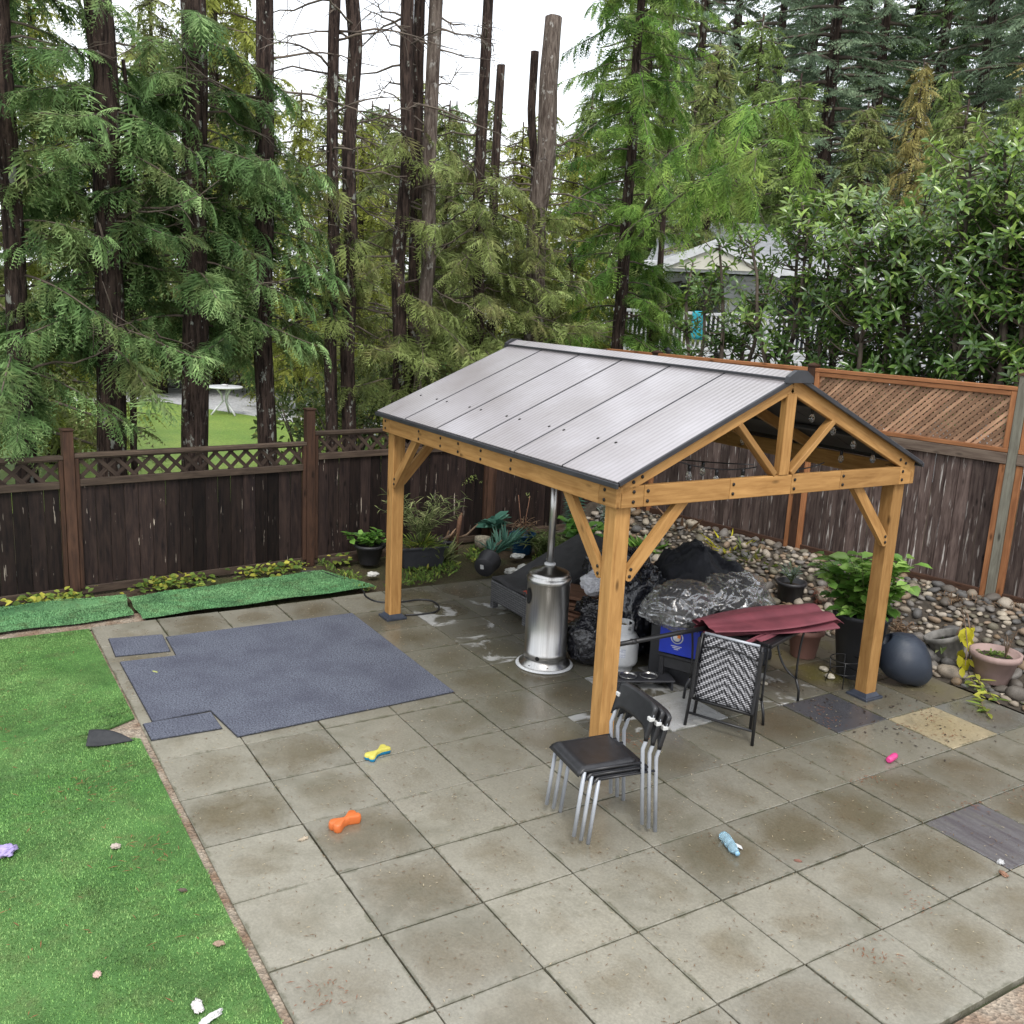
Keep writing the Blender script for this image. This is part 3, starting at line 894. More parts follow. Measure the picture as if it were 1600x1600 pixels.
def ico(sub=1):
    ph = (1 + 5 ** 0.5) / 2
    v = [(-1, ph, 0), (1, ph, 0), (-1, -ph, 0), (1, -ph, 0), (0, -1, ph), (0, 1, ph), (0, -1, -ph), (0, 1, -ph), (ph, 0, -1), (ph, 0, 1), (-ph, 0, -1), (-ph, 0, 1)]
    f = [(0, 11, 5), (0, 5, 1), (0, 1, 7), (0, 7, 10), (0, 10, 11), (1, 5, 9), (5, 11, 4), (11, 10, 2), (10, 7, 6), (7, 1, 8), (3, 9, 4), (3, 4, 2), (3, 2, 6), (3, 6, 8), (3, 8, 9), (4, 9, 5), (2, 4, 11), (6, 2, 10), (8, 6, 7), (9, 8, 1)]
    v = [Vector(q).normalized() for q in v]
    for _ in range(sub):
        cache = {}; nf = []
        def mid(a, b):
            k = (min(a, b), max(a, b))
            if k not in cache: v.append(((v[a] + v[b]) / 2).normalized()); cache[k] = len(v) - 1
            return cache[k]
        for a, b, c in f:
            ab, bc, ca = mid(a, b), mid(b, c), mid(c, a)
            nf += [(a, ab, ca), (b, bc, ab), (c, ca, bc), (ab, bc, ca)]
        f = nf
    return v, f
IV, IF = ico(1)
rs = random.Random(9)
def stone_verts(r):
    ax = (1.0, r.uniform(0.55, 0.95), r.uniform(0.36, 0.68))
    k = [r.uniform(0, 6) for _ in range(3)]
    return [Vector((p.x * ax[0], p.y * ax[1], p.z * ax[2])) * (1 + 0.17 * math.sin(3 * p.x + k[0]) * math.cos(2.5 * p.y + k[1]) + 0.08 * math.sin(5 * p.z + k[2])) for p in IV]
stone_me = []
for i in range(9):
    mb = MB(); mb.add(stone_verts(rs), IF, True); stone_me.append(mb.mesh('stone', M['stone']))
spots = []
tries = 0
cell = {}
while tries < 30000:
    tries += 1
    x = rs.uniform(-5.3, 2.6); y = rs.uniform(toe(x) - 0.05, fenceY(x) - 0.06)
    tt = (y - toe(x)) / (fenceY(x) - toe(x))
    r = rs.choice((0.03, 0.038, 0.045, 0.05, 0.055, 0.065, 0.08)) * (1.15 if x > -3 else 1.0)
    if tt < 0.30: r *= rs.choice((1.0, 1.3, 1.8))
    elif rs.random() < 0.06: r *= 1.7
    ok = True
    ci, cj = int(x / 0.25), int(y / 0.25)
    for a in (-1, 0, 1):
        for b in (-1, 0, 1):
            for (X, Y, Rr) in cell.get((ci + a, cj + b), []):
                if (X - x) ** 2 + (Y - y) ** 2 < (0.74 * (r + Rr)) ** 2: ok = False
    if ok:
        cell.setdefault((ci, cj), []).append((x, y, r)); spots.append((x, y, r))
spots.sort(key=lambda q: -q[2] / math.hypot(q[0] - CAM_LOC[0], q[1] - CAM_LOC[1]))
SV = []; SF = []
for i, (x, y, r) in enumerate(spots):
    z = bankz(x, y) + r * 0.28
    rot = (rs.uniform(-.35, .35), rs.uniform(-.35, .35), rs.uniform(0, 6.28))
    if i < 300:
        o = link('stone', stone_me[i % 9], bank, (x, y, z), rot, True)
        o.scale = (r, r, r)
    else:
        R = Matrix.Rotation(rot[2], 3, 'Z') @ Matrix.Rotation(rot[0], 3, 'X')
        o_ = len(SV)
        SV += [tuple(R @ (v * r) + Vector((x, y, z))) for v in stone_verts(rs)]
        SF += [tuple(q + o_ for q in f) for f in IF]
o = link('small_stones', npmesh('small_stones', SV, SF, M['stone'], smooth=True), bank, None, None, True)
tag(o, kind='stuff')

# ---- neighbour's garden behind the back fence
def lawn_mat():
    t = NT('lawn_grass')
    geo = t.N('ShaderNodeNewGeometry').outputs['Position']
    a = t.noise(geo, 14, 5, 0.7); b = t.noise(geo, 0.7, 4, 0.6)
    c = t.mix(t.rng(b, 0.35, 0.65), (0.135, 0.235, 0.035), (0.205, 0.290, 0.050))
    c = t.val(c, t.rng(a, 0.3, 0.7, 0.65, 1.3))
    t.base(c); t.rough(0.7); t.bump(a, 0.8, 0.04)
    return t.m
verge('neighbour_lawn', [(-22.5, -12), (-9.5, -12), (-8.6, 6.5), (-14, 7.2), (-19, 5.0), (-22.5, 3.4)], 0.0, lawn_mat())
def gravel_mat():
    t = NT('pale_gravel')
    geo = t.N('ShaderNodeNewGeometry').outputs['Position']
    k = t.N('ShaderNodeTexVoronoi'); k.inputs['Scale'].default_value = 16; t.L(geo, k.inputs['Vector'])
    c = t.mix(k.outputs['Color'], (0.27, 0.27, 0.28), (0.55, 0.55, 0.55))
    t.base(c); t.rough(0.85); t.bump(k.outputs['Distance'], 0.8, 0.04)
    return t.m
verge('gravel_path', [(-26.5, -12), (-22.4, -12), (-22.4, 3.2), (-18.9, 4.8), (-13.5, 7.1), (-8.4, 6.8), (-8.4, 8.4), (-13, 10.5), (-21, 8.5), (-26.5, 7.5)], -0.02, gravel_mat())
# ================================================================== TREES
def leaf_mat(name, dark, mid, light, rough=0.55, trans=0.25, spec=0.12, island=0.4, olive=None):
    t = NT(name)
    at = t.N('ShaderNodeAttribute', attribute_name='shade')
    f = at.outputs['Fac']
    ri = t.N('ShaderNodeNewGeometry').outputs['Random Per Island']
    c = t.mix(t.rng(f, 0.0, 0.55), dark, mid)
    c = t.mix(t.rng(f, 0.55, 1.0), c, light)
    if olive:
        geo = t.N('ShaderNodeNewGeometry').outputs['Position']
        c = t.mix(t.rng(t.noise(geo, 1.7, 4, 0.65), 0.48, 0.66, 0, 0.75), c, olive)
    c = t.val(c, t.rng(ri, 0, 1, 1 - island, 1 + island))
    t.base(c); t.rough(rough); t.b.inputs['Specular IOR Level'].default_value = spec
    tr = t.N('ShaderNodeBsdfTranslucent'); t.L(t.val(c, 1.5), tr.inputs['Color'])
    ms = t.N('ShaderNodeMixShader'); ms.inputs['Fac'].default_value = trans
    t.L(t.b.outputs[0], ms.inputs[1]); t.L(tr.outputs[0], ms.inputs[2])
    t.L(ms.outputs[0], t.n['Material Output'].inputs['Surface'])
    return t.m
def bark_mat(name, a, b, spots=(0.34, 0.35, 0.31), amt=0.66):
    t = NT(name)
    v = t.coords('Object', (9, 9, 1.2))
    f = t.noise(v, 3.0, 6, 0.7, 0.3)
    c = t.mix(t.rng(f, 0.40, 0.60), b, a)
    s = t.noise(t.coords('Object', (1, 1, 0.55)), 11, 4, 0.65)
    c = t.mix(t.rng(s, amt, amt + 0.05, 0, 0.8), c, spots)
    t.base(c); t.rough(0.9); t.b.inputs['Specular IOR Level'].default_value = 0.1; t.bump(f, 1.0, 0.04)
    return t.m
M['bark'] = bark_mat('cedar_bark', (0.080, 0.056, 0.046), (0.018, 0.013, 0.012), amt=0.60)
M['bark_pale'] = bark_mat('weathered_bark', (0.19, 0.155, 0.13), (0.065, 0.048, 0.040), (0.36, 0.34, 0.31), 0.60)
M['twig'] = simple('twig_bark', (0.16, 0.125, 0.095), (0.045, 0.033, 0.026), 3, 0.8)
M['twig_pale'] = simple('dead_twig_bark', (0.24, 0.20, 0.16), (0.12, 0.095, 0.075), 9, 0.8)
M['cedar_a'] = leaf_mat('cedar_leaf_deep', (0.040, 0.076, 0.028), (0.130, 0.225, 0.078), (0.330, 0.470, 0.195), trans=0.32, olive=(0.150, 0.160, 0.058))
M['cedar_b'] = leaf_mat('cedar_leaf_dull', (0.075, 0.098, 0.030), (0.195, 0.240, 0.075), (0.310, 0.380, 0.140), trans=0.3, olive=(0.175, 0.150, 0.068))
M['cedar_c'] = leaf_mat('cedar_leaf_bright', (0.034, 0.080, 0.018), (0.120, 0.225, 0.045), (0.270, 0.400, 0.090), trans=0.32, olive=(0.16, 0.19, 0.045))
M['cedar_y'] = leaf_mat('cedar_leaf_yellow', (0.125, 0.145, 0.030), (0.245, 0.270, 0.060), (0.400, 0.420, 0.110), trans=0.45)
M['fir'] = leaf_mat('fir_needle', (0.080, 0.120, 0.075), (0.155, 0.215, 0.130), (0.24, 0.31, 0.19))  # distance haze put into the colour: needles paler than their own tone
M['golden'] = leaf_mat('golden_conifer_leaf', (0.14, 0.115, 0.035), (0.26, 0.225, 0.075), (0.40, 0.36, 0.14))
M['lime'] = leaf_mat('lime_conifer_leaf', (0.085, 0.125, 0.035), (0.17, 0.235, 0.07), (0.29, 0.37, 0.13), trans=0.4)
M['laurel'] = leaf_mat('laurel_leaf', (0.036, 0.078, 0.022), (0.095, 0.175, 0.040), (0.260, 0.370, 0.075), 0.26, 0.28, 0.8, 0.4)
M['shrub_leaf'] = leaf_mat('shrub_leaf', (0.03, 0.05, 0.018), (0.07, 0.10, 0.03), (0.20, 0.20, 0.05), 0.5, 0.25)

def blade(p, d, n, l, w):
    """kite-shaped leaflet"""
    s = np.cross(n, d)
    m = p + d * l * 0.4
    return [p, m + s * w, p + d * l, m - s * w]
def nz(v):
    v = np.asarray(v, float)
    return v / (np.linalg.norm(v) + 1e-12)
def frond(L, nb, sub, rng, droop=0.35, wid=0.5, slim=0.30):
    V = []; F = []
    def kite(p, d, n, l, w):
        o = len(V); V.extend(blade(p, d, n, l, w)); F.append((o, o + 1, o + 2)); F.append((o, o + 2, o + 3))
    Z = np.array([0, 0, 1.0])
    for i in range(nb):
        t = 0.08 + 0.9 * i / (nb - 1)
        p = np.array([L * t, 0, -droop * L * t * t])
        tan = nz([1, 0, -2 * droop * t])
        for sg in (-1, 1):
            l = L * wid * (1 - t) ** 0.65 * min(1, 0.45 + t / 0.25) * rng.uniform(0.8, 1.15) + L * 0.06
            th = math.radians(rng.uniform(38, 56))
            d = nz(tan * math.cos(th) + np.array([0, sg * math.sin(th), 0]) + Z * -0.16)
            n = nz(Z - d * (Z @ d) + np.array([0, sg * 0.25, 0]))
            if sub == 0:
                kite(p, d, n, l, l * 0.17)
            else:
                kite(p, d, n, l * 1.02, l * 0.075)
                for k in range(sub):
                    u = 0.25 + 0.6 * k / max(1, sub - 1)
                    q = p + d * l * u + Z * (-0.12 * l * u * u)
                    for s2 in (-1, 1):
                        ph = math.radians(rng.uniform(32, 48)) * s2
                        side = np.cross(n, d)
                        d2 = nz(d * math.cos(ph) + side * math.sin(ph) + Z * -0.22)
                        ll = l * (0.52 - 0.25 * u) * rng.uniform(0.8, 1.2)
                        kite(q, d2, n, ll, ll * slim * 0.5)
    p = np.array([L * .93, 0, -droop * L * .87]); kite(p, nz([1, 0, -droop * 2]), Z, L * 0.14, L * 0.025)
    return np.array(V), np.array(F)
fr = np.random.default_rng(3)
FR_HI = [frond(1.0, 8, 2, fr, dr, wd, 0.26) for dr, wd in ((0.3, 0.55), (0.5, 0.62), (0.7, 0.5))]
FR_MD = [frond(1.0, 7, 1, fr, dr, 0.5, 0.34) for dr in (0.3, 0.5, 0.7)]
FR_FIR = [frond(1.0, 8, 1, fr, dr, 0.34, 0.4) for dr in (0.05, 0.15)]

class Crown:
    def __init__(s): s.V = []; s.F = []; s.S = []; s.n = 0
    def put(s, tpl, p, d, n, size, shade):
        d = nz(d); n = np.asarray(n, float); n = nz(n - d * (n @ d)); y = np.cross(n, d)
        R = np.stack([d, y, n], 1)
        V = (tpl[0] * size) @ R.T + np.asarray(p)
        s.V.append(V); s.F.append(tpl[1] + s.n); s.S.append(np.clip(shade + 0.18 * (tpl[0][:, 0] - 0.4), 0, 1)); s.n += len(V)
    def mesh(s, name, m):
        return npmesh(name, np.concatenate(s.V), np.concatenate(s.F), m, np.concatenate(s.S))
def limb_pts(p0, az, L, rise, droop, up, n=7):
    o = np.array([math.cos(az), math.sin(az), 0])
    ts = np.linspace(0, 1, n)
    return [np.asarray(p0) + o * L * t + np.array([0, 0, L * (rise * t - droop * t * t + up * t ** 4)]) for t in ts]
def interp(pts, t):
    f = t * (len(pts) - 1); i = min(int(f), len(pts) - 2); u = f - i
    return pts[i] * (1 - u) + pts[i + 1] * u, nz(pts[i + 1] - pts[i])
def limb_fronds(cr, pts, rng, k, tpls, size, t0=0.25, hang=0.55, shade=0.45, taper=0.45):
    for i in range(k):
        t = t0 + (1 - t0) * (i + rng.uniform(0, 0.9)) / k
        t = min(t, 0.999)
        p, tan = interp(pts, t)
        side = nz(np.cross([0, 0, 1.0], tan)) * (1 if i % 2 else -1)
        out = nz([tan[0], tan[1], 0])
        d = tan * rng.uniform(0.4, 1.0) + side * rng.uniform(0.2, 1.2) * (1.1 - 0.6 * t) - np.array([0, 0, 1]) * rng.uniform(-0.35, 1.4) * hang
        p = p + np.array([0, 0, rng.uniform(0, 0.05)])
        n = out * rng.uniform(0.3, 0.9) + np.array([0, 0, 1]) * rng.uniform(0.5, 1.0) + side * rng.uniform(-0.3, 0.5)
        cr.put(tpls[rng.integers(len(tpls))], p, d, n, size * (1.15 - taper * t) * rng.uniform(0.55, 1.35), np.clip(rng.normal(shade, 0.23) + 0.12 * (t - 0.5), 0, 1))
def trunk_mesh(path, r0, r1, n=10, base_seed=0.0):
    from mathutils import noise as mn
    mb = MB(); m = 44; n = 18
    pth = [np.asarray(p, float) for p in path]
    pts = [interp(pth, min(i / (m - 1), 0.9999))[0] for i in range(m)]
    mb.tube(pts, [r0 + (r1 - r0) * i / (m - 1) + r0 * 0.35 * math.exp(-i * 1.2) for i in range(m)], n)
    out = []
    for i, v in enumerate(mb.v):
        k = min(i // n, m - 1); c = Vector(pts[k]); d = Vector(v) - c
        an = math.atan2(d.y, d.x)
        f = 1 + 0.10 * mn.noise(Vector((math.cos(an) * 2.5, math.sin(an) * 2.5, v[2] * 0.6 + base_seed))) + 0.07 * mn.noise(Vector((math.cos(an) * 6, math.sin(an) * 6, v[2] * 2.2)))
        out.append(tuple(c + d * f))
    mb.v = out
    return mb
def cedar(label, base, top, r0, r1, z0, z1, nl, Lmin, Lmax, kf, fs, matk, seed, name='cedar_tree', tpls=None, bark='bark', group=None, dead=0, hang=0.55, profile=None, twigm='twig', azs=None, lean=0.0, shade=0.45, t0=0.22, extra=None, skip=0.0):
    """trunk from base to top, live limbs between heights z0 and z1, dead ones too"""
    rng = np.random.default_rng(seed); tpls = tpls or FR_HI
    base = np.asarray(base, float); top = np.asarray(top, float)
    T = thing(name, label, 'tree', base, 0, group)
    m = 9; wob = rng.normal(0, 0.03, (m, 2)); wob[0] = 0
    path = [base * (1 - i / (m - 1)) + top * i / (m - 1) + np.array([*wob[i], 0]) for i in range(m)]
    mb = trunk_mesh([p - base for p in path], r0, r1, 12, seed * 1.7)
    part('trunk', mb, M[bark], T)
    def at(z):
        f = (z - base[2]) / (top[2] - base[2]); return interp(path, min(max(f, 0), 0.999))[0]
    cr = Crown(); lm = MB()
    for i in range(nl):
        f = (i + rng.uniform(0, 0.9)) / nl
        z = z0 + (z1 - z0) * f
        az = i * 2.399 + rng.uniform(-.5, .5) if azs is None else rng.uniform(*azs)
        if skip and abs((az + 0.25 + math.pi) % (2 * math.pi) - math.pi) < 0.75 and rng.random() < skip: continue
        lsh = rng.normal(0, 0.13)
        L = (Lmin + (Lmax - Lmin) * (profile(f) if profile else 1 - f)) * rng.uniform(0.75, 1.2)
        pts = limb_pts(at(z), az, L, rng.uniform(-0.05, 0.3), rng.uniform(0.35, 0.7), rng.uniform(0.05, 0.3))
        lm.tube([p - base for p in pts], [0.014 * L / 1.4 * (1 - 0.8 * q / 6) + .002 for q in range(7)], 5)
        limb_fronds(cr, [p - base for p in pts], rng, max(4, int(kf * L / Lmax)), tpls, fs, t0, hang, shade + lsh)
    for i in range(dead):
        z = rng.uniform(z0 * 0.8 + 0.4, max(z1, top[2] * 0.85)); az = rng.uniform(0, 6.28); L = rng.uniform(0.5, 1.6)
        pts = limb_pts(at(z), az, L, rng.uniform(-0.1, 0.5), rng.uniform(0.0, 0.6), rng.uniform(-.1, 0.4))
        pts = [p - base + rng.normal(0, 0.02, 3) for p in pts]
        lm.tube(pts, [0.015 * (1 - 0.85 * q / 6) + .002 for q in range(7)], 5)
        for j in range(6):
            p, tan = interp(pts, rng.uniform(0.3, 0.9))
            d = nz(tan + rng.normal(0, 0.6, 3)); l = rng.uniform(0.15, 0.5)
            lm.tube([p, p + d * l * 0.5 + np.array([0, 0, -.03]), p + d * l + np.array([0, 0, -0.25 * l])], [0.005, 0.004, 0.0015], 4)
    if extra: extra(cr, lm, rng, base)
    if lm.v: tag(part('limbs', lm, M[twigm], T), kind='stuff')
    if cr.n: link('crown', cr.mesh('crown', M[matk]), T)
    return T
def rowp(px, py, off):
    """point behind the back fence, off metres beyond its line"""
    return pp(px, py, (BO - BN * off)[:2], BN[:2])
GR_L = 'cedars behind the dark fence'
def vert(px, py, off, ztop, z0=-0.03, leanx=(0, 0)):
    b = rowp(px, py, off)
    return (b.x, b.y, z0), (b.x + leanx[0], b.y + leanx[1], ztop)
flat = lambda f: 0.75 + 0.25 * math.sin(math.pi * f)
# left group: dense feathery crowns from just above the fence
b, t = vert(35, 690, 0.8, 9.5)
cedar('leafy cedar behind the short fence panel at the fence end', b, t, 0.12, 0.08, 1.9, 8.0, 52, 0.6, 1.35, 27, 0.36, 'cedar_a', 101, skip=.5, group=GR_L, profile=flat, dead=12)
b, t = vert(177, 688, 0.75, 11)
cedar('thick cedar trunk with a thin stem beside it, left of the broad lattice panel', b, t, 0.165, 0.11, 2.5, 5.6, 36, 0.6, 1.25, 25, 0.36, 'cedar_a', 102, skip=.65, group=GR_L, profile=flat, dead=16)
b, t = vert(214, 688, 0.9, 5.6)
cedar('slender dark dead stem standing close to a thick cedar trunk', b, t, 0.045, 0.02, 2.5, 5.0, 3, 0.3, 0.5, 5, 0.3, 'cedar_a', 103, group=GR_L, dead=8, name='dead_cedar')
b, t = vert(307, 688, 0.8, 11)
cedar('thick cedar with broad drooping fronds over the middle of the lattice panel', b, t, 0.16, 0.11, 2.75, 6.1, 48, 0.6, 1.4, 27, 0.37, 'cedar_a', 207, skip=.5, group=GR_L, profile=lambda f: 1 - 0.55 * f, dead=10)
b, t = vert(416, 680, 0.9, 11)
cedar('medium cedar whose skirt of fronds hangs by the tall fence post', b, t, 0.125, 0.085, 2.5, 5.0, 34, 0.5, 1.15, 24, 0.36, 'cedar_a', 305, skip=.5, group=GR_L, profile=lambda f: 1 - 0.7 * f, dead=20)
# centre group: mostly bare trunks
b, t = vert(519, 660, 0.8, 10)
cedar('slim bare trunk of a close pair right of the tall fence post', b, t, 0.082, 0.06, 3.0, 4.6, 6, 0.3, 0.7, 8, 0.4, 'cedar_b', 106, group=GR_L, dead=25)
b, t = vert(541, 660, 0.85, 10)
cedar('lichen speckled trunk of a close pair right of the tall fence post', b, t, 0.10, 0.075, 2.6, 4.2, 6, 0.3, 0.7, 8, 0.4, 'cedar_b', 107, group=GR_L, dead=18)
b, t = vert(620, 610, 1.0, 10)
cedar('brown trunk with a green tuft high up, left of twin trunks', b, t, 0.10, 0.08, 1.6, 5.6, 20, 0.5, 0.95, 16, 0.34, 'cedar_b', 108, group=GR_L, dead=28, profile=flat)
b, t = vert(642, 610, 1.25, 10)
cedar('reddish trunk, slimmer one of the twin trunks', b, t, 0.085, 0.065, 1.6, 3.4, 10, 0.5, 0.9, 15, 0.34, 'cedar_b', 109, group=GR_L, dead=14, profile=flat)
b, t = vert(655, 610, 0.9, 10, leanx=(0, 0.12))
cedar('grey flaking trunk, thicker one of the twin trunks', b, t, 0.105, 0.08, 1.8, 3.2, 10, 0.5, 0.9, 15, 0.34, 'cedar_b', 110, group=GR_L, bark='bark_pale', dead=21, profile=flat)
b, t = vert(742, 520, 1.0, 9.5)
cedar('straight brown trunk rising bare above bushy fronds behind the gazebo roof', b, t, 0.09, 0.065, 0.8, 5.1, 44, 0.6, 1.15, 22, 0.34, 'cedar_b', 111, group=GR_L, dead=25, profile=lambda f: 1 - 0.4 * f)
b, t = vert(765, 520, 1.3, 6.55)
cedar('short cut off trunk beside a taller straight brown trunk', b, t, 0.075, 0.06, 1.5, 4.6, 14, 0.5, 0.9, 15, 0.34, 'cedar_b', 112, group=GR_L, dead=21)
b = rowp(822, 520, 0.9); tp = rowp(868, 26, 0.9)
cedar('tall leaning pale trunk sawn off flat at the top', (b.x, b.y, 0), tuple(tp), 0.165, 0.125, 1.0, 4.5, 30, 0.6, 1.2, 20, 0.34, 'cedar_b', 113, group=GR_L, bark='bark_pale', dead=18, profile=lambda f: 1 - 0.5 * f)
b = rowp(834, 520, 1.6); tp = rowp(839, 80, 1.6)
cedar('thin dark sawn off trunk close behind the leaning pale trunk', (b.x, b.y, 0), tuple(tp), 0.07, 0.06, 1.5, 4.6, 12, 0.5, 0.9, 14, 0.34, 'cedar_b', 114, group=GR_L, dead=25)
# big green cedar behind the gazebo ridge with a long sweeping branch
def sweep(cr, lm, rng, base):
    for (px, py, dist), L0, z0_, lift in (((1245, 135, 9.8), 0, 4.3, 0.55), ((1205, 205, 9.6), 0, 4.1, 0.2)):
        d = ray(px, py); e = CAM_LOC + d / np.linalg.norm(d[:2]) * dist
        a = base + np.array([0, 0, z0_])
        pts = [a * (1 - t) + e * t + np.array([0, 0, lift * math.sin(math.pi * t) - 0.1 * t]) - base for t in np.linspace(0, 1, 9)]
        lm.tube(pts, [0.035 * (1 - 0.85 * q / 8) + .003 for q in range(9)], 6)
        limb_fronds(cr, pts, rng, 26, FR_HI, 0.27, 0.35, 0.9, 0.55, 0.2)
        for k in range(6):
            q, tan = interp(pts, rng.uniform(.35, .98)); az = rng.uniform(0, 6.28); Ls = rng.uniform(.35, .75)
            p2 = [np.asarray(x) for x in limb_pts(q, az, Ls, 0.0, 0.9, 0.0)]
            lm.tube(p2, [0.006 * (1 - .7 * w_ / 6) + .002 for w_ in range(7)], 4); limb_fronds(cr, p2, rng, 12, FR_HI, 0.25, 0.15, 1.0, 0.6, 0.2)
b = rowp(968, 520, 1.0)
cedar('dense bright green cedar behind the gazebo ridge with one long sweeping branch', (b.x, b.y, 0), (b.x, b.y, 9.5), 0.12, 0.05, 0.7, 8.6, 78, 0.7, 1.4, 24, 0.34, 'cedar_c', 115, group=GR_L, dead=6, profile=lambda f: 1 - 0.45 * f, extra=sweep)
b = rowp(1018, 520, 1.6)
cedar('dense dark green cedar between the gazebo ridge and the white house', (b.x, b.y, 0), (b.x + .1, b.y, 6.4), 0.09, 0.03, 0.8, 4.0, 40, 0.4, 0.62, 18, 0.30, 'cedar_c', 116, group=GR_L, profile=lambda f: 1 - 0.5 * f, shade=0.25)

# ---- trees further back: three patterns copied with their own size and turn
def proto_tree(kind, seed):
    rng = np.random.default_rng(seed)
    H = 10.0
    cr = Crown(); lm = MB(); tk = MB()
    tk.tube([(0, 0, -0.1), (0.05, 0, 3), (0, 0.05, 6), (0, 0, H)], [0.17, 0.13, 0.09, 0.02], 9)
    nl = 85 if kind != 'fir' else 110
    for i in range(nl):
        f = (i + rng.uniform(0, .9)) / nl
        z = 0.7 + (H - 0.8) * f; az = i * 2.399 + rng.uniform(-.4, .4)
        if kind == 'fir':
            L = (2.1 * (1 - f) + 0.15) * rng.uniform(0.7, 1.15); pts = limb_pts((0, 0, z), az, L, 0.1, 0.3, 0.1)
            k, sz, hang = int(6 + 14 * (1 - f)), 0.52, 0.3; tp = FR_FIR
        else:
            L = (1.9 * (1 - f) ** 0.7 + 0.2) * rng.uniform(0.65, 1.2); pts = limb_pts((0, 0, z), az, L, 0.2, 0.6, 0.25)
            k, sz, hang = int(6 + 16 * (1 - f)), 0.58, 0.8; tp = FR_MD
        lm.tube(pts, [0.03 * (1 - 0.85 * q / 6) + .004 for q in range(7)], 4)
        limb_fronds(cr, pts, rng, k, tp, sz, 0.15, hang, 0.45)
    return tk, lm, cr
PT = {}
for kind, seed in (('cedar', 31), ('cedar2', 32), ('fir', 33)):
    tk, lm, cr = proto_tree(kind, seed)
    PT[kind] = (tk, lm, cr)
_pmesh = {}
def back_tree(px, py, x=None, dist=None, h=8, w=1.0, kind='cedar', matk='cedar_y', label='', group='trees beyond the lawn', rz=0, name='background_tree', zb=0.0):
    d = ray(px, py)
    if x is not None: t = (x - CAM_LOC[0]) / d[0]
    else: t = dist / np.linalg.norm(d[:2])
    p = CAM_LOC + t * d
    tk, lm, cr = PT[kind]
    T = thing(name, label, 'tree', (p[0], p[1], zb), rz, group)
    key = kind
    if key not in _pmesh:
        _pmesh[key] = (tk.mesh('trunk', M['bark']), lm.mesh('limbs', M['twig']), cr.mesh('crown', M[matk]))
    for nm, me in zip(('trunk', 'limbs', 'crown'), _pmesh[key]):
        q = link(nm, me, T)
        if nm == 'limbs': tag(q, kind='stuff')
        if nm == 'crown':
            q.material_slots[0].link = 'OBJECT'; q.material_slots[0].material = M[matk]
    T.scale = (w * h / 10, w * h / 10, h / 10)
    return T
r3 = random.Random(77)
spec = [  # px, x-plane, height, width, kind, leaves, label
    (-40, -11, 11, 1.1, 'cedar', 'cedar_b', 'dull green cedar beyond the fence end, partly out of view'),
    (75, -13, 8.2, 1.1, 'cedar2', 'cedar_y', 'yellow green cedar seen between the first two thick trunks'),
    (130, -27, 9.0, 1.2, 'cedar', 'cedar_a', 'deep green conifer at the lawn edge behind the thick trunk pair'),
    (250, -25, 11.5, 1.1, 'cedar2', 'cedar_b', 'dull green conifer at the lawn edge between two thick trunks'),
    (240, -28, 11.0, 1.3, 'cedar', 'cedar_y', 'yellow conifer beyond the gravel path between two thick trunks'),
    (345, -26, 16.5, 1.0, 'cedar', 'cedar_y', 'tall yellow green cedar behind the white bistro table'),
    (390, -29, 12.5, 1.2, 'cedar2', 'cedar_b', 'tall dull cedar rising behind the medium cedar trunk'),
    (470, -20, 8.4, 1.05, 'cedar2', 'cedar_y', 'yellow green cedar filling the gap left of the close trunk pair'),
    (560, -13, 6.7, 1.15, 'cedar', 'cedar_y', 'yellow green cedar between the close pair and the twin trunks'),
    (600, -18, 8.0, 1.1, 'cedar2', 'cedar_b', 'dull cedar standing far behind the twin trunks'),
    (690, -15, 7.7, 1.1, 'cedar', 'cedar_b', 'dull cedar right of the twin trunks with ragged top'),
    (700, -22, 9.2, 1.1, 'cedar2', 'cedar_a', 'deep green cedar far behind the ragged dull cedar'),
    (800, -14, 7.3, 1.1, 'cedar2', 'cedar_y', 'yellow green cedar between the straight brown and leaning pale trunks'),
    (880, -12, 7.0, 1.1, 'cedar', 'cedar_y', 'yellow green cedar right behind the leaning pale trunk'),
    (515, -25, 10.2, 1.0, 'cedar', 'cedar_b', 'dull cedar far behind the close trunk pair'),
    (645, -26, 10.8, 1.0, 'cedar2', 'cedar_y', 'yellow green cedar far behind the flaking twin trunk'),
    (745, -21, 9.4, 1.0, 'cedar', 'cedar_b', 'dull cedar far behind the straight brown trunk'),
    (835, -22, 9.6, 1.0, 'cedar2', 'cedar_y', 'yellow cedar far behind the thin sawn off trunk'),
    (575, -27, 9.8, 1.1, 'cedar2', 'cedar_a', 'deep green cedar far behind the gap between trunk pairs'),
    (900, -19, 9.5, 1.2, 'cedar', 'lime', 'lime green cedar rising right of the leaning pale trunk'),
]
for i, (px, x, h, w, kind, mk, lab) in enumerate(spec):
    back_tree(px, 560, x=x, h=h, w=w, kind=kind, matk=mk, label=lab, rz=r3.uniform(0, 6.28))
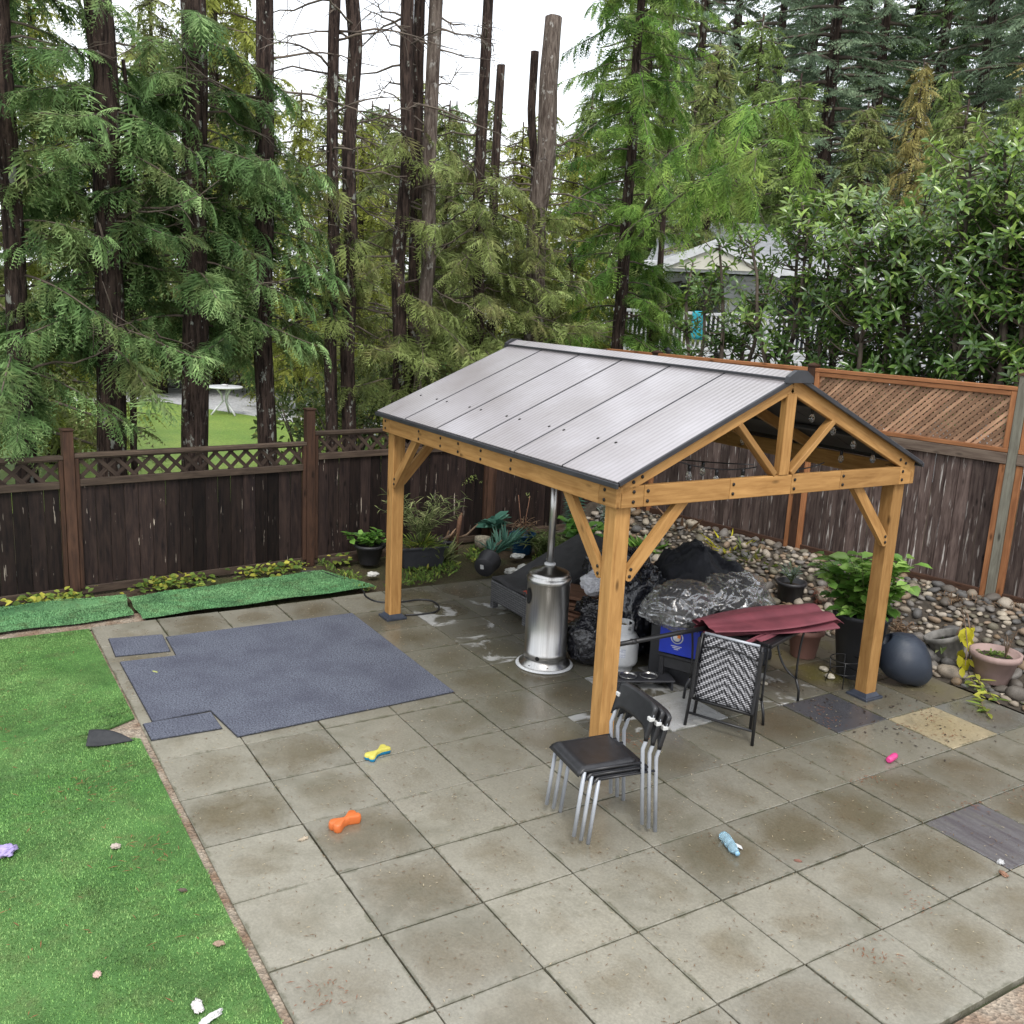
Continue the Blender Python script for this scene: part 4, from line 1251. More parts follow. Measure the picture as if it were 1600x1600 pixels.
spec2 = [  # px, distance, height, width, kind, leaves, label
    (985, 24, 13.0, 0.9, 'cedar2', 'lime', 'lime green cedar towering behind the dense bright cedar'),
    (1060, 30, 17.0, 0.8, 'fir', 'fir', 'blue green fir behind the long sweeping branch'),
    (1150, 26, 10.4, 1.0, 'cedar', 'lime', 'lime green cedar above the grey house roof'),
    (1180, 38, 22.0, 0.7, 'fir', 'fir', 'tall dark fir left of the widest dark fir'),
    (1260, 34, 21.0, 0.9, 'fir', 'fir', 'widest tall dark fir above the house roof'),
    (1330, 42, 24.0, 0.8, 'fir', 'fir', 'tall dark fir directly behind the golden conifer'),
    (1395, 27, 9.6, 0.62, 'cedar2', 'golden', 'golden brown pointed conifer in front of the dark firs'),
    (1440, 30, 10.0, 0.7, 'cedar', 'lime', 'slim lime conifer right of the golden one'),
    (1490, 40, 23.0, 0.8, 'fir', 'fir', 'tall dark fir behind the slim lime conifer'),
    (1560, 36, 21.0, 0.8, 'fir', 'fir', 'dark fir above the laurel by the tall treated post'),
    (1545, 26, 8.6, 0.9, 'cedar2', 'lime', 'lime conifer peeping over the tallest laurel'),
    (1010, 36, 20.0, 0.8, 'fir', 'fir', 'tall dark fir behind the towering lime cedar'),
    (1110, 44, 25.0, 0.75, 'fir', 'fir', 'tall blue fir left of the lime cedar above the house'),
    (1225, 46, 27.0, 0.8, 'fir', 'fir', 'far tall fir between two dark firs'),
    (1300, 48, 27.0, 0.8, 'fir', 'cedar_a', 'far deep green fir left of the golden conifer'),
    (1375, 50, 29.0, 0.8, 'fir', 'fir', 'far tall fir just left of the golden tip'),
    (1420, 46, 26.0, 0.8, 'fir', 'cedar_a', 'far deep green fir right of the golden tip'),
    (1455, 52, 29.0, 0.8, 'fir', 'fir', 'far fir behind the slim lime conifer'),
    (1525, 48, 28.0, 0.8, 'fir', 'cedar_a', 'far deep green fir above the tallest laurel'),
    (1600, 46, 26.0, 0.8, 'fir', 'fir', 'far fir above the treated post'),
    (1215, 24, 8.6, 1.1, 'cedar2', 'lime', 'low lime cedar over the middle of the house roof'),
    (1320, 25, 8.2, 1.1, 'cedar', 'cedar_b', 'low dull cedar left of the golden conifer foot'),
    (1470, 24, 8.0, 1.2, 'cedar2', 'cedar_b', 'low dull cedar over the laurels with clumped stems'),
    (1090, 22, 8.8, 1.0, 'cedar', 'cedar_b', 'dull cedar beside the house gable'),
    (1640, 30, 15.0, 1.0, 'fir', 'golden', 'brownish conifer at the far end beyond the laurels'),
]
for i, (px, dist, h, w, kind, mk, lab) in enumerate(spec2):
    back_tree(px, 470, dist=dist, h=h, w=w, kind=kind, matk=mk, label=lab, rz=r3.uniform(0, 6.28), group='tall conifers beyond the white house')

# ---- shrubs at the far edge of the lawn
def leaf_tpl(w=0.34, fold=0.12, droop=0.15):
    V = [(0, 0, 0), (0.3, w * .42, fold * .4), (0.3, 0, -.02), (0.3, -w * .42, fold * .4), (0.65, w * .45, fold * .4 - droop * .4), (0.65, 0, -.02 - droop * .4), (0.65, -w * .45, fold * .4 - droop * .4), (1, 0, -droop)]
    F = [(0, 2, 1), (0, 3, 2), (1, 2, 5), (1, 5, 4), (2, 3, 6), (2, 6, 5), (4, 5, 7), (5, 6, 7)]
    return np.array(V, float), np.array(F)
LEAF = [leaf_tpl(0.36), leaf_tpl(0.42, 0.2, 0.3), leaf_tpl(0.32, 0.05, 0.05)]
def bush(label, px, py, x, rad, h, n, ls, matk, seed, name='shrub', group='shrubs beyond the gravel path', z=0):
    rng = np.random.default_rng(seed)
    d = ray(px, py); t = (x - CAM_LOC[0]) / d[0]; p = CAM_LOC + t * d
    T = thing(name, label, 'shrub', (p[0], p[1], z), 0, group)
    cr = Crown(); lm = MB()
    for i in range(12):
        az = rng.uniform(0, 6.28); e = np.array([math.cos(az) * rad * .7, math.sin(az) * rad * .7, h * rng.uniform(.5, .95)])
        lm.tube([(0, 0, 0), e * .5 + np.array([0, 0, .1]), e], [0.03, 0.02, 0.006], 4)
    for i in range(n):
        u = rng.normal(0, 1, 3); u /= np.linalg.norm(u); u[2] = abs(u[2]) if rng.random() < .75 else u[2]
        r_ = rng.uniform(0.55, 1.0) ** 0.5 * (1 + 0.25 * math.sin(3 * u[0] + seed) * math.cos(4 * u[1]))
        q = np.array([u[0] * rad * r_, u[1] * rad * r_, h * 0.5 + u[2] * h * 0.5 * r_])
        cr.put(LEAF[i % 3], q, u + rng.normal(0, .6, 3), u + np.array([0, 0, .8]) + rng.normal(0, .3, 3), ls * rng.uniform(.7, 1.3), np.clip(rng.normal(.45, .2), 0, 1))
    tag(part('stems', lm, M['twig'], T), kind='stuff'); link('foliage', cr.mesh('foliage', M[matk]), T)
bl = ['low round shrub behind the gravel beside thick trunk pair', 'broad dark shrub at the lawn edge', 'yellowing shrub right of the white bistro table', 'dark shrub far behind the bistro table', 'leafy shrub by the tall fence post', 'tangled shrub behind the close trunk pair', 'ivy covered shrub left of the gazebo eave', 'dark shrub behind the twin trunks', 'dark shrub behind the gazebo ridge left end']
for i, (px, x, rad, h, ls, mk) in enumerate([(60, -27, 2.2, 2.6, .32, 'shrub_leaf'), (200, -28, 2.6, 2.4, .32, 'cedar_a'), (395, -24, 1.3, 1.8, .22, 'shrub_leaf'), (300, -29, 2.6, 2.6, .32, 'cedar_b'), (470, -11.0, 0.9, 1.5, .13, 'shrub_leaf'), (545, -9.0, 0.9, 2.0, .12, 'shrub_leaf'), (600, -8.0, 0.7, 2.3, .11, 'shrub_leaf'), (680, -9.5, 1.2, 2.2, .14, 'cedar_a'), (800, -8.5, 1.2, 2.6, .14, 'cedar_a')]):
    bush(bl[i], px, 600, x, rad, h, 1100, ls, mk, 300 + i)

# ---- laurel hedge behind the right fence
def laurel(label, px, py, off, zt, seed, nst=4, spread=1.1, nclu=120, matk='laurel', stems=None):
    rng = np.random.default_rng(seed)
    b = pp(px, py, (RO - RN * (off + 0.35))[:2], RN[:2])
    base = np.array([b.x, b.y, 0.25])
    T = thing('laurel', label, 'shrub', base, 0, 'laurels behind the weathered fence')
    cr = Crown(); lm = MB(); tk = MB()
    H = zt - 0.25
    tips = []
    for s in range(nst):
        az = s * 6.28 / nst + rng.uniform(-.6, .6); sp = spread * rng.uniform(0.25, 0.7); hh = H * rng.uniform(0.75, 0.98)
        pts = [np.array([math.cos(az) * sp * t ** 1.3 + rng.normal(0, .04), math.sin(az) * sp * t ** 1.3 + rng.normal(0, .04), hh * t]) for t in np.linspace(0, 1, 8)]
        pts[0] *= 0; pts[0] += np.array([rng.normal(0, .06), rng.normal(0, .06), 0])
        tk.tube(pts, [0.055 * (1 - 0.85 * i / 7) + .006 for i in range(8)], 7)
        tips.append((pts[-1], nz(pts[-1] - pts[-2])))
        for j in range(int(nclu * 1.7 / nst)):
            t = rng.uniform(0.2, 1.0) ** 0.6
            p, tan = interp(pts, min(t, .99))
            a2 = rng.uniform(0, 6.28); L = spread * rng.uniform(0.25, 0.85) * (1.15 - 0.6 * t)
            d = nz([math.cos(a2), math.sin(a2), rng.uniform(0.1, 1.0)])
            e = p + d * L + np.array([0, 0, .12 * L]); mpt = p + d * L * .5 + np.array([0, 0, -.03])
            lm.tube([p, mpt, e], [0.012, 0.008, 0.004], 4)
            tips.append((e, nz(e - mpt)))
    for (e, d) in tips:
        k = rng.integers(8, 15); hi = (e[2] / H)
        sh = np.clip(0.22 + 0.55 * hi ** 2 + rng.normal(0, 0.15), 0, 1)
        for i in range(k):
            az = i * 2.4 + rng.uniform(-.3, .3); t = i / k
            o = nz(np.cross(d, [0.3, 0.5, 0.8])); o2 = np.cross(d, o)
            rad = o * math.cos(az) + o2 * math.sin(az)
            dd = rad * (1.0 - 0.5 * (1 - t)) + d * rng.uniform(0.2, 0.9) * (1.1 - t) + np.array([0, 0, -0.15])
            cr.put(LEAF[rng.integers(3)], e - d * t * 0.16, dd, d + rad * -0.3 + np.array([0, 0, .3]), rng.uniform(0.10, 0.165), np.clip(sh + rng.normal(0, .14), 0, 1))
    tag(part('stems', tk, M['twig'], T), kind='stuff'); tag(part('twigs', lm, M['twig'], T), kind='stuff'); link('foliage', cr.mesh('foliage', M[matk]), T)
LP = [('thin laurel stem standing before the white house porch', 1080, 560, 0.9, 4.3, 2, 0.45, 26),
      ('young laurel with forked stem before the white railing', 1150, 560, 0.7, 4.5, 3, 0.55, 50),
      ('laurel with a curved side branch near the capped dark post', 1222, 560, 0.7, 4.8, 3, 0.7, 62),
      ('bushy laurel behind the capped dark fence post', 1290, 570, 0.9, 5.0, 4, 0.75, 95),
      ('laurel rising over the middle of the lattice screen', 1370, 575, 0.7, 5.0, 4, 0.85, 165),
      ('laurel with a clump of straight stems behind the lattice screen', 1440, 580, 0.95, 5.3, 4, 0.85, 165),
      ('tallest laurel with bare leaning stems beside the treated post', 1520, 585, 0.7, 5.6, 5, 0.9, 185),
      ('laurel with big bright leaves crowding the treated post', 1590, 585, 0.6, 5.4, 5, 0.85, 185),
      ('laurel at the far end past the treated post', 1670, 590, 0.7, 5.5, 4, 0.9, 150)]
for i, (lab, px, py, off, zt, ns, sp, nc) in enumerate(LP):
    laurel(lab, px, py, off, zt, 500 + i, ns, sp * 1.25, nc)
# low leafy laurel growth just over the fence
# ================================================================== OBJECTS ON THE PATIO
from mathutils import noise as mnoise
def steel_mat():
    t = NT('brushed_steel')
    n = t.noise(t.coords('Object', (40, 40, 0.3)), 2.0, 2, 0.5)
    t.base(t.mix(t.rng(n, .3, .7), (0.40, 0.39, 0.375), (0.50, 0.49, 0.475))); t.b.inputs['Metallic'].default_value = 1.0
    t.rough(0.30)
    return t.m
M['steel'] = steel_mat()
M['hole'] = simple('dark_hole', (0.004, 0.004, 0.004), None, 5, 0.9)
M['white_plastic'] = simple('white_plastic', (0.62, 0.62, 0.62), (0.5, 0.5, 0.49), 9, 0.45)
M['white_paint'] = simple('white_paint', (0.62, 0.63, 0.64), (0.5, 0.51, 0.52), 7, 0.4)
M['label_grey'] = simple('label_print', (0.42, 0.44, 0.50), (0.60, 0.62, 0.68), 60, 0.5)
def film_mat(name, base, base2, rough, st, sc, coat=0.0, stretch=(1, 1, 1)):
    t = NT(name)
    v = t.coords('Object', stretch)
    a = t.noise(v, sc, 1.5, 0.5, 1.5); b = t.noise(v, sc * 2.6, 1.5, 0.5, 1.5)
    h = t.math('ADD', t.math('ABSOLUTE', t.math('SUBTRACT', a, 0.5)), t.math('MULTIPLY', t.math('ABSOLUTE', t.math('SUBTRACT', b, 0.5)), 0.5))
    t.base(t.mix(t.rng(a, .35, .65), base, base2)); t.rough(rough)
    t.b.inputs['Coat Weight'].default_value = coat; t.b.inputs['Coat Roughness'].default_value = 0.12
    t.bump(h, st, 0.06)
    return t.m
def clear_film():
    t = NT('clear_plastic_film')
    gl = t.N('ShaderNodeBsdfGlossy'); gl.inputs['Roughness'].default_value = 0.2; gl.inputs['Color'].default_value = (1, 1, 1, 1)
    df = t.N('ShaderNodeBsdfDiffuse'); df.inputs['Color'].default_value = (.7, .71, .75, 1)
    tr = t.N('ShaderNodeBsdfTransparent')
    fr_ = t.N('ShaderNodeLayerWeight'); fr_.inputs['Blend'].default_value = 0.4
    m0 = t.N('ShaderNodeMixShader'); m0.inputs['Fac'].default_value = 0.12; t.L(gl.outputs[0], m0.inputs[1]); t.L(df.outputs[0], m0.inputs[2])
    m1 = t.N('ShaderNodeMixShader'); t.L(t.rng(fr_.outputs['Facing'], 0.0, 0.9, 0.10, 0.72), m1.inputs['Fac'])
    t.L(tr.outputs[0], m1.inputs[1]); t.L(m0.outputs[0], m1.inputs[2])
    t.L(m1.outputs[0], t.n['Material Output'].inputs['Surface'])
    return t.m
M['film'] = clear_film()
M['bin_bag'] = film_mat('black_bin_bag', (0.010, 0.010, 0.013), (0.018, 0.018, 0.024), 0.17, 0.75, 5, 0.5)
M['wrap'] = film_mat('clear_wrap_over_cushion', (0.060, 0.060, 0.070), (0.20, 0.20, 0.215), 0.22, 1.0, 6, 0.9, (1, 1, 1.0))
M['wrap_dark'] = film_mat('dark_wrap', (0.014, 0.015, 0.022), (0.03, 0.032, 0.042), 0.16, 0.8, 5, 0.8)
M['white_bag'] = film_mat('white_carrier_bag', (0.62, 0.62, 0.66), (0.75, 0.75, 0.78), 0.45, 0.5, 7)
M['tarp'] = simple('black_cloth_cover', (0.012, 0.013, 0.018), (0.020, 0.021, 0.028), 6, 0.7, bump=0.5, bscale=16, bd=0.03)
M['charcoal'] = simple('charcoal_fabric', (0.045, 0.044, 0.046), (0.032, 0.031, 0.033), 12, 0.85, bump=0.3, bscale=90)
M['burgundy'] = simple('burgundy_canvas', (0.185, 0.043, 0.058), (0.13, 0.030, 0.042), 5, 0.7, bump=0.2, bscale=120)
M['black_plastic'] = simple('black_plastic', (0.014, 0.014, 0.016), (0.022, 0.022, 0.025), 20, 0.36, bump=0.25, bscale=70, bd=0.002)
M['grey_tube'] = simple('silver_painted_tube', (0.43, 0.45, 0.49), (0.33, 0.35, 0.39), 6, 0.4, 0.15)
def wicker_mat(name, a, b, sx, sz):
    t = NT(name)
    v = t.coords('Object', rand=False)
    k = t.N('ShaderNodeTexBrick'); k.offset = 0.5
    k.inputs['Color1'].default_value = (*a, 1); k.inputs['Color2'].default_value = (*b, 1); k.inputs['Mortar'].default_value = (0.01, 0.01, 0.01, 1)
    k.inputs['Scale'].default_value = 1.0; k.inputs['Brick Width'].default_value = sx; k.inputs['Row Height'].default_value = sz; k.inputs['Mortar Size'].default_value = sz * 0.12
    mp = t.N('ShaderNodeMapping'); mp.inputs['Rotation'].default_value = (math.radians(90), 0, 0); t.L(v, mp.inputs['Vector'])
    sp = t.N('ShaderNodeSeparateXYZ'); t.L(v, sp.inputs[0])
    cb = t.N('ShaderNodeCombineXYZ'); t.L(t.math('ADD', sp.outputs[0], sp.outputs[1]), cb.inputs[0]); t.L(sp.outputs[2], cb.inputs[1])
    t.L(cb.outputs[0], k.inputs['Vector'])
    t.base(k.outputs['Color']); t.rough(0.5)
    t.bump(t.math('SUBTRACT', 1.0, k.outputs['Fac']), 0.9, 0.006)
    return t.m
M['rattan'] = wicker_mat('grey_rattan', (0.085, 0.085, 0.09), (0.125, 0.125, 0.13), 0.09, 0.024)
def herring_mat():
    t = NT('black_white_wicker')
    v = t.coords('Object', rand=False)
    sp = t.N('ShaderNodeSeparateXYZ'); t.L(v, sp.inputs[0])
    ax = t.math('ABSOLUTE', t.math('ADD', sp.outputs[0], 0.004))
    n1 = t.noise(v, 9, 4, 0.6)
    ph = t.math('ADD', t.math('ADD', sp.outputs[2], t.math('MULTIPLY', ax, 0.8)), t.math('MULTIPLY', n1, 0.02))
    st = t.math('SINE', t.math('MULTIPLY', ph, 2 * math.pi / 0.062))
    row = t.math('SINE', t.math('MULTIPLY', sp.outputs[2], 2 * math.pi / 0.0145))
    col = t.math('SINE', t.math('ADD', t.math('MULTIPLY', sp.outputs[0], 2 * math.pi / 0.03), t.math('MULTIPLY', t.math('FLOOR', t.math('MULTIPLY', sp.outputs[2], 1 / 0.0145)), 1.9)))
    f = t.math('ADD', t.math('ADD', t.math('MULTIPLY', st, 0.62), t.math('MULTIPLY', col, 0.55)), t.math('MULTIPLY', t.math('SUBTRACT', t.noise(v, 60, 3, 0.6), 0.5), 1.6))
    c = t.mix(t.rng(f, -0.45, 0.6), (0.022, 0.022, 0.028), (0.50, 0.50, 0.53))
    c = t.val(c, t.rng(row, -1, 0, 0.45, 1.0))
    t.base(c); t.rough(0.45)
    t.bump(t.math('ADD', row, t.math('MULTIPLY', col, 0.6)), 0.8, 0.004)
    return t.m
M['herring'] = herring_mat()
M['plankwood'] = wood('old_board_wood', (0.25, 0.135, 0.085), (0.13, 0.068, 0.045), 0.75, 0.25)

def blob(center, rad, seed, amp=0.18, f=1.6, sub=4, fold=0.0, flat=None, knot=None):
    V, F = ico(sub)
    out = []
    for p in V:
        q = Vector((p.x * f + seed * 3.1, p.y * f + seed, p.z * f - seed * 1.7))
        d = 1 + amp * mnoise.noise(q) + amp * 0.5 * mnoise.noise(q * 2.3)
        if fold:
            rg = 1 - abs(mnoise.noise(q * 3.2 + Vector((4, 2, 1))))
            d += fold * (rg ** 4 - 0.4)
            rg2 = 1 - abs(mnoise.noise(q * 7.0))
            d += fold * 0.4 * (rg2 ** 4 - 0.4)
        v = Vector((p.x * rad[0] * d, p.y * rad[1] * d, p.z * rad[2] * d))
        if knot and p.z > 0.55:
            k = (p.z - 0.55) / 0.45
            v.x *= 1 - 0.75 * k; v.y *= 1 - 0.75 * k; v.z += knot * k * k
        if flat is not None and v.z < flat: v.z = flat + (v.z - flat) * 0.05
        out.append(v + Vector(center))
    mb = MB(); mb.add(out, F, True)
    return mb

# ---------------------------------------------------------------- patio heater
hp = gp(850, 1038)
ht = thing('patio_heater', 'tall stainless steel patio heater with round tank housing and pole', 'heater', (hp.x, hp.y, 0), math.radians(-40))
mb = MB(); mb.lathe([(0.262, 0.006), (0.268, 0.012), (0.262, 0.022), (0.245, 0.026), (0.235, 0.022)], 48); part('base_ring', mb, M['white_paint'], ht)
mb = MB(); mb.lathe([(0.238, 0.008), (0.238, 0.035), (0.205, 0.058), (0.200, 0.085)], 48); part('base', mb, M['steel'], ht)
mb = MB(); mb.lathe([(0.198, 0.085), (0.198, 0.155), (0.1945, 0.158), (0.1945, 0.80), (0.199, 0.805), (0.203, 0.815), (0.203, 0.845), (0.192, 0.855), (0.188, 0.868), (0.188, 0.885), (0.165, 0.905), (0.09, 0.925), (0.045, 0.955), (0.03, 0.96)], 64); hb = part('tank_housing', mb, M['steel'], ht)
def onhouse(px, py): return None
for nm, az, z, rx, rz_ in (('handle_hole', -58, 0.68, 0.045, 0.075), ('valve_hole', -14, 0.118, 0.02, 0.022), ('vent_hole', -32, 0.045, 0.008, 0.008), ('vent_hole', 14, 0.045, 0.008, 0.008)):
    a = math.radians(az); R = 0.196 if z > 0.1 else 0.222
    mb = MB(); n = 20
    ring = []
    for i in range(n):
        th = 2 * math.pi * i / n
        aa = a + rx * math.cos(th) / R
        ring.append(((R + 0.003) * math.cos(aa), (R + 0.003) * math.sin(aa), z + rz_ * math.sin(th)))
    mb.add(ring, [tuple(range(n))]); part(nm, mb, M['hole'], ht)
mb = MB(); mb.tube([(0, 0, 0.95), (0, 0, 1.93)], 0.032, 20); part('pole', mb, M['steel'], ht)
mb = MB(); mb.lathe([(0.04, 0.955), (0.052, 0.96), (0.052, 0.975), (0.035, 0.985)], 20); part('pole_collar', mb, M['white_paint'], ht)
mb = MB(); mb.cbox((-0.09, -0.02, 0.97), (0.11, 0.03, 0.018), 0.004, Matrix.Rotation(0.4, 3, 'Z')); part('latch', mb, M['steel'], ht)
mb = MB(); mb.lathe([(0.04, 1.70), (0.046, 1.71), (0.046, 1.80), (0.04, 1.82), (0.055, 1.84), (0.10, 1.90), (0.10, 2.08), (0.085, 2.10)], 28); part('burner', mb, M['steel'], ht)
mb = MB(); mb.lathe([(0.40, 2.105), (0.405, 2.11), (0.30, 2.165), (0.12, 2.20), (0.0, 2.205)], 40); part('reflector', mb, M['steel'], ht)

# ---------------------------------------------------------------- rattan lounge with charcoal cover
sf = thing('rattan_lounge', 'grey rattan lounge base with sloping charcoal cover behind the patio heater', 'lounge', (-2.34, 3.25, 0))
X0, X1, Y0, Y1 = -0.36, 0.36, -0.57, 0.62
mb = MB(); mb.cbox((0, (Y0 + Y1) / 2, 0.195), (X1 - X0, Y1 - Y0, 0.23), 0.012); part('base', mb, M['rattan'], sf)
for x in (X0 + .035, X1 - .035):
    for y in (Y0 + .035, Y1 - .035):
        mb = MB(); mb.cbox((x, y, 0.045), (0.065, 0.065, 0.09), 0.005); part('leg', mb, M['rattan'], sf)
mb = MB()
def cov(u, v):
    x = X0 - 0.012 + u * (X1 - X0 + 0.024); y = Y0 + 0.02 + v * 1.18
    z = 0.322 + (0.0 if v < 0.22 else (v - 0.22) * 0.54) + 0.012 * math.sin(u * 9 + v * 4)
    if u > 0.93: z -= 0.10 * (u - 0.93) / 0.07
    return (x, y, z)
mb.grid(cov, 24, 20)
o = part('cover', mb, M['charcoal'], sf)
md = o.modifiers.new('thick', 'SOLIDIFY'); md.thickness = 0.03; md.offset = 0
mb = MB()
def sidec(u, v):
    y = Y0 + 0.28 + u * 0.9
    zt = 0.30 + max(0, (y - Y0 - 0.28)) * 0.46
    return (X1 + 0.012 + 0.03 * math.sin(u * 7) * v, y + 0.16 * v, zt * (1 - v) + 0.28 * v)
mb.grid(sidec, 16, 8); o = part('cover_side', mb, M['charcoal'], sf)
md = o.modifiers.new('thick', 'SOLIDIFY'); md.thickness = 0.012
o = thing('red_rag', 'small red rag tucked by the corner of the rattan lounge', 'rag', (-2.06, 2.74, 0.32))
part('cloth', blob((0, 0, 0.015), (0.05, 0.035, 0.022), 4.2, 0.5, 2.5, 3), simple('red_cloth', (0.42, 0.07, 0.04), (0.30, 0.05, 0.03), 8, 0.8), o)

# ---------------------------------------------------------------- board stack, bags
stp = Vector((-1.50, 3.02, 0))
rb = random.Random(4)
for i in range(13):
    z = 0.03 + i * 0.036
    lab = 'brown weathered board in the pile by the heater, ' + ['lowest', 'second from the bottom', 'third from the bottom', 'fourth from the bottom', 'fifth from the bottom', 'sixth from the bottom', 'seventh from the bottom', 'sixth from the top', 'fifth from the top', 'fourth from the top', 'third from the top', 'second from the top', 'topmost'][i]
    L = rb.uniform(0.60, 0.78)
    o = thing('board', lab, 'board', (stp.x + rb.uniform(-.04, .04), stp.y + rb.uniform(-.05, .05), z), 0, 'boards piled behind the heater')
    mb = MB(); mb.cbox((0, 0, 0), (L, rb.uniform(0.30, 0.46), 0.026), 0.003)
    part('plank', mb, M['plankwood'], o, None, (rb.uniform(-.02, .02), rb.uniform(-.02, .02), 0.45 + rb.uniform(-.22, .22)))
bp_ = gp(908, 1040)
o = thing('bin_bag', 'tied black bin bag standing between heater and front post', 'bag', (bp_.x - 0.05, bp_.y + 0.08, 0))
part('bag', blob((0, 0, 0.235), (0.20, 0.20, 0.24), 1.3, 0.16, 1.5, 4, 0.10, 0.004 - 0.235 + 0.0, 0.06), M['bin_bag'], o)
part('knot', blob((0.0, 0.02, 0.53), (0.13, 0.11, 0.085), 2.7, 0.4, 2.0, 4, 0.25), M['bin_bag'], o)
wp = gp(932, 912, 0.60)
o = thing('carrier_bag', 'white plastic carrier bag resting on the brown board pile', 'bag', (wp.x + .02, wp.y + .02, 0.49))
part('bag', blob((0, 0, 0.11), (0.16, 0.20, 0.12), 6.1, 0.3, 1.3, 4, 0.10, -0.10), M['white_bag'], o)
o = thing('bundle', 'dark plastic wrapped bundle heaped behind the front gazebo post', 'bundle', (-1.55, 3.55, 0))
part('wrap', blob((0, 0, 0.42), (0.46, 0.34, 0.47), 8.4, 0.22, 1.5, 4, 0.12, -0.41), M['wrap_dark'], o)
o = thing('bundle', 'dark shiny wrapped bundle beside the black cloth heap', 'bundle', (-0.98, 3.28, 0))
part('wrap', blob((0, 0, 0.40), (0.30, 0.34, 0.47), 3.4, 0.22, 1.5, 4, 0.14, -0.39), M['wrap_dark'], o)
o = thing('covered_heap', 'black cloth cover heaped in a peak against the river stones', 'cover', (-0.95, 4.05, 0))
def heap():
    mb = blob((0, 0, 0.2), (0.74, 0.62, 0.82), 5.7, 0.30, 1.0, 5, 0.07, -0.19)
    mb.v = [(x * (1 - 0.35 * max(0, z) / 1.1), y * (1 - 0.35 * max(0, z) / 1.1), z) for x, y, z in mb.v]
    return mb
part('cloth', heap(), M['tarp'], o)
# bench of dark crates that carries the wrapped cushions
o = thing('storage_chest', 'low black storage chest under the clear wrapped cushions', 'chest', (-0.28, 3.62, 0), math.radians(18))
mb = MB(); mb.cbox((0, 0, 0.26), (0.62, 1.10, 0.5), 0.015); part('box', mb, M['black_plastic'], o)
mb = MB(); mb.cbox((0, 0, 0.53), (0.66, 1.14, 0.04), 0.012); part('lid', mb, M['black_plastic'], o)
for lab, (px, py), z, rad, sd, rz in (
        ('clear plastic wrapped cushion bundle nearest the front post', (1062, 946), 0.73, (0.30, 0.37, 0.20), 1.9, 0.5),
        ('clear plastic wrapped cushion bundle touching the burgundy umbrella', (1146, 934), 0.74, (0.27, 0.42, 0.205), 7.7, 0.1)):
    c = gp(px, py, z)
    o = thing('wrapped_cushion', lab, 'cushion', (c.x, c.y, z - 0.18), rz)
    part('cushion', blob((0, 0, 0.185), tuple(x * 0.9 for x in rad), sd, 0.16, 1.1, 4, 0.02, -0.15), M['charcoal'], o)
    mbw = blob((0, 0, 0.185), rad, sd, 0.22, 1.25, 5, 0.0, -0.16)
    cen = Vector((0, 0, .185)); out = []
    for v in mbw.v:                                   # pulled-tight creases in the film
        q = Vector(v); n_ = (q - cen); l_ = n_.length
        a = 1 - abs(mnoise.noise(Vector((q.x * 4 + sd, q.y * 11, q.z * 9)))); b = 1 - abs(mnoise.noise(Vector((q.x * 13, q.y * 5 + sd, q.z * 12))))
        c_ = 1 - abs(mnoise.noise(Vector((q.x * 22 + q.y * 9, q.y * 20, q.z * 6 + sd))))
        out.append(tuple(q + n_ / l_ * (0.024 * a ** 6 + 0.018 * b ** 6 + 0.004 * c_ ** 5 - 0.010)))
    mbw.v = out
    part('wrapping', mbw, M['film'], o)

# ---------------------------------------------------------------- propane tank
tp_ = gp(969, 1044)
o = thing('propane_tank', 'white propane gas cylinder behind the front gazebo post', 'tank', (tp_.x, tp_.y, 0), math.radians(-40))
mb = MB(); mb.lathe([(0.105, 0.0), (0.11, 0.006), (0.11, 0.045), (0.14, 0.06), (0.152, 0.09), (0.153, 0.26), (0.148, 0.31), (0.12, 0.352), (0.07, 0.374), (0.0, 0.378)], 36); part('body', mb, M['white_paint'], o)
mb = MB()
for i in range(30):
    a0 = math.radians(40 + i * 280 / 30 - 90 + 40); a1 = math.radians(40 + (i + 1) * 280 / 30 - 90 + 40)
    z0, z1 = 0.355, 0.455
    if i % 10 in (4, 5, 6): segs = ((0.355, 0.40), (0.438, 0.455))
    else: segs = ((z0, z1),)
    for s0, s1 in segs:
        q = [(r_ * math.cos(a), r_ * math.sin(a), z) for r_ in (0.092, 0.098) for a in (a0, a1) for z in (s0, s1)]
        mb.add(q, [(0, 1, 3, 2), (4, 6, 7, 5), (1, 5, 7, 3), (0, 2, 6, 4)])
part('collar', mb, M['white_paint'], o)
mb = MB(); mb.lathe([(0.02, 0.375), (0.02, 0.40), (0.012, 0.41), (0.03, 0.415), (0.03, 0.43), (0, 0.432)], 12); part('valve', mb, simple('brass', (0.5, 0.36, 0.12), None, 6, 0.35, 1.0), o)
mb = MB()
def lab_(u, v):
    a = math.radians(-20 - 60 + u * 95); return (0.1545 * math.cos(a), 0.1545 * math.sin(a), 0.155 + v * 0.085)
mb.grid(lab_, 14, 2)
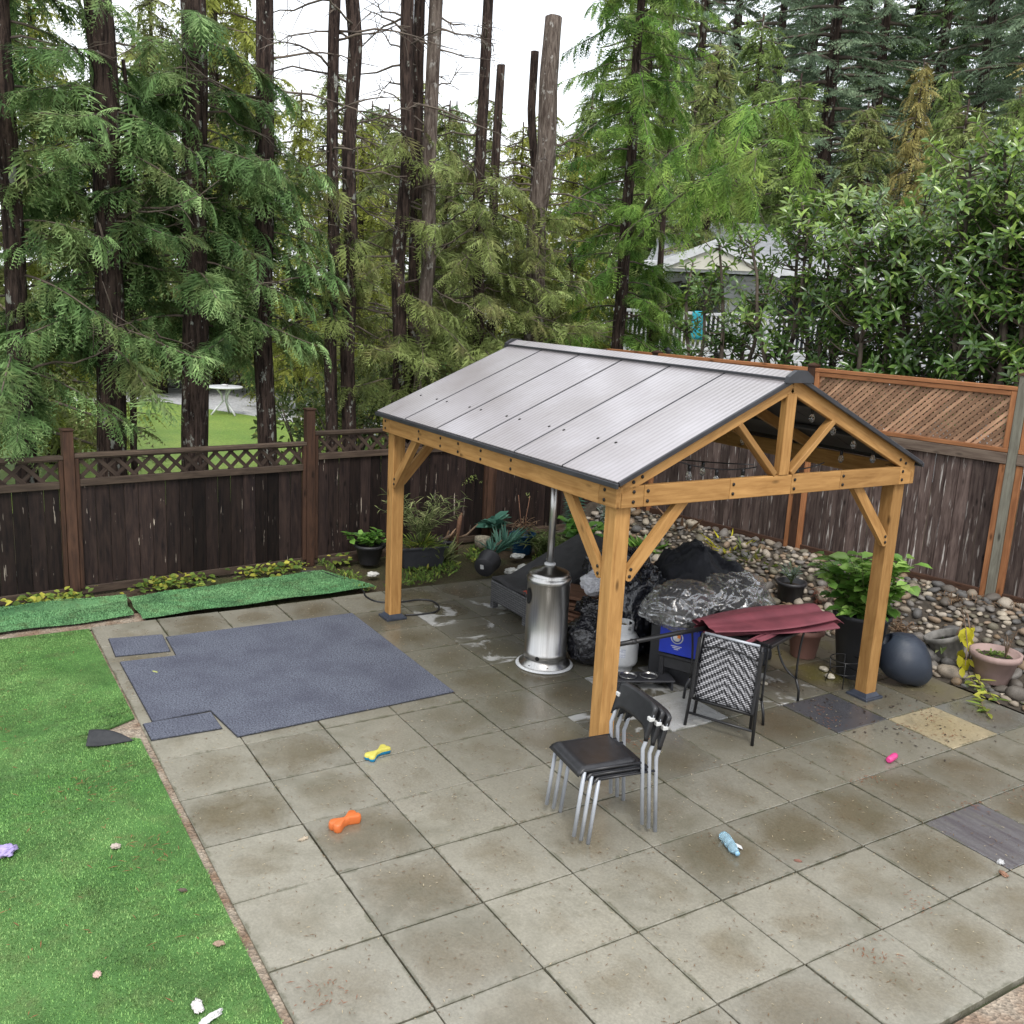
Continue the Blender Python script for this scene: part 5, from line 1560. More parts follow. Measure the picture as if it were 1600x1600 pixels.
def print_mat():
    t = NT('printed_label')
    v = t.coords('Object', rand=False)
    k = t.N('ShaderNodeTexBrick'); k.inputs['Scale'].default_value = 1; k.inputs['Brick Width'].default_value = 0.05; k.inputs['Row Height'].default_value = 0.012; k.inputs['Mortar Size'].default_value = 0.002
    k.inputs['Color1'].default_value = (0.30, 0.33, 0.42, 1); k.inputs['Color2'].default_value = (0.62, 0.64, 0.70, 1); k.inputs['Mortar'].default_value = (0.7, 0.7, 0.72, 1)
    sp = t.N('ShaderNodeSeparateXYZ'); t.L(v, sp.inputs[0]); cb = t.N('ShaderNodeCombineXYZ'); t.L(t.math('ADD', sp.outputs[0], sp.outputs[1]), cb.inputs[0]); t.L(sp.outputs[2], cb.inputs[1]); t.L(cb.outputs[0], k.inputs['Vector'])
    t.base(k.outputs['Color']); t.rough(0.5); return t.m
part('label', mb, print_mat(), o)

# ---------------------------------------------------------------- dog bowl stand
b1 = gp(981, 1056, 0.10); b2 = gp(1014, 1056, 0.10)
c = (b1 + b2) / 2
ang = math.atan2(b2.y - b1.y, b2.x - b1.x)
L = (b2 - b1).length
o = thing('dog_bowl_stand', 'low dark stand holding two steel dog bowls', 'pet bowls', (c.x, c.y, 0), ang)
mb = MB(); mb.cbox((0.04, 0, 0.088), (L + 0.34, 0.22, 0.016), 0.004); part('tray', mb, M['dark_trim'], o)
for x in (-(L + 0.30) / 2 + .04, (L + 0.30) / 2 + .04):
    mb = MB(); mb.cbox((x, 0, 0.040), (0.02, 0.20, 0.08), 0.004); part('leg', mb, M['dark_trim'], o)
for x in (-L / 2, L / 2):
    mb = MB(); mb.lathe([(0.05, 0.045), (0.066, 0.055), (0.074, 0.108), (0.082, 0.110), (0.082, 0.106), (0.072, 0.100), (0.062, 0.062), (0.0, 0.058)], 32)
    part('bowl', mb, M['steel'], o, (x, 0, 0))

# ---------------------------------------------------------------- black stool with a blue carton on it
sp_ = gp(1072, 1072)
o = thing('plastic_stool', 'black plastic step stool under the blue carton', 'stool', (sp_.x - 0.05, sp_.y + 0.02, 0), math.radians(25))
mb = MB(); mb.cbox((0, 0, 0.285), (0.40, 0.34, 0.03), 0.01); part('top', mb, M['black_plastic'], o)
for x in (-0.17, 0.17):
    for y in (-0.14, 0.14):
        mb = MB(); mb.cbox((x, y, 0.135), (0.045, 0.045, 0.27), 0.006); part('leg', mb, M['black_plastic'], o)
for y in (-0.145, 0.145):
    mb = MB(); mb.cbox((0, y, 0.22), (0.30, 0.012, 0.10), 0.003); part('apron', mb, M['black_plastic'], o)
bxp = gp(1068, 1022, 0.34)
o = thing('blue_carton', 'tilted bright blue carton with round white and orange emblem', 'carton', (sp_.x - 0.06, sp_.y - 0.02, 0.305), math.radians(-62))
mb = MB(); mb.cbox((0, 0, 0.135), (0.26, 0.36, 0.26), 0.004)
M['carton'] = simple('blue_carton_board', (0.010, 0.035, 0.42), (0.008, 0.026, 0.33), 5, 0.35)
part('box', mb, M['carton'], o, None, None)
em = MB(); em.lathe([(0.062, 0), (0.062, 0.002), (0, 0.002)], 28)
RX = Matrix.Rotation(math.radians(90), 3, 'X')
for nm, r0, col, off in (('emblem', 1.0, (0.72, 0.74, 0.78), 0.0), ('emblem_ring', 0.82, (0.02, 0.05, 0.45), 0.0022), ('emblem_centre', 0.62, (0.75, 0.75, 0.75), 0.0044)):
    mb = MB(); mb.lathe([(0.058 * r0, 0), (0.058 * r0, 0.002), (0, 0.002)], 28)
    part(nm, mb, simple('carton_print_' + nm, col, None, 5, 0.4), o, (0.1305 + off, -0.02, 0.165), Matrix.Rotation(math.radians(90), 3, 'Y') @ Matrix.Rotation(0.0, 3, 'X'))
mb = MB(); mb.box((0.1385, 0.0, 0.18), (0.001, 0.03, 0.03)); part('emblem_patch', mb, simple('carton_orange', (0.75, 0.22, 0.04), None, 5, 0.4), o)
for k in range(3):
    mb = MB(); mb.box((0.1315, -0.02, 0.085 - k * 0.014), (0.001, 0.10 - 0.03 * k, 0.006)); part('print_line', mb, M['white_plastic'], o)

# ---------------------------------------------------------------- square metal table
ca = Vector((0.86, 3.17, 0)); cb_ = Vector((0.62, 3.88, 0))
ctr = Vector((0.385, 3.405, 0)); ta = math.atan2(cb_.y - ca.y, cb_.x - ca.x)
o = thing('metal_table', 'square black metal garden table with curved legs under the burgundy umbrella', 'table', ctr, ta)
H = 0.70; hs = 0.375
for i in range(10):
    y = -hs + 0.05 + i * (2 * hs - 0.1) / 9
    mb = MB(); mb.cbox((0, y, H - 0.006), (2 * hs - 0.05, 0.062, 0.006), 0.0015); part('top_slat', mb, M['black_metal'], o)
for sx, sy, dx, dy in ((0, 1, 1, 0), (0, -1, 1, 0), (1, 0, 0, 1), (-1, 0, 0, 1)):
    mb = MB(); mb.cbox((sx * hs, sy * hs, H - 0.012), (2 * hs + .03 if dx else 0.03, 2 * hs - .03 if dy else 0.03, 0.03), 0.005); part('rim', mb, M['black_metal'], o)
for sx in (-1, 1):
    for sy in (-1, 1):
        mb = MB()
        f = Vector((sx * hs * 0.92, sy * hs * 0.98, 0))
        j = Vector((sx * hs * 0.90, sy * hs * 0.88, 0.20))
        def qb(a, b, c, n=9): return [a * (1 - t) ** 2 + b * 2 * t * (1 - t) + c * t * t for t in [k / (n - 1) for k in range(n)]]
        mb.tube([f + Vector((0, 0, 0.004)), (f + j) / 2 + Vector((sx * .008, sy * .012, 0)), j], 0.012, 8)
        t1_ = MB(); t1_.tube(qb(j, Vector((sx * hs * .86, sy * hs * .86, 0.45)), Vector((sx * hs * 0.97, sy * hs * 0.93, H - .03))), 0.010, 8)
        t2_ = MB(); t2_.tube(qb(j, Vector((sx * hs * .80, sy * hs * .30, 0.30)), Vector((sx * hs * 0.95, sy * hs * 0.30, H - .03))), 0.010, 8)
        lg = part('leg', mb, M['black_metal'], o); part('leg_rod', t1_, M['black_metal'], lg); part('leg_rod', t2_, M['black_metal'], lg)

# ---------------------------------------------------------------- closed burgundy umbrella lying on the table
A0 = Vector(gp(1098, 982, 0.745)); A1 = Vector(gp(1280, 962, 0.76))
o = thing('garden_umbrella', 'closed burgundy garden umbrella lying on the square black table', 'umbrella', (A0.x, A0.y, 0.70))
d = (A1 - A0).normalized(); sd_ = Vector((0, 0, 1)).cross(d).normalized()
mb = MB()
def canopy(u, v):
    p = A0.lerp(A1, u)
    w = 0.07 + 0.15 * math.sin(math.pi * min(1, 0.15 + u * 0.6)) + 0.05 * u
    a = v * math.pi * 2
    fold = 1 + 0.22 * math.sin(a * 5 + u * 2.2) + 0.1 * math.sin(a * 9 + 1.3)
    x = math.cos(a) * w * fold; z = math.sin(a) * (0.045 + 0.02 * u) * fold
    q = p + sd_ * x + Vector((0, 0, z + 0.01))
    q.z = max(q.z, 0.703)
    return q - Vector((A0.x, A0.y, 0.70))
mb.grid(canopy, 26, 64)
part('canopy', mb, M['burgundy'], o)
mb = MB()
E1 = A1 - Vector((A0.x, A0.y, 0.70))
def endflap(u, v):
    q = E1 + d * (-0.06 + 0.16 * u) + sd_ * (-0.20 + 0.34 * v) + Vector((0, 0, 0.045 - 0.15 * u * u * (0.4 + v) + 0.02 * math.sin(v * 11)))
    return q
mb.grid(endflap, 12, 18); e = part('canopy_flap', mb, M['burgundy'], o); md = e.modifiers.new('thick', 'SOLIDIFY'); md.thickness = 0.004
mb = MB()
P0 = Vector(gp(1225, 985, 0.715)); P1 = Vector(gp(1178, 1003, 0.71))
def loose(u, v):
    p = P0.lerp(P1, u) + sd_ * 0.0
    q = p + d * ((v - 0.5) * 0.12 * (0.5 + u)) + Vector((0, 0, 0.01 + 0.025 * math.sin(v * 9 + u * 3) * (1 - 0.4 * u)))
    q.z = max(q.z, 0.703)
    return q - Vector((A0.x, A0.y, 0.70))
mb.grid(loose, 12, 14); e = part('canopy_flap', mb, M['burgundy'], o); md = e.modifiers.new('thick', 'SOLIDIFY'); md.thickness = 0.004
pA = Vector(gp(950, 1010, 0.735)); pB = A0 + (A0 - pA).normalized() * 0.15
org = Vector((A0.x, A0.y, 0.70))
mb = MB(); mb.tube([pA - org, pB - org], 0.019, 12); pl_ = part('pole', mb, M['black_metal'], o)
mid = pA.lerp(pB, 0.22)
mb = MB(); mb.tube([mid - org - d * 0.02, mid - org + d * 0.02], 0.023, 12); part('pole_joint', mb, M['black_metal'], pl_)

# ---------------------------------------------------------------- folded wicker chair
f0 = gp(1070, 1133); f1 = gp(1175, 1165)
mid = (f0 + f1) / 2; w = (f1 - f0).length; ang = math.atan2(f1.y - f0.y, f1.x - f0.x)
o = thing('folding_chair', 'folded black framed chair with black and white woven back', 'chair', (mid.x, mid.y, 0), ang)
hw = w / 2; lean = 0.10; HT = 0.77
def cp(x, z, off=0.0): return Vector((x, lean * z / HT + off, z))
for sx in (-1, 1):
    mb = MB(); mb.tube([cp(sx * hw, 0), cp(sx * hw * 0.93, HT * .6), cp(sx * hw * 0.86, HT)], 0.013, 10); part('back_leg', mb, M['black_metal'], o)
    mb = MB(); mb.tube([cp(sx * (hw * .94 - 0.03), 0.09, 0.045), cp(sx * (hw * .86 - 0.03), HT - 0.02, 0.04)], 0.013, 10); part('front_leg', mb, M['black_metal'], o)
    mb = MB(); mb.cbox((0, 0, 0), (0.026, 0.032, 0.50), 0.006); part('arm', mb, M['black_metal'], o, cp(sx * (hw * 0.86 + 0.012), 0.49, -0.02), (-0.13, 0, -sx * 0.05))
mb = MB(); mb.tube([cp(-hw * 0.97, 0.11), cp(hw * 0.97, 0.11)], 0.011, 8); part('stretcher', mb, M['black_metal'], o)
for z, of in ((0.235, 0.0), (0.215, 0.035)):
    mb = MB(); mb.tube([cp(-hw * 0.9, z, of), cp(hw * 0.9, z, of)], 0.010, 8); part('stretcher', mb, M['black_metal'], o)
mb = MB()
pw = hw * 0.80
def pan(u, v): return Vector(((u - 0.5) * 2 * pw * (1.05 - 0.06 * v), 0.004 * math.sin(u * 3.1), (v - 0.5) * 0.53))
mb.grid(pan, 10, 10)
e = part('woven_back', mb, M['herring'], o, cp(0, 0.505, 0.0), (-math.atan2(lean, HT), 0, 0)); md = e.modifiers.new('thick', 'SOLIDIFY'); md.thickness = 0.016
mb = MB(); mb.tube([cp(-pw * 1.0 + 2 * pw * k / 10, 0.66 + 0.035 * math.sin(math.pi * k / 10), -0.012) for k in range(11)], 0.006, 6); part('back_bow', mb, M['black_metal'], o)
mb = MB(); mb.tube([cp(-pw, 0.772), cp(pw, 0.772)], 0.012, 8); part('top_rail', mb, M['grey_tube'], o)

# ---------------------------------------------------------------- three stacked chairs
CY = math.atan2(-0.06, 0.39)
def chair_parts(T):
    W2, D2 = 0.195, 0.215
    # seat: moulded sheet with rolled front edge
    mb = MB()
    def seat(u, v):
        x = (u - 0.5) * 2 * (W2 + 0.012) * (1.0 - 0.06 * v); y = -D2 - 0.02 + v * (2 * D2 - 0.02)
        z = 0.452 - 0.012 * math.sin(math.pi * u) * math.sin(math.pi * v)
        e_ = abs(u - 0.5) * 2
        dr = 0.05 * ((0.16 - v) / 0.16) ** 2 if v < 0.16 else 0.0
        if e_ > 0.88: dr = max(dr, 0.03 * (e_ - 0.88) / 0.12)
        z -= dr
        return (x, y, z)
    mb.grid(seat, 25, 21)
    s = part('seat', mb, M['black_plastic'], T); md = s.modifiers.new('thick', 'SOLIDIFY'); md.thickness = 0.008; md.offset = -1
    # backrest: curved band, arch cut under it
    mb = MB()
    def back(u, v):
        x = (u - 0.5) * 2 * (W2 + 0.022)
        k = (u - 0.5) * 2
        bow = 0.018 * (1 - k * k)
        lo = 0.575 + 0.070 * (1 - abs(k) ** 6); hi = 0.805 - 0.02 * abs(k) ** 8
        z = lo + (hi - lo) * v
        return (x, D2 + 0.010 + bow + 0.055 * (z - 0.6) / 0.2, z)
    mb.grid(back, 29, 9)
    s = part('backrest', mb, M['black_plastic'], T); md = s.modifiers.new('thick', 'SOLIDIFY'); md.thickness = 0.028; md.offset = 0
    for sx in (-1, 1):
        mb = MB(); mb.cbox((sx * (W2 + 0.006), D2 + 0.040, 0.715), (0.036, 0.040, 0.028), 0.004); part('slot_clip', mb, M['white_plastic'], s)
    for sx in (-1, 1):
        mb = MB(); mb.tube([(sx * (W2 + .005), -D2 - 0.015, 0), (sx * W2, -D2 + 0.03, 0.425)], 0.0125, 10); part('leg', mb, M['grey_tube'], T)
        mb = MB(); mb.tube([(sx * (W2 + .012), D2 + 0.035, 0), (sx * (W2 + .01), D2 + 0.0, 0.44), (sx * (W2 + .01), D2 - 0.005, 0.52), (sx * (W2 + .01), D2 + 0.012, 0.57), (sx * (W2 + .01), D2 + 0.050, 0.745)], 0.0125, 10); part('leg', mb, M['grey_tube'], T)
        mb = MB(); mb.tube([(sx * W2, -D2 + 0.03, 0.428), (sx * (W2 + .01), D2 + 0.0, 0.43)], 0.0085, 8); part('seat_rail', mb, M['black_plastic'], T)
clab = ['black stacking chair with pale legs, topmost of its stack', 'black stacking chair with pale legs, middle of its stack', 'black stacking chair with pale legs, bottom of its stack']
base_c = Vector((1.457, 1.13, 0)); fwd = Vector((math.sin(CY), -math.cos(CY), 0))
proto = thing('stacking_chair', clab[2], 'chair', base_c, CY, 'stacked black chairs')
chair_parts(proto)
for k in (1, 2):
    c2 = copy_tree(proto)
    c2.location = base_c + fwd * 0.052 * k + Vector((0, 0, 0.036 * k)); c2['label'] = clab[2 - k]

# ---------------------------------------------------------------- small things on the paving
def bone(name, label, px, py, L, r, m1, m2, rz, h=1.0):
    p = gp(px, py)
    o = thing(name, label, 'dog toy', (p.x, p.y, 0), rz)
    n = 64; pts = []
    lobes = [(L * .40, r * .62), (L * .40, -r * .62), (-L * .40, r * .62), (-L * .40, -r * .62)]
    for k in range(n):
        a = 2 * math.pi * k / n; best = 0
        dx, dy = math.cos(a), math.sin(a)
        for cx, cy in lobes:
            b_ = dx * cx + dy * cy; cc = cx * cx + cy * cy - (r * .78) ** 2
            disc = b_ * b_ - cc
            if disc >= 0: best = max(best, b_ + math.sqrt(disc))
        if abs(dy) > 1e-6: best = max(best, min(r * 0.55 / abs(dy), L * .38))
        pts.append((dx * best, dy * best))
    secs = [(0.80, 0.0), (0.95, 0.18), (1.0, 0.5), (0.95, 0.78), (0.80, 0.95), (0.5, 1.0), (0.0, 1.0)]
    hh = r * 1.35 * h
    for nm, rngs, mat in (('lower_half', secs[:3], m2), ('upper_half', secs[2:], m1)):
        mb = MB(); vv = []; fs = []
        for (sc, z) in rngs:
            ins = (1 - sc) * r * 0.9
            for x, y in pts:
                l = math.hypot(x, y); f = max(0.0, (l - ins) / l) if sc > 0 else 0.0
                vv.append((x * f, y * f, z * hh))
        m_ = len(rngs)
        for i in range(m_ - 1):
            for k in range(n):
                k2 = (k + 1) % n; fs.append((i * n + k, i * n + k2, (i + 1) * n + k2, (i + 1) * n + k))
        if nm == 'lower_half': fs.append(tuple(range(n))[::-1])
        mb.add(vv, fs, True); part(nm, mb, mat, o)
rub = lambda n, c: simple(n, c, tuple(x * .85 for x in c), 12, 0.45)
bone('bone_toy', 'yellow and teal bone shaped dog toy on the wet pavers', 590, 1181, 0.205, 0.034, rub('toy_yellow', (0.58, 0.52, 0.10)), rub('toy_teal', (0.01, 0.22, 0.42)), math.atan2(*((gp(604, 1172) - gp(575, 1188)).yx)))
orange = rub('toy_orange', (0.62, 0.15, 0.035))
bone('bone_toy', 'orange bone shaped dog toy on the wet pavers', 539, 1290, 0.195, 0.036, orange, orange, math.atan2(*((gp(556, 1281) - gp(522, 1298)).yx)), 1.2)
p = gp(1393, 1189)
o = thing('pink_toy', 'small bright pink roll shaped dog toy on the pavers', 'dog toy', (p.x, p.y, 0), math.atan2(*((gp(1402, 1181) - gp(1384, 1194)).yx)))
mb = MB(); mb.tube([(-0.065, 0, 0.026), (-0.06, 0, 0.026), (-0.03, 0, 0.026), (0, 0, 0.026), (0.03, 0, 0.026), (0.06, 0, 0.026), (0.066, 0, 0.026)], [0.014, 0.023, 0.0255, 0.0245, 0.0255, 0.023, 0.014], 18); part('body', mb, rub('toy_pink', (0.62, 0.05, 0.22)), o)
p = gp(1140, 1326)
v_ = gp(1152, 1340) - gp(1128, 1308)
o = thing('water_bottle', 'empty crushed clear blue water bottle lying on the pavers', 'bottle', (p.x, p.y, 0), math.atan2(v_.y, v_.x))
t = NT('clear_blue_plastic'); t.base((0.55, 0.78, 0.90)); t.rough(0.08); t.b.inputs['Transmission Weight'].default_value = 0.7; t.b.inputs['IOR'].default_value = 1.3
t.bump(t.noise(t.coords('Object'), 45, 3), 0.6, 0.01)
mb = MB(); Q = Matrix.Rotation(math.radians(90), 4, 'Y')
mb.lathe([(0.0, -0.105), (0.026, -0.105), (0.032, -0.095), (0.032, -0.06), (0.029, -0.05), (0.032, -0.04), (0.032, 0.0), (0.029, 0.01), (0.031, 0.02), (0.031, 0.05), (0.022, 0.078), (0.0125, 0.09), (0.0125, 0.104), (0.0, 0.105)], 20, Matrix.Translation((0, 0, 0.033)) @ Q)
mb.v = [(x, y + 0.004 * math.sin(x * 90), z * (1 - 0.12 * math.sin(x * 60) ** 2)) for x, y, z in mb.v]
part('body', mb, t.m, o)
mb = MB(); mb.lathe([(0.0145, 0.100), (0.0145, 0.114), (0, 0.114)], 14, Matrix.Translation((0, 0, 0.033)) @ Q); part('cap', mb, simple('cap_blue', (0.30, 0.55, 0.75), None, 5, 0.4), o)
mb = MB(); mb.grid(lambda u, v: (-0.03 + 0.05 * u + .01, 0.03 + 0.045 * v, 0.03 + 0.012 * math.sin(u * 3) - 0.025 * v), 5, 5); e = part('label_flap', mb, M['white_plastic'], o); e.modifiers.new('t', 'SOLIDIFY').thickness = 0.001

# crumpled scraps
def scrap(name, label, px, py, size, col, seed, asp=(1, .6, .25)):
    p = gp(px, py); size *= 0.78
    o = thing(name, label, 'litter', (p.x, p.y, 0.0 if p.y > -1.2 else 0.012), seed)
    part('paper', blob((0, 0, size * asp[2] * 0.8), (size * asp[0], size * asp[1], size * asp[2]), seed, 0.55, 2.2, 3, 0.2), simple('scrap_' + label[:14], col, tuple(x * .7 for x in col), 30, 0.7), o)
scrap('purple_wrapper', 'crumpled purple wrapper lying on the turf', 8, 1336, 0.085, (0.42, 0.34, 0.62), 2.2, (1, .7, .3))
scrap('paper_scrap', 'torn white paper strip on the turf near the house', 309, 1578, 0.055, (0.72, 0.68, 0.66), 3.1, (1, .5, .25))
scrap('paper_scrap', 'thin white paper shred trailing beside the torn strip', 328, 1597, 0.075, (0.74, 0.72, 0.70), 5.1, (1, .28, .2))
scrap('dry_leaf', 'pale crumpled dry leaf on the turf near orange needles', 181, 1327, 0.035, (0.55, 0.46, 0.40), 1.1, (1, .8, .4))
scrap('dry_leaf', 'brown crumpled leaf with dark bits on the turf', 342, 1479, 0.032, (0.36, 0.25, 0.18), 4.4, (1, .7, .35))
scrap('dry_leaf', 'small pinkish scrap on the turf by itself', 152, 1527, 0.028, (0.58, 0.40, 0.34), 6.2, (1, .8, .3))
scrap('dry_leaf', 'dark fallen pod on the turf near the patio edge', 286, 1395, 0.030, (0.11, 0.08, 0.06), 7.3, (1, .45, .3))
scrap('dry_leaf', 'pale curled leaf on the paver left of the orange toy', 474, 1312, 0.045, (0.46, 0.38, 0.28), 8.1, (1, .35, .22))
scrap('dry_leaf', 'orange brown leaf lying on the large carpet', 587, 1065, 0.045, (0.52, 0.30, 0.16), 9.2, (1, .7, .15))
scrap('dry_leaf', 'green yellow leaf lying on the large carpet corner', 243, 1052, 0.06, (0.34, 0.36, 0.12), 9.9, (1, .35, .2))
scrap('foil_scrap', 'small crumpled silver scrap on the pavers at streaked slab', 1563, 1349, 0.03, (0.5, 0.5, 0.5), 1.9, (1, .8, .5))
scrap('dry_leaf', 'curled brown leaf beside the silver scrap', 1568, 1367, 0.04, (0.30, 0.16, 0.10), 2.9, (1, .5, .3))
scrap('dry_leaf', 'small dark leaf on the paver below the water bottle', 1247, 1346, 0.028, (0.22, 0.10, 0.07), 3.9, (1, .4, .3))
# needle litter, uncountable
def litter(name, n, region, m, seed, lmin=.01, lmax=.035, zb=0.002):
    r = np.random.default_rng(seed)
    P = region(r, n); n = len(P)
    az = r.uniform(0, 6.28, n); l = r.uniform(lmin, lmax, n); w = r.uniform(.0013, .0034, n)
    c, s = np.cos(az), np.sin(az); z = zb + r.uniform(.001, .006, n)
    V = np.zeros((n, 4, 3))
    for k, (a, b) in enumerate(((-.5, 0), (0, -1), (.5, 0), (0, 1))):
        V[:, k] = np.stack([P[:, 0] + c * l * a - s * w * b, P[:, 1] + s * l * a + c * w * b, z + 0.002 * (k % 2)], 1)
    F = np.arange(4 * n).reshape(-1, 4)
    o = link(name, npmesh(name, V.reshape(-1, 3), F, m)); return tag(o, kind='stuff')
def patio_pts(r, n): 
    P = np.stack([r.uniform(-3.6, 3.6, n), r.uniform(-1.2, 5.4, n)], 1); return P
def turf_pts(r, n):
    c = r.uniform([-2.5, -3.4], [3, -1.4], (14, 2)); k = r.integers(0, 14, n)
    P = c[k] + r.normal(0, 0.16, (n, 2)); P[: n // 3] = np.stack([r.uniform(-3.4, 3.4, n // 3), r.uniform(-4, -1.35, n // 3)], 1)
    return P[P[:, 1] < -1.3]
def clump_pts(r, n):
    cs = [gp(*q)[:2] for q in ((980, 1156), (992, 1160), (1357, 1218), (1515, 1258), (1376, 1492), (1300, 1130), (1420, 1140), (1480, 1150), (1450, 1120), (1280, 1110), (1590, 1240), (1440, 1412), (510, 1555))]
    cs = np.array(cs); k = r.integers(0, len(cs), n); return cs[k] + r.normal(0, 0.07, (n, 2))
def joint_pts(r, n):
    a = r.integers(-5, 6, n) * SZ + r.normal(0, .008, n); b = r.uniform(-1.2, 5.4, n); sw = r.random(n) < .5
    a2 = r.integers(-1, 9, n) * SZ + r.normal(0, .008, n); b2 = r.uniform(-3.6, 3.6, n)
    return np.where(sw[:, None], np.stack([a, b], 1), np.stack([b2, a2], 1))
M['needle'] = simple('dry_needles', (0.20, 0.115, 0.055), (0.09, 0.055, 0.03), 300, 0.8, lo=.4, hi=.6)
M['needle_o'] = simple('orange_needles', (0.27, 0.10, 0.04), (0.16, 0.06, 0.03), 300, 0.8)
M['needle_p'] = simple('pale_needles', (0.50, 0.42, 0.28), (0.36, 0.29, 0.18), 300, 0.8)
litter('needle_litter', 3600, patio_pts, M['needle'], 61)
litter('pale_needle_litter', 1900, patio_pts, M['needle_p'], 62, .01, .03)
litter('orange_needle_litter', 380, clump_pts, M['needle_o'], 63, .015, .05)
litter('joint_litter', 1500, joint_pts, M['needle'], 64, .008, .02)
litter('turf_litter', 900, turf_pts, M['needle_o'], 65, .02, .07, 0.016)

def corner_pts(r, n):
    c = np.array([gp(*q)[:2] for q in ((1300, 1110), (1390, 1105), (1440, 1120), (1330, 1130), (1480, 1150), (1270, 1080), (1500, 1110), (1420, 1150))])
    k = r.integers(0, len(c), n); return c[k] + r.normal(0, 0.2, (n, 2))
M['dark_leaf'] = simple('dark_wet_leaf', (0.030, 0.018, 0.012), (0.016, 0.010, 0.008), 200, 0.6)
r_ = np.random.default_rng(66); P = corner_pts(r_, 150); P = P[P[:, 1] < 5.5]
n = len(P); az = r_.uniform(0, 6.28, n); l = r_.uniform(.01, .07, n) ** 1.15; w = r_.uniform(.002, .009, n); c, s = np.cos(az), np.sin(az)
V = np.zeros((n, 4, 3))
for k, (a, b) in enumerate(((-.5, 0), (.1, -1), (.5, .3), (0, 1))):
    V[:, k] = np.stack([P[:, 0] + c * l * a - s * w * b, P[:, 1] + s * l * a + c * w * b, .003 + r_.uniform(0, .008, n)], 1)
tag(link('dark_leaf_litter', npmesh('dark_leaf_litter', V.reshape(-1, 3), np.arange(4 * n).reshape(-1, 4), M['dark_leaf'])), kind='stuff')
# ================================================================== POTS, PLANTS, HOSE, NEIGHBOURS
M['pot_black'] = simple('black_pot_plastic', (0.018, 0.018, 0.021), (0.028, 0.027, 0.03), 9, 0.5)
M['pot_grey'] = simple('dark_grey_pot', (0.040, 0.041, 0.048), (0.028, 0.029, 0.034), 7, 0.55)
M['pot_blue'] = simple('glazed_blue_pot', (0.010, 0.060, 0.135), (0.008, 0.035, 0.085), 6, 0.18)
M['pot_terra'] = simple('pink_terracotta', (0.30, 0.155, 0.125), (0.24, 0.12, 0.098), 6, 0.65)
M['pot_pink'] = simple('weathered_pink_plastic', (0.36, 0.25, 0.225), (0.26, 0.18, 0.16), 5, 0.65)
M['pot_rib'] = simple('grey_cement_pot', (0.22, 0.21, 0.195), (0.12, 0.115, 0.105), 8, 0.8, bump=0.4)
def urn_mat():
    t = NT('navy_ceramic')
    v = t.coords('Object', (1, 1, 1)); w = t.N('ShaderNodeTexWave', wave_type='BANDS', bands_direction='Z'); w.inputs['Scale'].default_value = 34; w.inputs['Distortion'].default_value = 2.5
    t.L(v, w.inputs['Vector']); t.base(t.mix(t.noise(v, 7, 4), (0.014, 0.020, 0.034), (0.034, 0.045, 0.066))); t.rough(0.42); t.bump(w.outputs['Fac'], 0.35, 0.005)
    return t.m
M['urn'] = urn_mat()
M['compost'] = simple('compost', (0.05, 0.035, 0.024), (0.025, 0.018, 0.012), 25, 0.95, bump=0.8, bscale=40, bd=0.02)
M['stem_green'] = simple('green_stem', (0.10, 0.14, 0.04), (0.07, 0.09, 0.03), 10, 0.6)
M['stem_dry'] = simple('dry_stem', (0.20, 0.135, 0.085), (0.11, 0.07, 0.045), 10, 0.8)
M['hydr'] = leaf_mat('big_green_leaf', (0.050, 0.13, 0.025), (0.125, 0.255, 0.045), (0.29, 0.44, 0.11), 0.35, 0.3, 0.4, 0.3)
M['lily'] = leaf_mat('narrow_leaf', (0.05, 0.075, 0.025), (0.12, 0.16, 0.055), (0.30, 0.32, 0.15), 0.45, 0.25)
M['leek'] = leaf_mat('blue_green_strap_leaf', (0.03, 0.085, 0.065), (0.07, 0.17, 0.125), (0.17, 0.32, 0.235), 0.45, 0.25)
M['yellow_leaf'] = leaf_mat('yellow_leaf', (0.24, 0.21, 0.02), (0.46, 0.42, 0.03), (0.62, 0.58, 0.08), 0.45, 0.35)
M['ivy'] = leaf_mat('ivy_leaf', (0.06, 0.11, 0.025), (0.15, 0.22, 0.045), (0.42, 0.40, 0.07), 0.4, 0.3)
M['dry_leaf'] = leaf_mat('dead_leaf', (0.08, 0.05, 0.03), (0.16, 0.10, 0.06), (0.28, 0.19, 0.12), 0.7, 0.15)
M['dryred'] = leaf_mat('dead_red_leaf', (0.07, 0.025, 0.018), (0.13, 0.045, 0.03), (0.22, 0.09, 0.06), 0.7, 0.15)
M['succ'] = leaf_mat('grey_green_leaf', (0.07, 0.10, 0.08), (0.15, 0.20, 0.165), (0.30, 0.36, 0.31), 0.5, 0.2)
STRAP = [leaf_tpl(0.10, 0.05, 0.25), leaf_tpl(0.09, 0.03, 0.5), leaf_tpl(0.12, 0.06, 0.1)]
BIG = [leaf_tpl(0.62, 0.15, 0.25), leaf_tpl(0.70, 0.12, 0.35), leaf_tpl(0.58, 0.2, 0.12)]
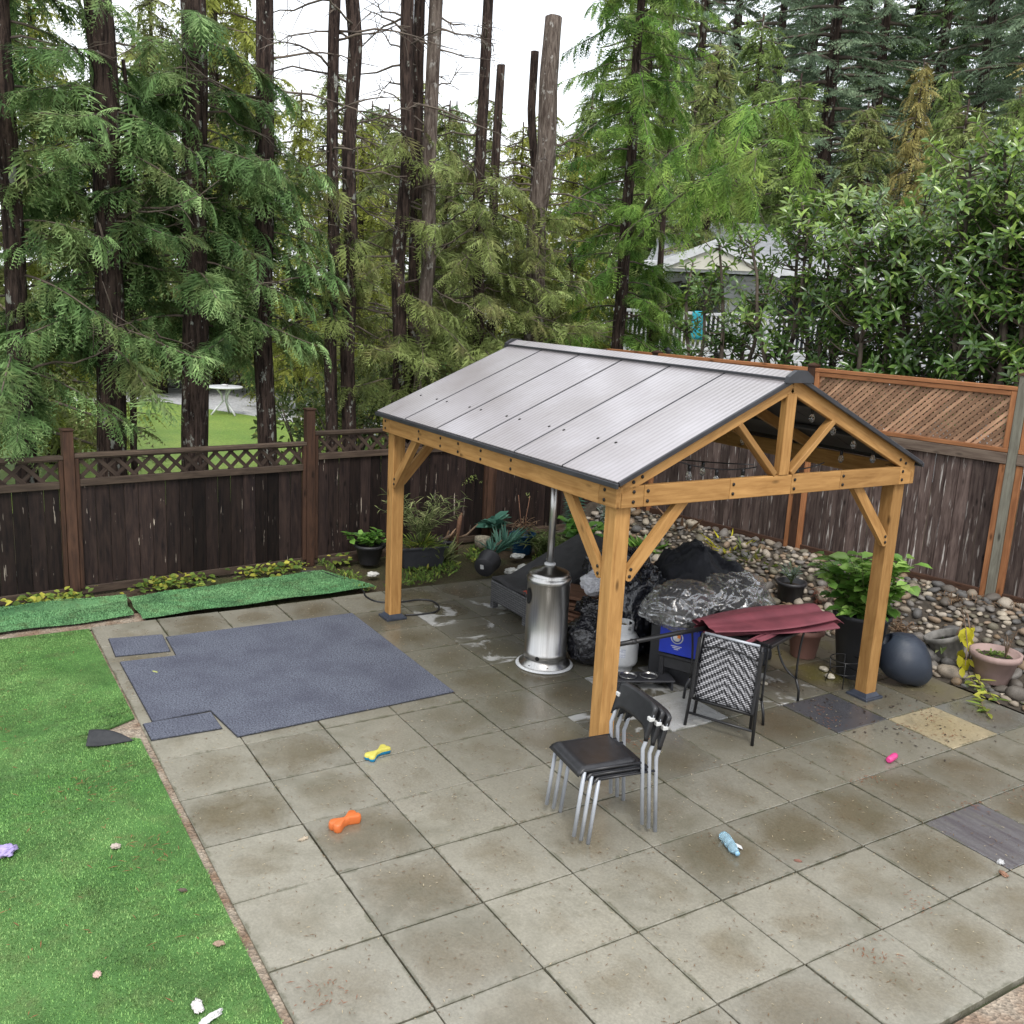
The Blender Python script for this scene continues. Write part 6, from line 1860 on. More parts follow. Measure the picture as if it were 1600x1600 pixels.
def pot(T, r0, r1, h, m, rim=0.02, n=32, rimh=0.04, M4=None, ribs=0):
    mb = MB()
    prof = [(r0 * .97, 0.0), (r0, 0.006), (r1 - 0.012 if rim else r1, h - rimh), (r1 + rim * .5, h - rimh + .004), (r1 + rim * .5, h), (r1 - 0.012, h), (r1 - 0.02, h - 0.05)]
    mb.lathe(prof, n, M4)
    if ribs:
        pass
    b = part('pot', mb, m, T)
    mb = MB(); mb.lathe([(r1 - 0.015, h - 0.055), (r1 * 0.5, h - 0.045), (0, h - 0.04)], 20, M4); part('soil', mb, M['compost'], b)
    return b
def plant(T, n_st, h, spread, leaves, ls, tpls, matk, seed, origin=(0, 0, 0), stemm='stem_green', t0=0.25, ups=0.4, r=0.006, arch=0.5, shade=0.5, name='leaves'):
    rng = np.random.default_rng(seed); cr = Crown(); lm = MB(); org = np.asarray(origin, float)
    for s in range(n_st):
        az = s * 2.4 + rng.uniform(-.4, .4); hh = h * rng.uniform(.6, 1.05); sp = spread * rng.uniform(.3, 1.0)
        pts = [org + np.array([math.cos(az) * sp * (t ** (1 + arch)), math.sin(az) * sp * (t ** (1 + arch)), hh * (t - 0.22 * arch * t ** 3)]) for t in np.linspace(0, 1, 7)]
        lm.tube(pts, [r * (1 - .6 * i / 6) for i in range(7)], 5)
        for j in range(leaves):
            t = t0 + (1 - t0) * (j + rng.uniform(0, 1)) / leaves
            p, tan = interp(pts, min(t, .999)); a = rng.uniform(0, 6.28)
            d = np.array([math.cos(a), math.sin(a), ups * rng.uniform(0, 1.4)]) + tan * 0.35
            cr.put(tpls[j % len(tpls)], p, d, np.array([0, 0, 1.0]) + rng.normal(0, .25, 3), ls * rng.uniform(.7, 1.25), np.clip(rng.normal(shade, .2), 0, 1))
    if lm.v: tag(part('stems', lm, M[stemm], T), kind='stuff')
    tag(link(name, cr.mesh(name, M[matk]), T), kind='stuff')
def tuft(T, n, ls, tpls, matk, seed, origin=(0, 0, 0), ups=1.0, rad=0.05, shade=.5, name='leaves', dirv=None):
    rng = np.random.default_rng(seed); cr = Crown()
    for i in range(n):
        a = rng.uniform(0, 6.28); o_ = np.array([math.cos(a), math.sin(a), 0])
        d = o_ * rng.uniform(.3, 1) + np.array([0, 0, ups * rng.uniform(.3, 1.2)])
        if dirv is not None: d = d * 0.6 + np.asarray(dirv)
        cr.put(tpls[i % len(tpls)], np.asarray(origin) + o_ * rad * rng.uniform(0, 1), d, np.array([0, 0, 1.0]) - o_ * .3, ls * rng.uniform(.6, 1.2), np.clip(rng.normal(shade, .2), 0, 1))
    tag(link(name, cr.mesh(name, M[matk]), T), kind='stuff')

# big planter with broad leaves, by the right gazebo post
p = gp(1336, 1058)
o = thing('tall_planter', 'tall dark planter full of broad bright green leaves beside gazebo post', 'plant', (p.x - .05, p.y + .05, 0))
pot(o, 0.165, 0.255, 0.62, M['pot_grey'], 0.02)
plant(o, 46, 0.68, 0.52, 11, 0.155, BIG, 'hydr', 41, (0, 0, 0.54), t0=0.25, ups=0.15, r=0.008, arch=0.5, shade=0.6)
plant(o, 14, 0.20, 0.46, 7, 0.16, BIG, 'hydr', 141, (0, 0, 0.58), t0=0.3, ups=-0.2, r=0.006, arch=1.2, shade=0.55)
# urn on its side
p = gp(1408, 1040, 0.18)
o = thing('ceramic_urn', 'dark navy egg shaped urn lying on its side', 'urn', (p.x, p.y, 0), 0)
mb = MB(); mb.lathe([(0.0, 0.0), (0.085, 0.0), (0.10, 0.012), (0.185, 0.14), (0.228, 0.27), (0.215, 0.38), (0.15, 0.47), (0.085, 0.525), (0.07, 0.53), (0.062, 0.52), (0.062, 0.46)], 40)
ax = Vector((-0.34, -0.46, 0.52)).normalized()      # leans over, base towards the stones
Rq = ax.to_track_quat('Z', 'Y').to_matrix()
mb.v = [tuple(Rq @ Vector(v)) for v in mb.v]
zmin = min(v[2] for v in mb.v); cx_ = sum(v[0] for v in mb.v) / len(mb.v); cy_ = sum(v[1] for v in mb.v) / len(mb.v)
ub = part('urn_body', mb, M['urn'], o, (-cx_, -cy_, -zmin))
# terracotta pot behind the table
p = gp(1254, 1024)
o = thing('terracotta_pot', 'pink terracotta pot with a withered plant behind the black table', 'plant', (p.x, p.y, 0))
pot(o, 0.12, 0.17, 0.29, M['pot_terra'], 0.03, rimh=0.05)
plant(o, 9, 0.16, 0.24, 7, 0.055, LEAF, 'dry_leaf', 42, (0, 0, 0.26), 'stem_dry', arch=1.3)
# black nursery pot with grey green herbs
p = gp(1233, 940, 0.02)
o = thing('nursery_pot', 'black nursery pot of grey green herbs on the rock bank edge', 'plant', (p.x, p.y, -0.02))
pot(o, 0.13, 0.165, 0.29, M['pot_black'], 0.02)
plant(o, 16, 0.30, 0.22, 9, 0.06, STRAP + LEAF, 'succ', 43, (0, 0, 0.25), arch=.6)
# dead red fern beside it
p = gp(1280, 950, 0.02)
o = thing('withered_fern', 'withered dark red fern between nursery pot and tall planter', 'plant', (p.x, p.y, -0.02))
plant(o, 20, 0.34, 0.14, 12, 0.07, STRAP, 'dryred', 44, (0, 0, 0), 'stem_dry', t0=.1, ups=-.4, arch=.8)
# ribbed cement pot, tipped, with a dead branch
p = gp(1482, 1032)
o = thing('cement_pot', 'tilted grey ribbed cement pot holding a bare branch', 'pot', (p.x, p.y, 0))
Mt = Matrix.Rotation(math.radians(-16), 4, 'Y') @ Matrix.Rotation(math.radians(10), 4, 'X')
mb = MB(); n = 60
prof = [(0.12, 0.0), (0.14, 0.02), (0.165, 0.19), (0.19, 0.20), (0.195, 0.24), (0.18, 0.25), (0.165, 0.24), (0.155, 0.18)]
vv = []; fs = []
for (r_, z) in prof:
    for k in range(n):
        a = 2 * math.pi * k / n; rr = r_ * (1 + (0.022 * (1 if k % 4 < 2 else -1) if 0.01 < z < 0.195 else 0))
        vv.append(Mt @ Vector((rr * math.cos(a), rr * math.sin(a), z)))
for i in range(len(prof) - 1):
    for k in range(n): fs.append((i * n + k, i * n + (k + 1) % n, (i + 1) * n + (k + 1) % n, (i + 1) * n + k))
mb.add(vv, fs, True); part('pot', mb, M['pot_rib'], o, (0, 0, 0.03))
mb = MB(); mb.lathe([(0.158, 0.17), (0, 0.18)], 20, Mt); part('soil', mb, M['compost'], o, (0, 0, 0.03))
mb = MB(); mb.tube([(0, 0, 0.15), (0.03, 0.05, 0.32), (0.05, 0.12, 0.5)], [0.01, 0.007, 0.003], 5); part('branch', mb, M['stem_dry'], o)
tuft(o, 14, 0.16, LEAF, 'lily', 45, (0.0, -0.06, 0.22), -0.5, 0.05, .4)
# pink pot
p = gp(1549, 1063)
o = thing('pink_pot', 'weathered pink plastic pot with low green weeds', 'plant', (p.x, p.y, 0))
pot(o, 0.145, 0.215, 0.29, M['pot_pink'], 0.03, rimh=0.06)
tuft(o, 70, 0.05, LEAF, 'ivy', 46, (-0.03, -0.02, 0.25), .5, .15, .35)
plant(o, 8, 0.34, 0.10, 5, 0.05, STRAP, 'dry_leaf', 47, (0.07, 0.05, 0.23), 'stem_dry')
# wilted yellow plant
p = gp(1506, 1060)
o = thing('wilted_plant', 'drooping wilted plant with large yellow leaves trailing onto pavers', 'plant', (p.x + 0.05, p.y + 0.02, 0))
lm = MB(); base = np.array([p.x + .05, p.y + .02, 0])
def wp_(px, py, z): return np.array(gp(px, py, z)) - base
st1 = [wp_(1512, 1040, 0.02), wp_(1518, 1000, 0.30), wp_(1512, 960, 0.48), wp_(1502, 948, 0.52), wp_(1508, 975, 0.44), wp_(1512, 1010, 0.30), wp_(1508, 1040, 0.16)]
st2 = [wp_(1508, 1040, 0.03), wp_(1518, 1062, 0.05), wp_(1530, 1085, 0.03), wp_(1536, 1105, 0.012), wp_(1545, 1118, 0.012)]
st3 = [wp_(1516, 1040, 0.05), wp_(1530, 1065, 0.07), wp_(1545, 1085, 0.03), wp_(1562, 1100, 0.012)]
lm.tube(st1, [0.008, 0.008, 0.007, 0.006, 0.006, 0.005, 0.004], 6); part('stem', lm, M['stem_dry'], o)
for s_ in (st2, st3):
    lm = MB(); lm.tube(s_, 0.005, 5); part('stem', lm, M['stem_dry'], o)
cr = Crown(); rng = np.random.default_rng(48)
for (px, py, z), sz in (((1503, 978, .42), .20), ((1516, 982, .42), .22), ((1500, 990, .38), .16), ((1512, 1005, .32), .14), ((1504, 1018, .25), .15), ((1500, 1030, .18), .15), ((1512, 1032, .18), .13), ((1508, 992, .36), .18)):
    for q_ in range(2): cr.put((BIG + LEAF)[rng.integers(6)], wp_(px + rng.normal(0, 4), py + rng.normal(0, 4), z), [rng.normal(0, .55), rng.normal(0, .55), -1], [0.7 + rng.normal(0, .5), -0.6 + rng.normal(0, .5), 0.3], sz * rng.uniform(.6, 1.0), np.clip(rng.normal(.5, .25), 0, 1))
link('yellow_leaves', cr.mesh('yellow_leaves', M['yellow_leaf']), o)
cr = Crown()
for k in range(34):
    s_ = (st2, st3)[k % 2]; q, tan = interp([np.array(v) for v in s_], rng.uniform(.2, .99))
    cr.put(LEAF[k % 3] if k % 4 else BIG[0], q + np.array([0, 0, .01]), np.array([rng.normal(0, 1), rng.normal(0, 1), .15]), [0, 0, 1], rng.uniform(.07, .15), np.clip(rng.normal(.75, .2), 0, 1))
link('trailing_leaves', cr.mesh('trailing_leaves', M['ivy']), o)
# tangles of dry stems along the bank
for i, (px, py, z, h, sp, n, lab) in enumerate(((1490, 968, .12, .42, .30, 16, 'tangle of dry brown stems behind the tilted cement pot'), (1570, 985, .1, .45, .3, 16, 'tangle of dry brown stems behind the pink pot'), (1590, 935, .3, .4, .3, 12, 'dry twiggy weed at the foot of the treated post'), (1508, 925, .3, .42, .06, 3, 'single pale dried flower stalk against the grey fence'), (1405, 1000, .02, .30, .22, 8, 'bare stems between the tall planter and the urn'))):
    p = gp(px, py, z)
    o = thing('dry_weed', lab, 'plant', (p.x, p.y, z - .03))
    plant(o, n * 2 if n > 3 else n, h, sp, 8, 0.085, STRAP, 'dry_leaf', 70 + i, (0, 0, 0), 'stem_dry', t0=.4, ups=.6, r=.007, arch=1.0)
# wire plant stand
p = gp(1316, 1068)
o = thing('wire_plant_stand', 'thin black wire plant stand in front of the tall planter', 'plant stand', (p.x, p.y, 0), .3)
for k in range(4):
    a = k * math.pi / 2 + .4
    mb = MB(); mb.tube([(math.cos(a) * .15, math.sin(a) * .15, 0), (math.cos(a) * .12, math.sin(a) * .12, .12), (math.cos(a) * .13, math.sin(a) * .13, .24)], .005, 6); part('leg', mb, M['black_metal'], o)
for z, r_ in ((.24, .13), (.12, .12)):
    mb = MB(); mb.tube([(math.cos(t * math.pi / 12) * r_, math.sin(t * math.pi / 12) * r_, z) for t in range(25)], .005, 6); part('ring', mb, M['black_metal'], o)
for i, (px, py, lab, r_) in enumerate(((1287, 1048, 'flat white shell left of the wire plant stand', .045), (1296, 1060, 'cream mushroom shaped ornament by the wire plant stand', .05), (1194, 1070, 'round pale pebble beneath the black table', .035))):
    p = gp(px, py)
    o = thing('garden_ornament', lab, 'ornament', (p.x, p.y, 0))
    part('body', blob((0, 0, r_ * .45), (r_, r_ * .8, r_ * .45), i + .5, .2, 1.5, 3), simple('cream_ceramic' + str(i), (0.62, 0.58, 0.48), (0.45, 0.40, 0.32), 20, 0.5), o)
# plants on the bank behind the heap
for i, (px, py, z, n, ls, mk, h, sp, lab) in enumerate(((1140, 872, .12, 14, .30, 'yellow_leaf', .18, .12, 'yellowing strap leaved plant by the black cloth heap'), (1175, 885, .1, 30, .26, 'lily', .2, .2, 'green strap leaved clump beside the yellowing plant'), (1205, 895, .08, 22, .2, 'ivy', .2, .2, 'low green clump left of the black nursery pot'), (1015, 815, .15, 22, .14, 'ivy', .3, .25, 'leafy green climber at the start of the rock bank'), (1065, 838, .18, 12, .35, 'dry_leaf', .35, .15, 'straw coloured dry grass on the river stones'), (1010, 860, .05, 26, .16, 'hydr', .2, .25, 'green leafy plant behind the dark wrapped bundle'))):
    p = gp(px, py, z)
    o = thing('bank_plant', lab, 'plant', (p.x, p.y, z - .03))
    tuft(o, n * 3, ls * 1.35, STRAP if mk != 'ivy' and mk != 'hydr' else LEAF, mk, 90 + i, (0, 0, 0.02), 1.1, sp, .55)

# ---- back bed
p = gp(577, 880)
o = thing('garden_pot', 'round black pot of drooping leaves at the bed left of gazebo post', 'plant', (p.x, p.y, 0))
pot(o, 0.12, 0.185, 0.25, M['pot_black'], 0.02); plant(o, 26, 0.24, 0.32, 9, 0.11, BIG, 'hydr', 51, (0, 0, .2), arch=1.2, shade=.35)
p = gp(656, 882)
o = thing('planter_box', 'rectangular dark planter with tall narrow leaved stems', 'plant', (p.x, p.y, 0), math.radians(84))
mb = MB(); pr = 0.03
mb.add([(-.24, -.14, 0), (.24, -.14, 0), (.24, .14, 0), (-.24, .14, 0), (-.29, -.17, .25), (.29, -.17, .25), (.29, .17, .25), (-.29, .17, .25)], [(3, 2, 1, 0), (0, 1, 5, 4), (1, 2, 6, 5), (2, 3, 7, 6), (3, 0, 4, 7), (4, 5, 6, 7)])
part('box', mb, M['pot_grey'], o)
for (a, b, c, d_) in ((0, -.175, .62, .022), (0, .175, .62, .022)):
    mb = MB(); mb.cbox((a, b, .25), (c, d_, .025), .005); part('rim', mb, M['pot_grey'], o)
for a in (-.295, .295):
    mb = MB(); mb.cbox((a, 0, .25), (.022, .325, .025), .005); part('rim', mb, M['pot_grey'], o)
mb = MB(); mb.box((0, 0, .245), (.54, .31, .02)); part('soil', mb, M['compost'], o)
plant(o, 22, 0.82, 0.62, 18, 0.13, STRAP, 'lily', 52, (0, 0, .24), t0=.25, ups=.5, arch=.6, shade=.75)
tuft(o, 170, 0.16, STRAP, 'ivy', 53, (0, 0, .25), .7, .26, .5)
p = gp(712, 868)
o = thing('dead_stalk', 'pale broken dead stalk standing beside the planter box', 'plant', (p.x, p.y, 0)); o.scale = (1.35, 1.35, 1.35)
mb = MB(); mb.tube([(0, 0, 0), (0, 0.01, .2), (.0, .03, .36), (0, .05, .42)], [.016, .02, .022, .006], 8); part('stalk', mb, M['plankwood'], o)
for e in ((0.02, .22, .30), (-.02, -.18, .14), (0, -.16, .16)):
    mb = MB(); mb.tube([(0, 0.01, .17), ((e[0]) / 2, e[1] / 2, .20), e], [.012, .011, .005], 6); part('side_stalk', mb, M['stem_dry'], o)
p = gp(704, 872)
o = thing('garden_pot', 'small plain black pot behind the pale dead stalk', 'pot', (p.x - .12, p.y - .02, 0)); pot(o, .09, .12, .22, M['pot_black'], .015)
tuft(o, 24, .2, STRAP, 'dry_leaf', 54, (0, 0, .2), .6, .06, .6)
p = gp(706, 880)
o = thing('bank_plant', 'pale leaved weed drooping in front of the planter box end', 'plant', (p.x - .05, p.y - .12, 0)); tuft(o, 60, .28, STRAP, 'lily', 55, (0, 0, .05), 1.2, .14, .8)
# tipped black pot with strap leaves
p = gp(756, 905)
o = thing('tipped_pot', 'tipped over round black pot spilling blue green strap leaves', 'plant', (p.x - .02, p.y, 0))
Rt = Matrix.Rotation(math.radians(100), 4, 'X') @ Matrix.Rotation(0, 4, 'Y')
axp = (Vector(gp(815, 858, .1)) - Vector(gp(755, 895, .1))).normalized(); axp.z = 0.28; axp.normalize()
Rq = axp.to_track_quat('Z', 'Y').to_matrix()
mb = MB(); mb.lathe([(0, 0), (.115, 0), (.125, .01), (.135, .17), (.145, .18), (.145, .21), (.13, .21), (.12, .17), (0, .16)], 32); part('pot', mb, M['pot_black'], o, (0, 0, .135), Rq)
mb = MB(); mb.box((0.02, 0.01, -0.0015), (.045, .06, .001)); part('price_label', mb, M['white_plastic'], o, (0, 0, .135), Rq)
for k in range(3):
    d0 = axp * .15; mb = MB(); mb.tube([Vector((0, 0, .13)) + d0, Vector((0, 0, .15)) + axp * .30 + Vector((0, .02 * k - .03, .02 * k)), Vector((0, 0, .2)) + axp * .45 + Vector((0, .05 * k - .05, 0.03 * k))], [.012, .012, .01], 6); part('stalk', mb, M['stem_dry'], o)
for k in range(3):
    tuft(o, 42, .30, STRAP, 'leek', 56 + k, tuple(Vector((0, 0, .12)) + axp * (.38 + .12 * k) + Vector((.02, .05 * k - .05, .0))), .8, .06, .6, 'leaves', dirv=tuple(axp * .7))
# blue glazed pot with canes
p = gp(815, 864)
o = thing('blue_pot', 'glazed dark blue pot with two crossed canes and dead stems', 'plant', (p.x, p.y, 0))
pot(o, .13, .17, .27, M['pot_blue'], .02, rimh=.03); plant(o, 16, .30, .34, 9, .07, STRAP + LEAF, 'dry_leaf', 60, (0, 0, .22), 'stem_dry', arch=1.0)
for dx in (-.06, .05):
    mb = MB(); mb.tube([(0, 0, .2), (dx, dx, .78)], .006, 6); part('cane', mb, M['plankwood'], o)
p = gp(757, 862)
o = thing('wire_basket', 'pale cylindrical wire basket behind the tipped black pot', 'basket', (p.x - .15, p.y + .05, 0))
mb = MB(); mb.lathe([(.10, 0), (.11, .16), (.10, .16), (.09, .02), (0, .02)], 22); part('basket', mb, simple('basket_straw', (.30, .27, .20), (.14, .12, .09), 40, .8, bump=.6), o)
# leafy things in the corner
for i, (px, py, lab, kind) in enumerate(((893, 862, 'tall spiky succulent rising behind the heater pole', 'spike'), (905, 868, 'heart leaved green plant right of the heater pole', 'heart'), (948, 862, 'pale variegated upright shrub behind the front gazebo post', 'pale'), (770, 845, 'broad single green leaf plant behind the wire basket', 'broad'), (850, 866, 'green weedy clump left of the heater pole', 'weed'))):
    p = gp(px, py)
    o = thing('corner_plant', lab, 'plant', (p.x, p.y, 0))
    if kind == 'spike':
        rngq = np.random.default_rng(5); cr = Crown()
        for k in range(130):
            z = .35 + .5 * k / 130; a = k * 2.4
            cr.put(STRAP[0], (0, 0, z), [math.cos(a), math.sin(a), .25], [0, 0, 1], .17, .6)
        link('leaves', cr.mesh('leaves', M['leek']), o); mb = MB(); mb.tube([(0, 0, 0), (0, 0, .85)], .015, 8); part('stem', mb, M['stem_green'], o)
    elif kind == 'heart': plant(o, 16, .55, .32, 7, .17, BIG, 'hydr', 81, arch=.5, shade=.25)
    elif kind == 'pale': plant(o, 22, .75, .16, 16, .09, LEAF, 'succ', 82, arch=.3, shade=.75, t0=.05)
    elif kind == 'broad': plant(o, 6, .38, .14, 3, .26, BIG, 'leek', 83, arch=.5, shade=.4, t0=.7)
    else: plant(o, 46, .36, .5, 9, .15, STRAP, 'lily', 84, arch=.9, shade=.5)
# pale lumps of rock near the lounge
for i, (px, py, lab, r_) in enumerate(((799, 896, 'left one of two white stones by the rattan lounge', .075), (820, 892, 'right one of two white stones by the rattan lounge', .085), (808, 872, 'flat white slab behind the two white stones', .07), (583, 900, 'white stone in front of the round black pot', .055))):
    p = gp(px, py); o = thing('white_stone', lab, 'stone', (p.x, p.y, 0))
    part('rock', blob((0, 0, r_ * .4), (r_, r_ * 1.3, r_ * .5), i + 3.3, .35, 1.8, 3), simple('white_rock' + str(i), (.62, .61, .57), (.45, .44, .40), 14, .7, bump=.4), o)
# timber edging lying by the fence
o = thing('edging_board', 'weathered edging board lying along the foot of the dark fence', 'board', PB(3.2, .25, 0))
bar('board', PB(2.9, .22, .03), PB(4.4, .20, .05), .04, .09, M['fence_rail'], o)
# garden hose
hs_ = [(470, 893), (500, 893), (527, 902), (552, 912), (567, 922), (572, 932), (590, 940), (622, 941), (655, 937), (675, 939), (686, 948), (680, 956), (655, 960), (632, 961)]
pts = [Vector(gp(x, y, 0.012)) for x, y in hs_]
sm = []
for i in range(len(pts) - 1):
    p0 = pts[max(i - 1, 0)]; p1 = pts[i]; p2 = pts[i + 1]; p3 = pts[min(i + 2, len(pts) - 1)]
    for k in range(5):
        t = k / 5; sm.append(0.5 * ((2 * p1) + (p2 - p0) * t + (2 * p0 - 5 * p1 + 4 * p2 - p3) * t * t + (3 * p1 - p0 - 3 * p2 + p3) * t ** 3))
sm.append(pts[-1])
hz0 = pts[7]
mb = MB(); mb.tube([q - Vector((hz0.x, hz0.y, 0)) for q in sm], .010, 8)
o = part('garden_hose', mb, M['black_plastic'], None, (hz0.x, hz0.y, 0)); tag(o, 'thin black hose curling round the left gazebo post', 'hose')
# ivy along the fence foot
rng = np.random.default_rng(99); cr = Crown()
for i in range(1500):
    s_ = rng.uniform(-1.4, 3.2); off = .12 + abs(rng.normal(0, .11)) + (.15 if rng.random() < .1 else 0)
    if rng.random() < .62 + .38 * math.sin(s_ * 5.1): continue
    q = np.array(PB(s_, off, 0.0)); q[2] = rng.uniform(.0, .11) * max(.2, 1 - off * 1.5)
    cr.put(BIG[i % 3] if i % 3 else LEAF[0], q, [rng.normal(0, 1), rng.normal(0, 1), .2], [0.5 + rng.normal(0, .3), rng.normal(0, .3), 1], rng.uniform(.045, .10), np.clip(rng.normal(.55, .3), 0, 1))
o = link('ground_ivy', cr.mesh('ground_ivy', M['ivy'])); tag(o, 'yellow green ivy creeping along the foot of the dark fence', 'ivy', kind='stuff')
cr = Crown()
for i in range(5200):
    x = rng.uniform(-5.1, -3.75); y = rng.uniform(1.6, 5.4)
    if mnoise.noise(Vector((x * 1.6, y * 1.6, 2))) < -0.02: continue
    cr.put(STRAP[i % 3] if i % 2 else LEAF[i % 3], (x, y, -.01), [rng.normal(0, .6), rng.normal(0, .6), .7], [.6, 0, 1], rng.uniform(.03, .09), np.clip(rng.normal(.35, .2), 0, 1))
for i in range(900):
    x = rng.uniform(-1.2, 2.6); y = toe(x) + rng.uniform(-.35, .25)
    if mnoise.noise(Vector((x * 1.8, y * 1.8, 7))) < 0.05: continue
    cr.put(LEAF[i % 3], (x, y, -.01), [rng.normal(0, .6), rng.normal(0, .6), .5], [.6, 0, 1], rng.uniform(.02, .05), np.clip(rng.normal(.3, .2), 0, 1))
o = link('weeds', cr.mesh('weeds', M['ivy'])); tag(o, 'low green weeds over the damp soil beds', 'weeds', kind='stuff')

# ---------------------------------------------------------------- string lights in the gable
sg_ = thing('string_lights', 'black string lights with clear bulbs looped inside the gazebo gable', 'lights', (GX1, GYM, 2.1))
t = NT('bulb_glass'); t.base((.9, .9, .9)); t.rough(.05); t.b.inputs['Transmission Weight'].default_value = .9; M['bulb'] = t.m
bm2 = MB(); bm2.lathe([(0, -.075), (.016, -.068), (.024, -.045), (.02, -.02), (.011, -.005), (.011, 0)], 14); bulb_me = bm2.mesh('bulb', M['bulb'])
bm3 = MB(); bm3.lathe([(.013, -.008), (.014, .03), (.006, .04)], 10); sock_me = bm3.mesh('socket', M['black_plastic'])
runs = [((GX1 - .12, GYM - 1.15, 2.30), (GX1 - .15, GYM - .02, 2.11), .07, 4), ((GX0 + .1, GYM - 1.1, 2.22), (GX1 - .15, GYM - .05, 2.13), .12, 5), ((GX1 - .12, GYM + .02, 2.11), (GX1 - .15, GYM + .75, 2.11), .04, 1), ((GX1 - .1, GYM + .35, 2.62), (GX1 - .1, GYM + 1.42, 2.14), -.02, 4), ((GX0 + .3, GYM + 1.38, 2.18), (GX1 - .1, GYM + 1.38, 2.16), .05, 5)]
for a, b, sag, nb in runs:
    a = Vector(a); b = Vector(b)
    pt = [a.lerp(b, k / 16) - Vector((0, 0, sag * 4 * (k / 16) * (1 - k / 16))) - Vector((GX1, GYM, 2.1)) for k in range(17)]
    mb = MB(); mb.tube(pt, .005, 6); w_ = part('cable', mb, M['black_plastic'], sg_)
    for i in range(nb):
        q = pt[int((i + .6) / nb * 16)]
        link('socket', sock_me, w_, q - Vector((0, 0, .04))); link('bulb', bulb_me, w_, q - Vector((0, 0, .045)))

# ================================================================== NEIGHBOURS
# white bistro table on the gravel
p = gp(352, 648)
o = thing('bistro_table', 'small round white bistro table on the gravel beyond the lawn', 'table', (p.x, p.y, 0))
mb = MB(); mb.lathe([(0, .70), (.44, .70), (.46, .715), (.46, .735), (.44, .745), (0, .745)], 28); part('table_top', mb, M['white_paint'], o)
for k in range(3):
    a = k * 2.094 + .5; c_, s_ = math.cos(a), math.sin(a)
    mb = MB(); mb.tube([(c_ * .36, s_ * .36, 0), (c_ * .24, s_ * .24, .15), (c_ * .05, s_ * .05, .36), (c_ * .10, s_ * .10, .55), (c_ * .22, s_ * .22, .70)], .026, 7); part('leg', mb, M['white_paint'], o)
mb = MB(); mb.lathe([(.07, .745), (.09, .79), (0, .80)], 12); part('bowl', mb, M['white_plastic'], o)
# white house with deck
d0 = ray(1160, 470); d0 = d0 / np.linalg.norm(d0[:2]); hc = CAM_LOC + d0 * 21
fx = Vector((-d0[1], d0[0], 0)) * -1; fx.normalize()          # to the right as seen
ha = math.atan2(fx.y, fx.x)
hs2 = thing('house', 'white house with grey roof and cream gable behind the laurels', 'house', (hc[0], hc[1], 0), ha)
M['siding'] = simple('white_siding', (.62, .63, .64), (.54, .55, .56), 3, .6)
M['cream'] = simple('cream_siding', (.60, .58, .50), (.52, .50, .42), 3, .6)
M['shingle'] = simple('grey_shingle', (.30, .31, .33), (.20, .205, .22), 12, .85, bump=.4)
M['glass_dark'] = simple('window_glass', (.03, .035, .04), None, 3, .08)
mb = MB(); mb.box((3.6, 3.2, 2.0), (10.6, 5.0, 4.1)); part('wall', mb, M['siding'], hs2)
for k in range(22):
    z = 2.1 + k * .09
    mb = MB(); mb.cbox((3.6, .685, z), (10.6, .02, .084), .006); part('siding_board', mb, M['siding'], hs2)
mb = MB()
mb.add([(-2.0, -.5, 4.22), (9.3, -.5, 4.22), (9.3, 3.2, 5.35), (-2.0, 3.2, 5.35), (-2.0, 6.9, 4.22), (9.3, 6.9, 4.22)], [(0, 1, 2, 3), (3, 2, 5, 4), (0, 3, 4), (1, 5, 2)]); part('roof', mb, M['shingle'], hs2)
mb = MB(); mb.cbox((3.65, -.52, 4.14), (11.4, .04, .2), .01); part('fascia', mb, M['white_paint'], hs2)
mb = MB(); mb.add([(-1.75, -.62, 4.10), (.55, -.62, 4.10), (-.6, -.62, 4.55)], [(0, 1, 2)]); part('gable', mb, M['cream'], hs2)
for a, b in (((-1.9, 4.06), (-.6, 4.62)), ((-.6, 4.62), (.7, 4.06))):
    bar('barge_board', Vector((a[0], -.66, a[1])), Vector((b[0], -.66, b[1])), .05, .16, M['white_paint'], hs2, world=False)
for (x, w_, z, h_) in ((-.9, .9, 3.15, 1.2), (1.5, 1.5, 3.15, 1.3), (4.4, 1.6, 3.15, 1.3)):
    wn_ = MB(); wn_.cbox((x, .655, z), (w_ + .16, .05, h_ + .16), .01); wo = part('window', wn_, M['white_paint'], hs2)
    mb = MB(); mb.box((x, .622, z), (w_, .012, h_)); part('pane', mb, M['glass_dark'], wo)
mb = MB(); mb.cbox((1.6, -.4, 2.33), (8.2, 2.1, .22), .01); part('deck', mb, M['white_paint'], hs2)
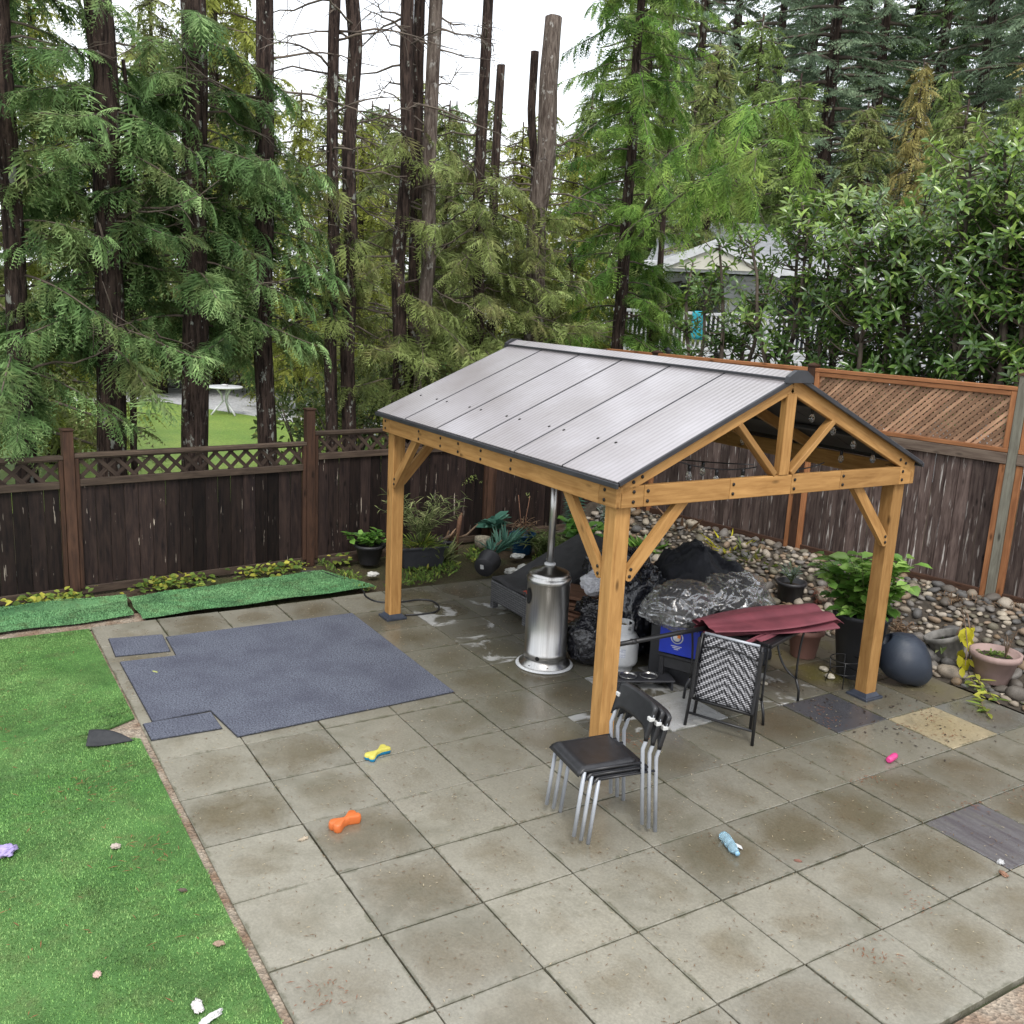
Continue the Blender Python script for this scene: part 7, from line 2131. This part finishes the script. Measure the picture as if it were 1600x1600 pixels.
for x in (-1.7, .55, 2.9, 5.2):
    mb = MB(); mb.cbox((x, -1.35, 1.2), (.14, .14, 2.2), .01); part('deck_post', mb, M['white_paint'], hs2)
rl = thing('white_railing', 'white baluster railing round the house deck', 'railing', (hc[0], hc[1], 2.44), ha)
for z in (.1, .78):
    mb = MB(); mb.cbox((1.6, -1.38, z), (8.2, .07, .06), .008); part('rail', mb, M['white_paint'], rl)
bmb = MB(); bmb.cbox((0, 0, .44), (.035, .035, .62), .005); bal = bmb.mesh('baluster', M['white_paint'])
for k in range(92): link('baluster', bal, rl, (-2.45 + k * .09, -1.38, 0))
tw = thing('teal_towel', 'teal towel hanging over the white deck railing', 'towel', (hc[0], hc[1], 2.44), ha)
mb = MB(); mb.grid(lambda u, v: (-.92 + .22 * u, -1.42 - .012 * math.sin(u * 14), .83 - .55 * v), 14, 8); e = part('towel', mb, simple('teal_cloth', (.03, .36, .44), (.02, .28, .36), 6, .8), tw); e.modifiers.new('t', 'SOLIDIFY').thickness = .02
# black spiked fence between laurels and house
d1 = ray(1084, 553); d1 = d1 / np.linalg.norm(d1[:2]); fc = CAM_LOC + d1 * 15.8
bfz = 0.25
ifn = thing('iron_fence', 'black iron fence with spear tips before the white deck', 'fence', (fc[0], fc[1], bfz), ha)
for x in (-.42, .36, 1.14, 1.92, 2.7):
    mb = MB(); mb.cbox((x, 0, 1.18), (.09, .09, 2.36), .008); part('fence_post', mb, M['black_metal'], ifn)
    mb = MB(); mb.lathe([(.065, 2.36), (.065, 2.39), (.0, 2.43)], 4, None, False); part('post_cap', mb, M['black_metal'], ifn, (x, 0, 0))
for z in (.4, 2.14):
    mb = MB(); mb.cbox((1.14, 0, z), (3.1, .03, .04), .004); part('rail', mb, M['black_metal'], ifn)
pk = MB(); pk.cbox((0, 0, 1.2), (.02, .02, 2.0), .003); pk.lathe([(.0, 2.2), (.02, 2.23), (.0, 2.33)], 6); pkm = pk.mesh('picket', M['black_metal'])
for k in range(29): link('picket', pkm, ifn, (-.34 + k * .108, 0.026, 0))
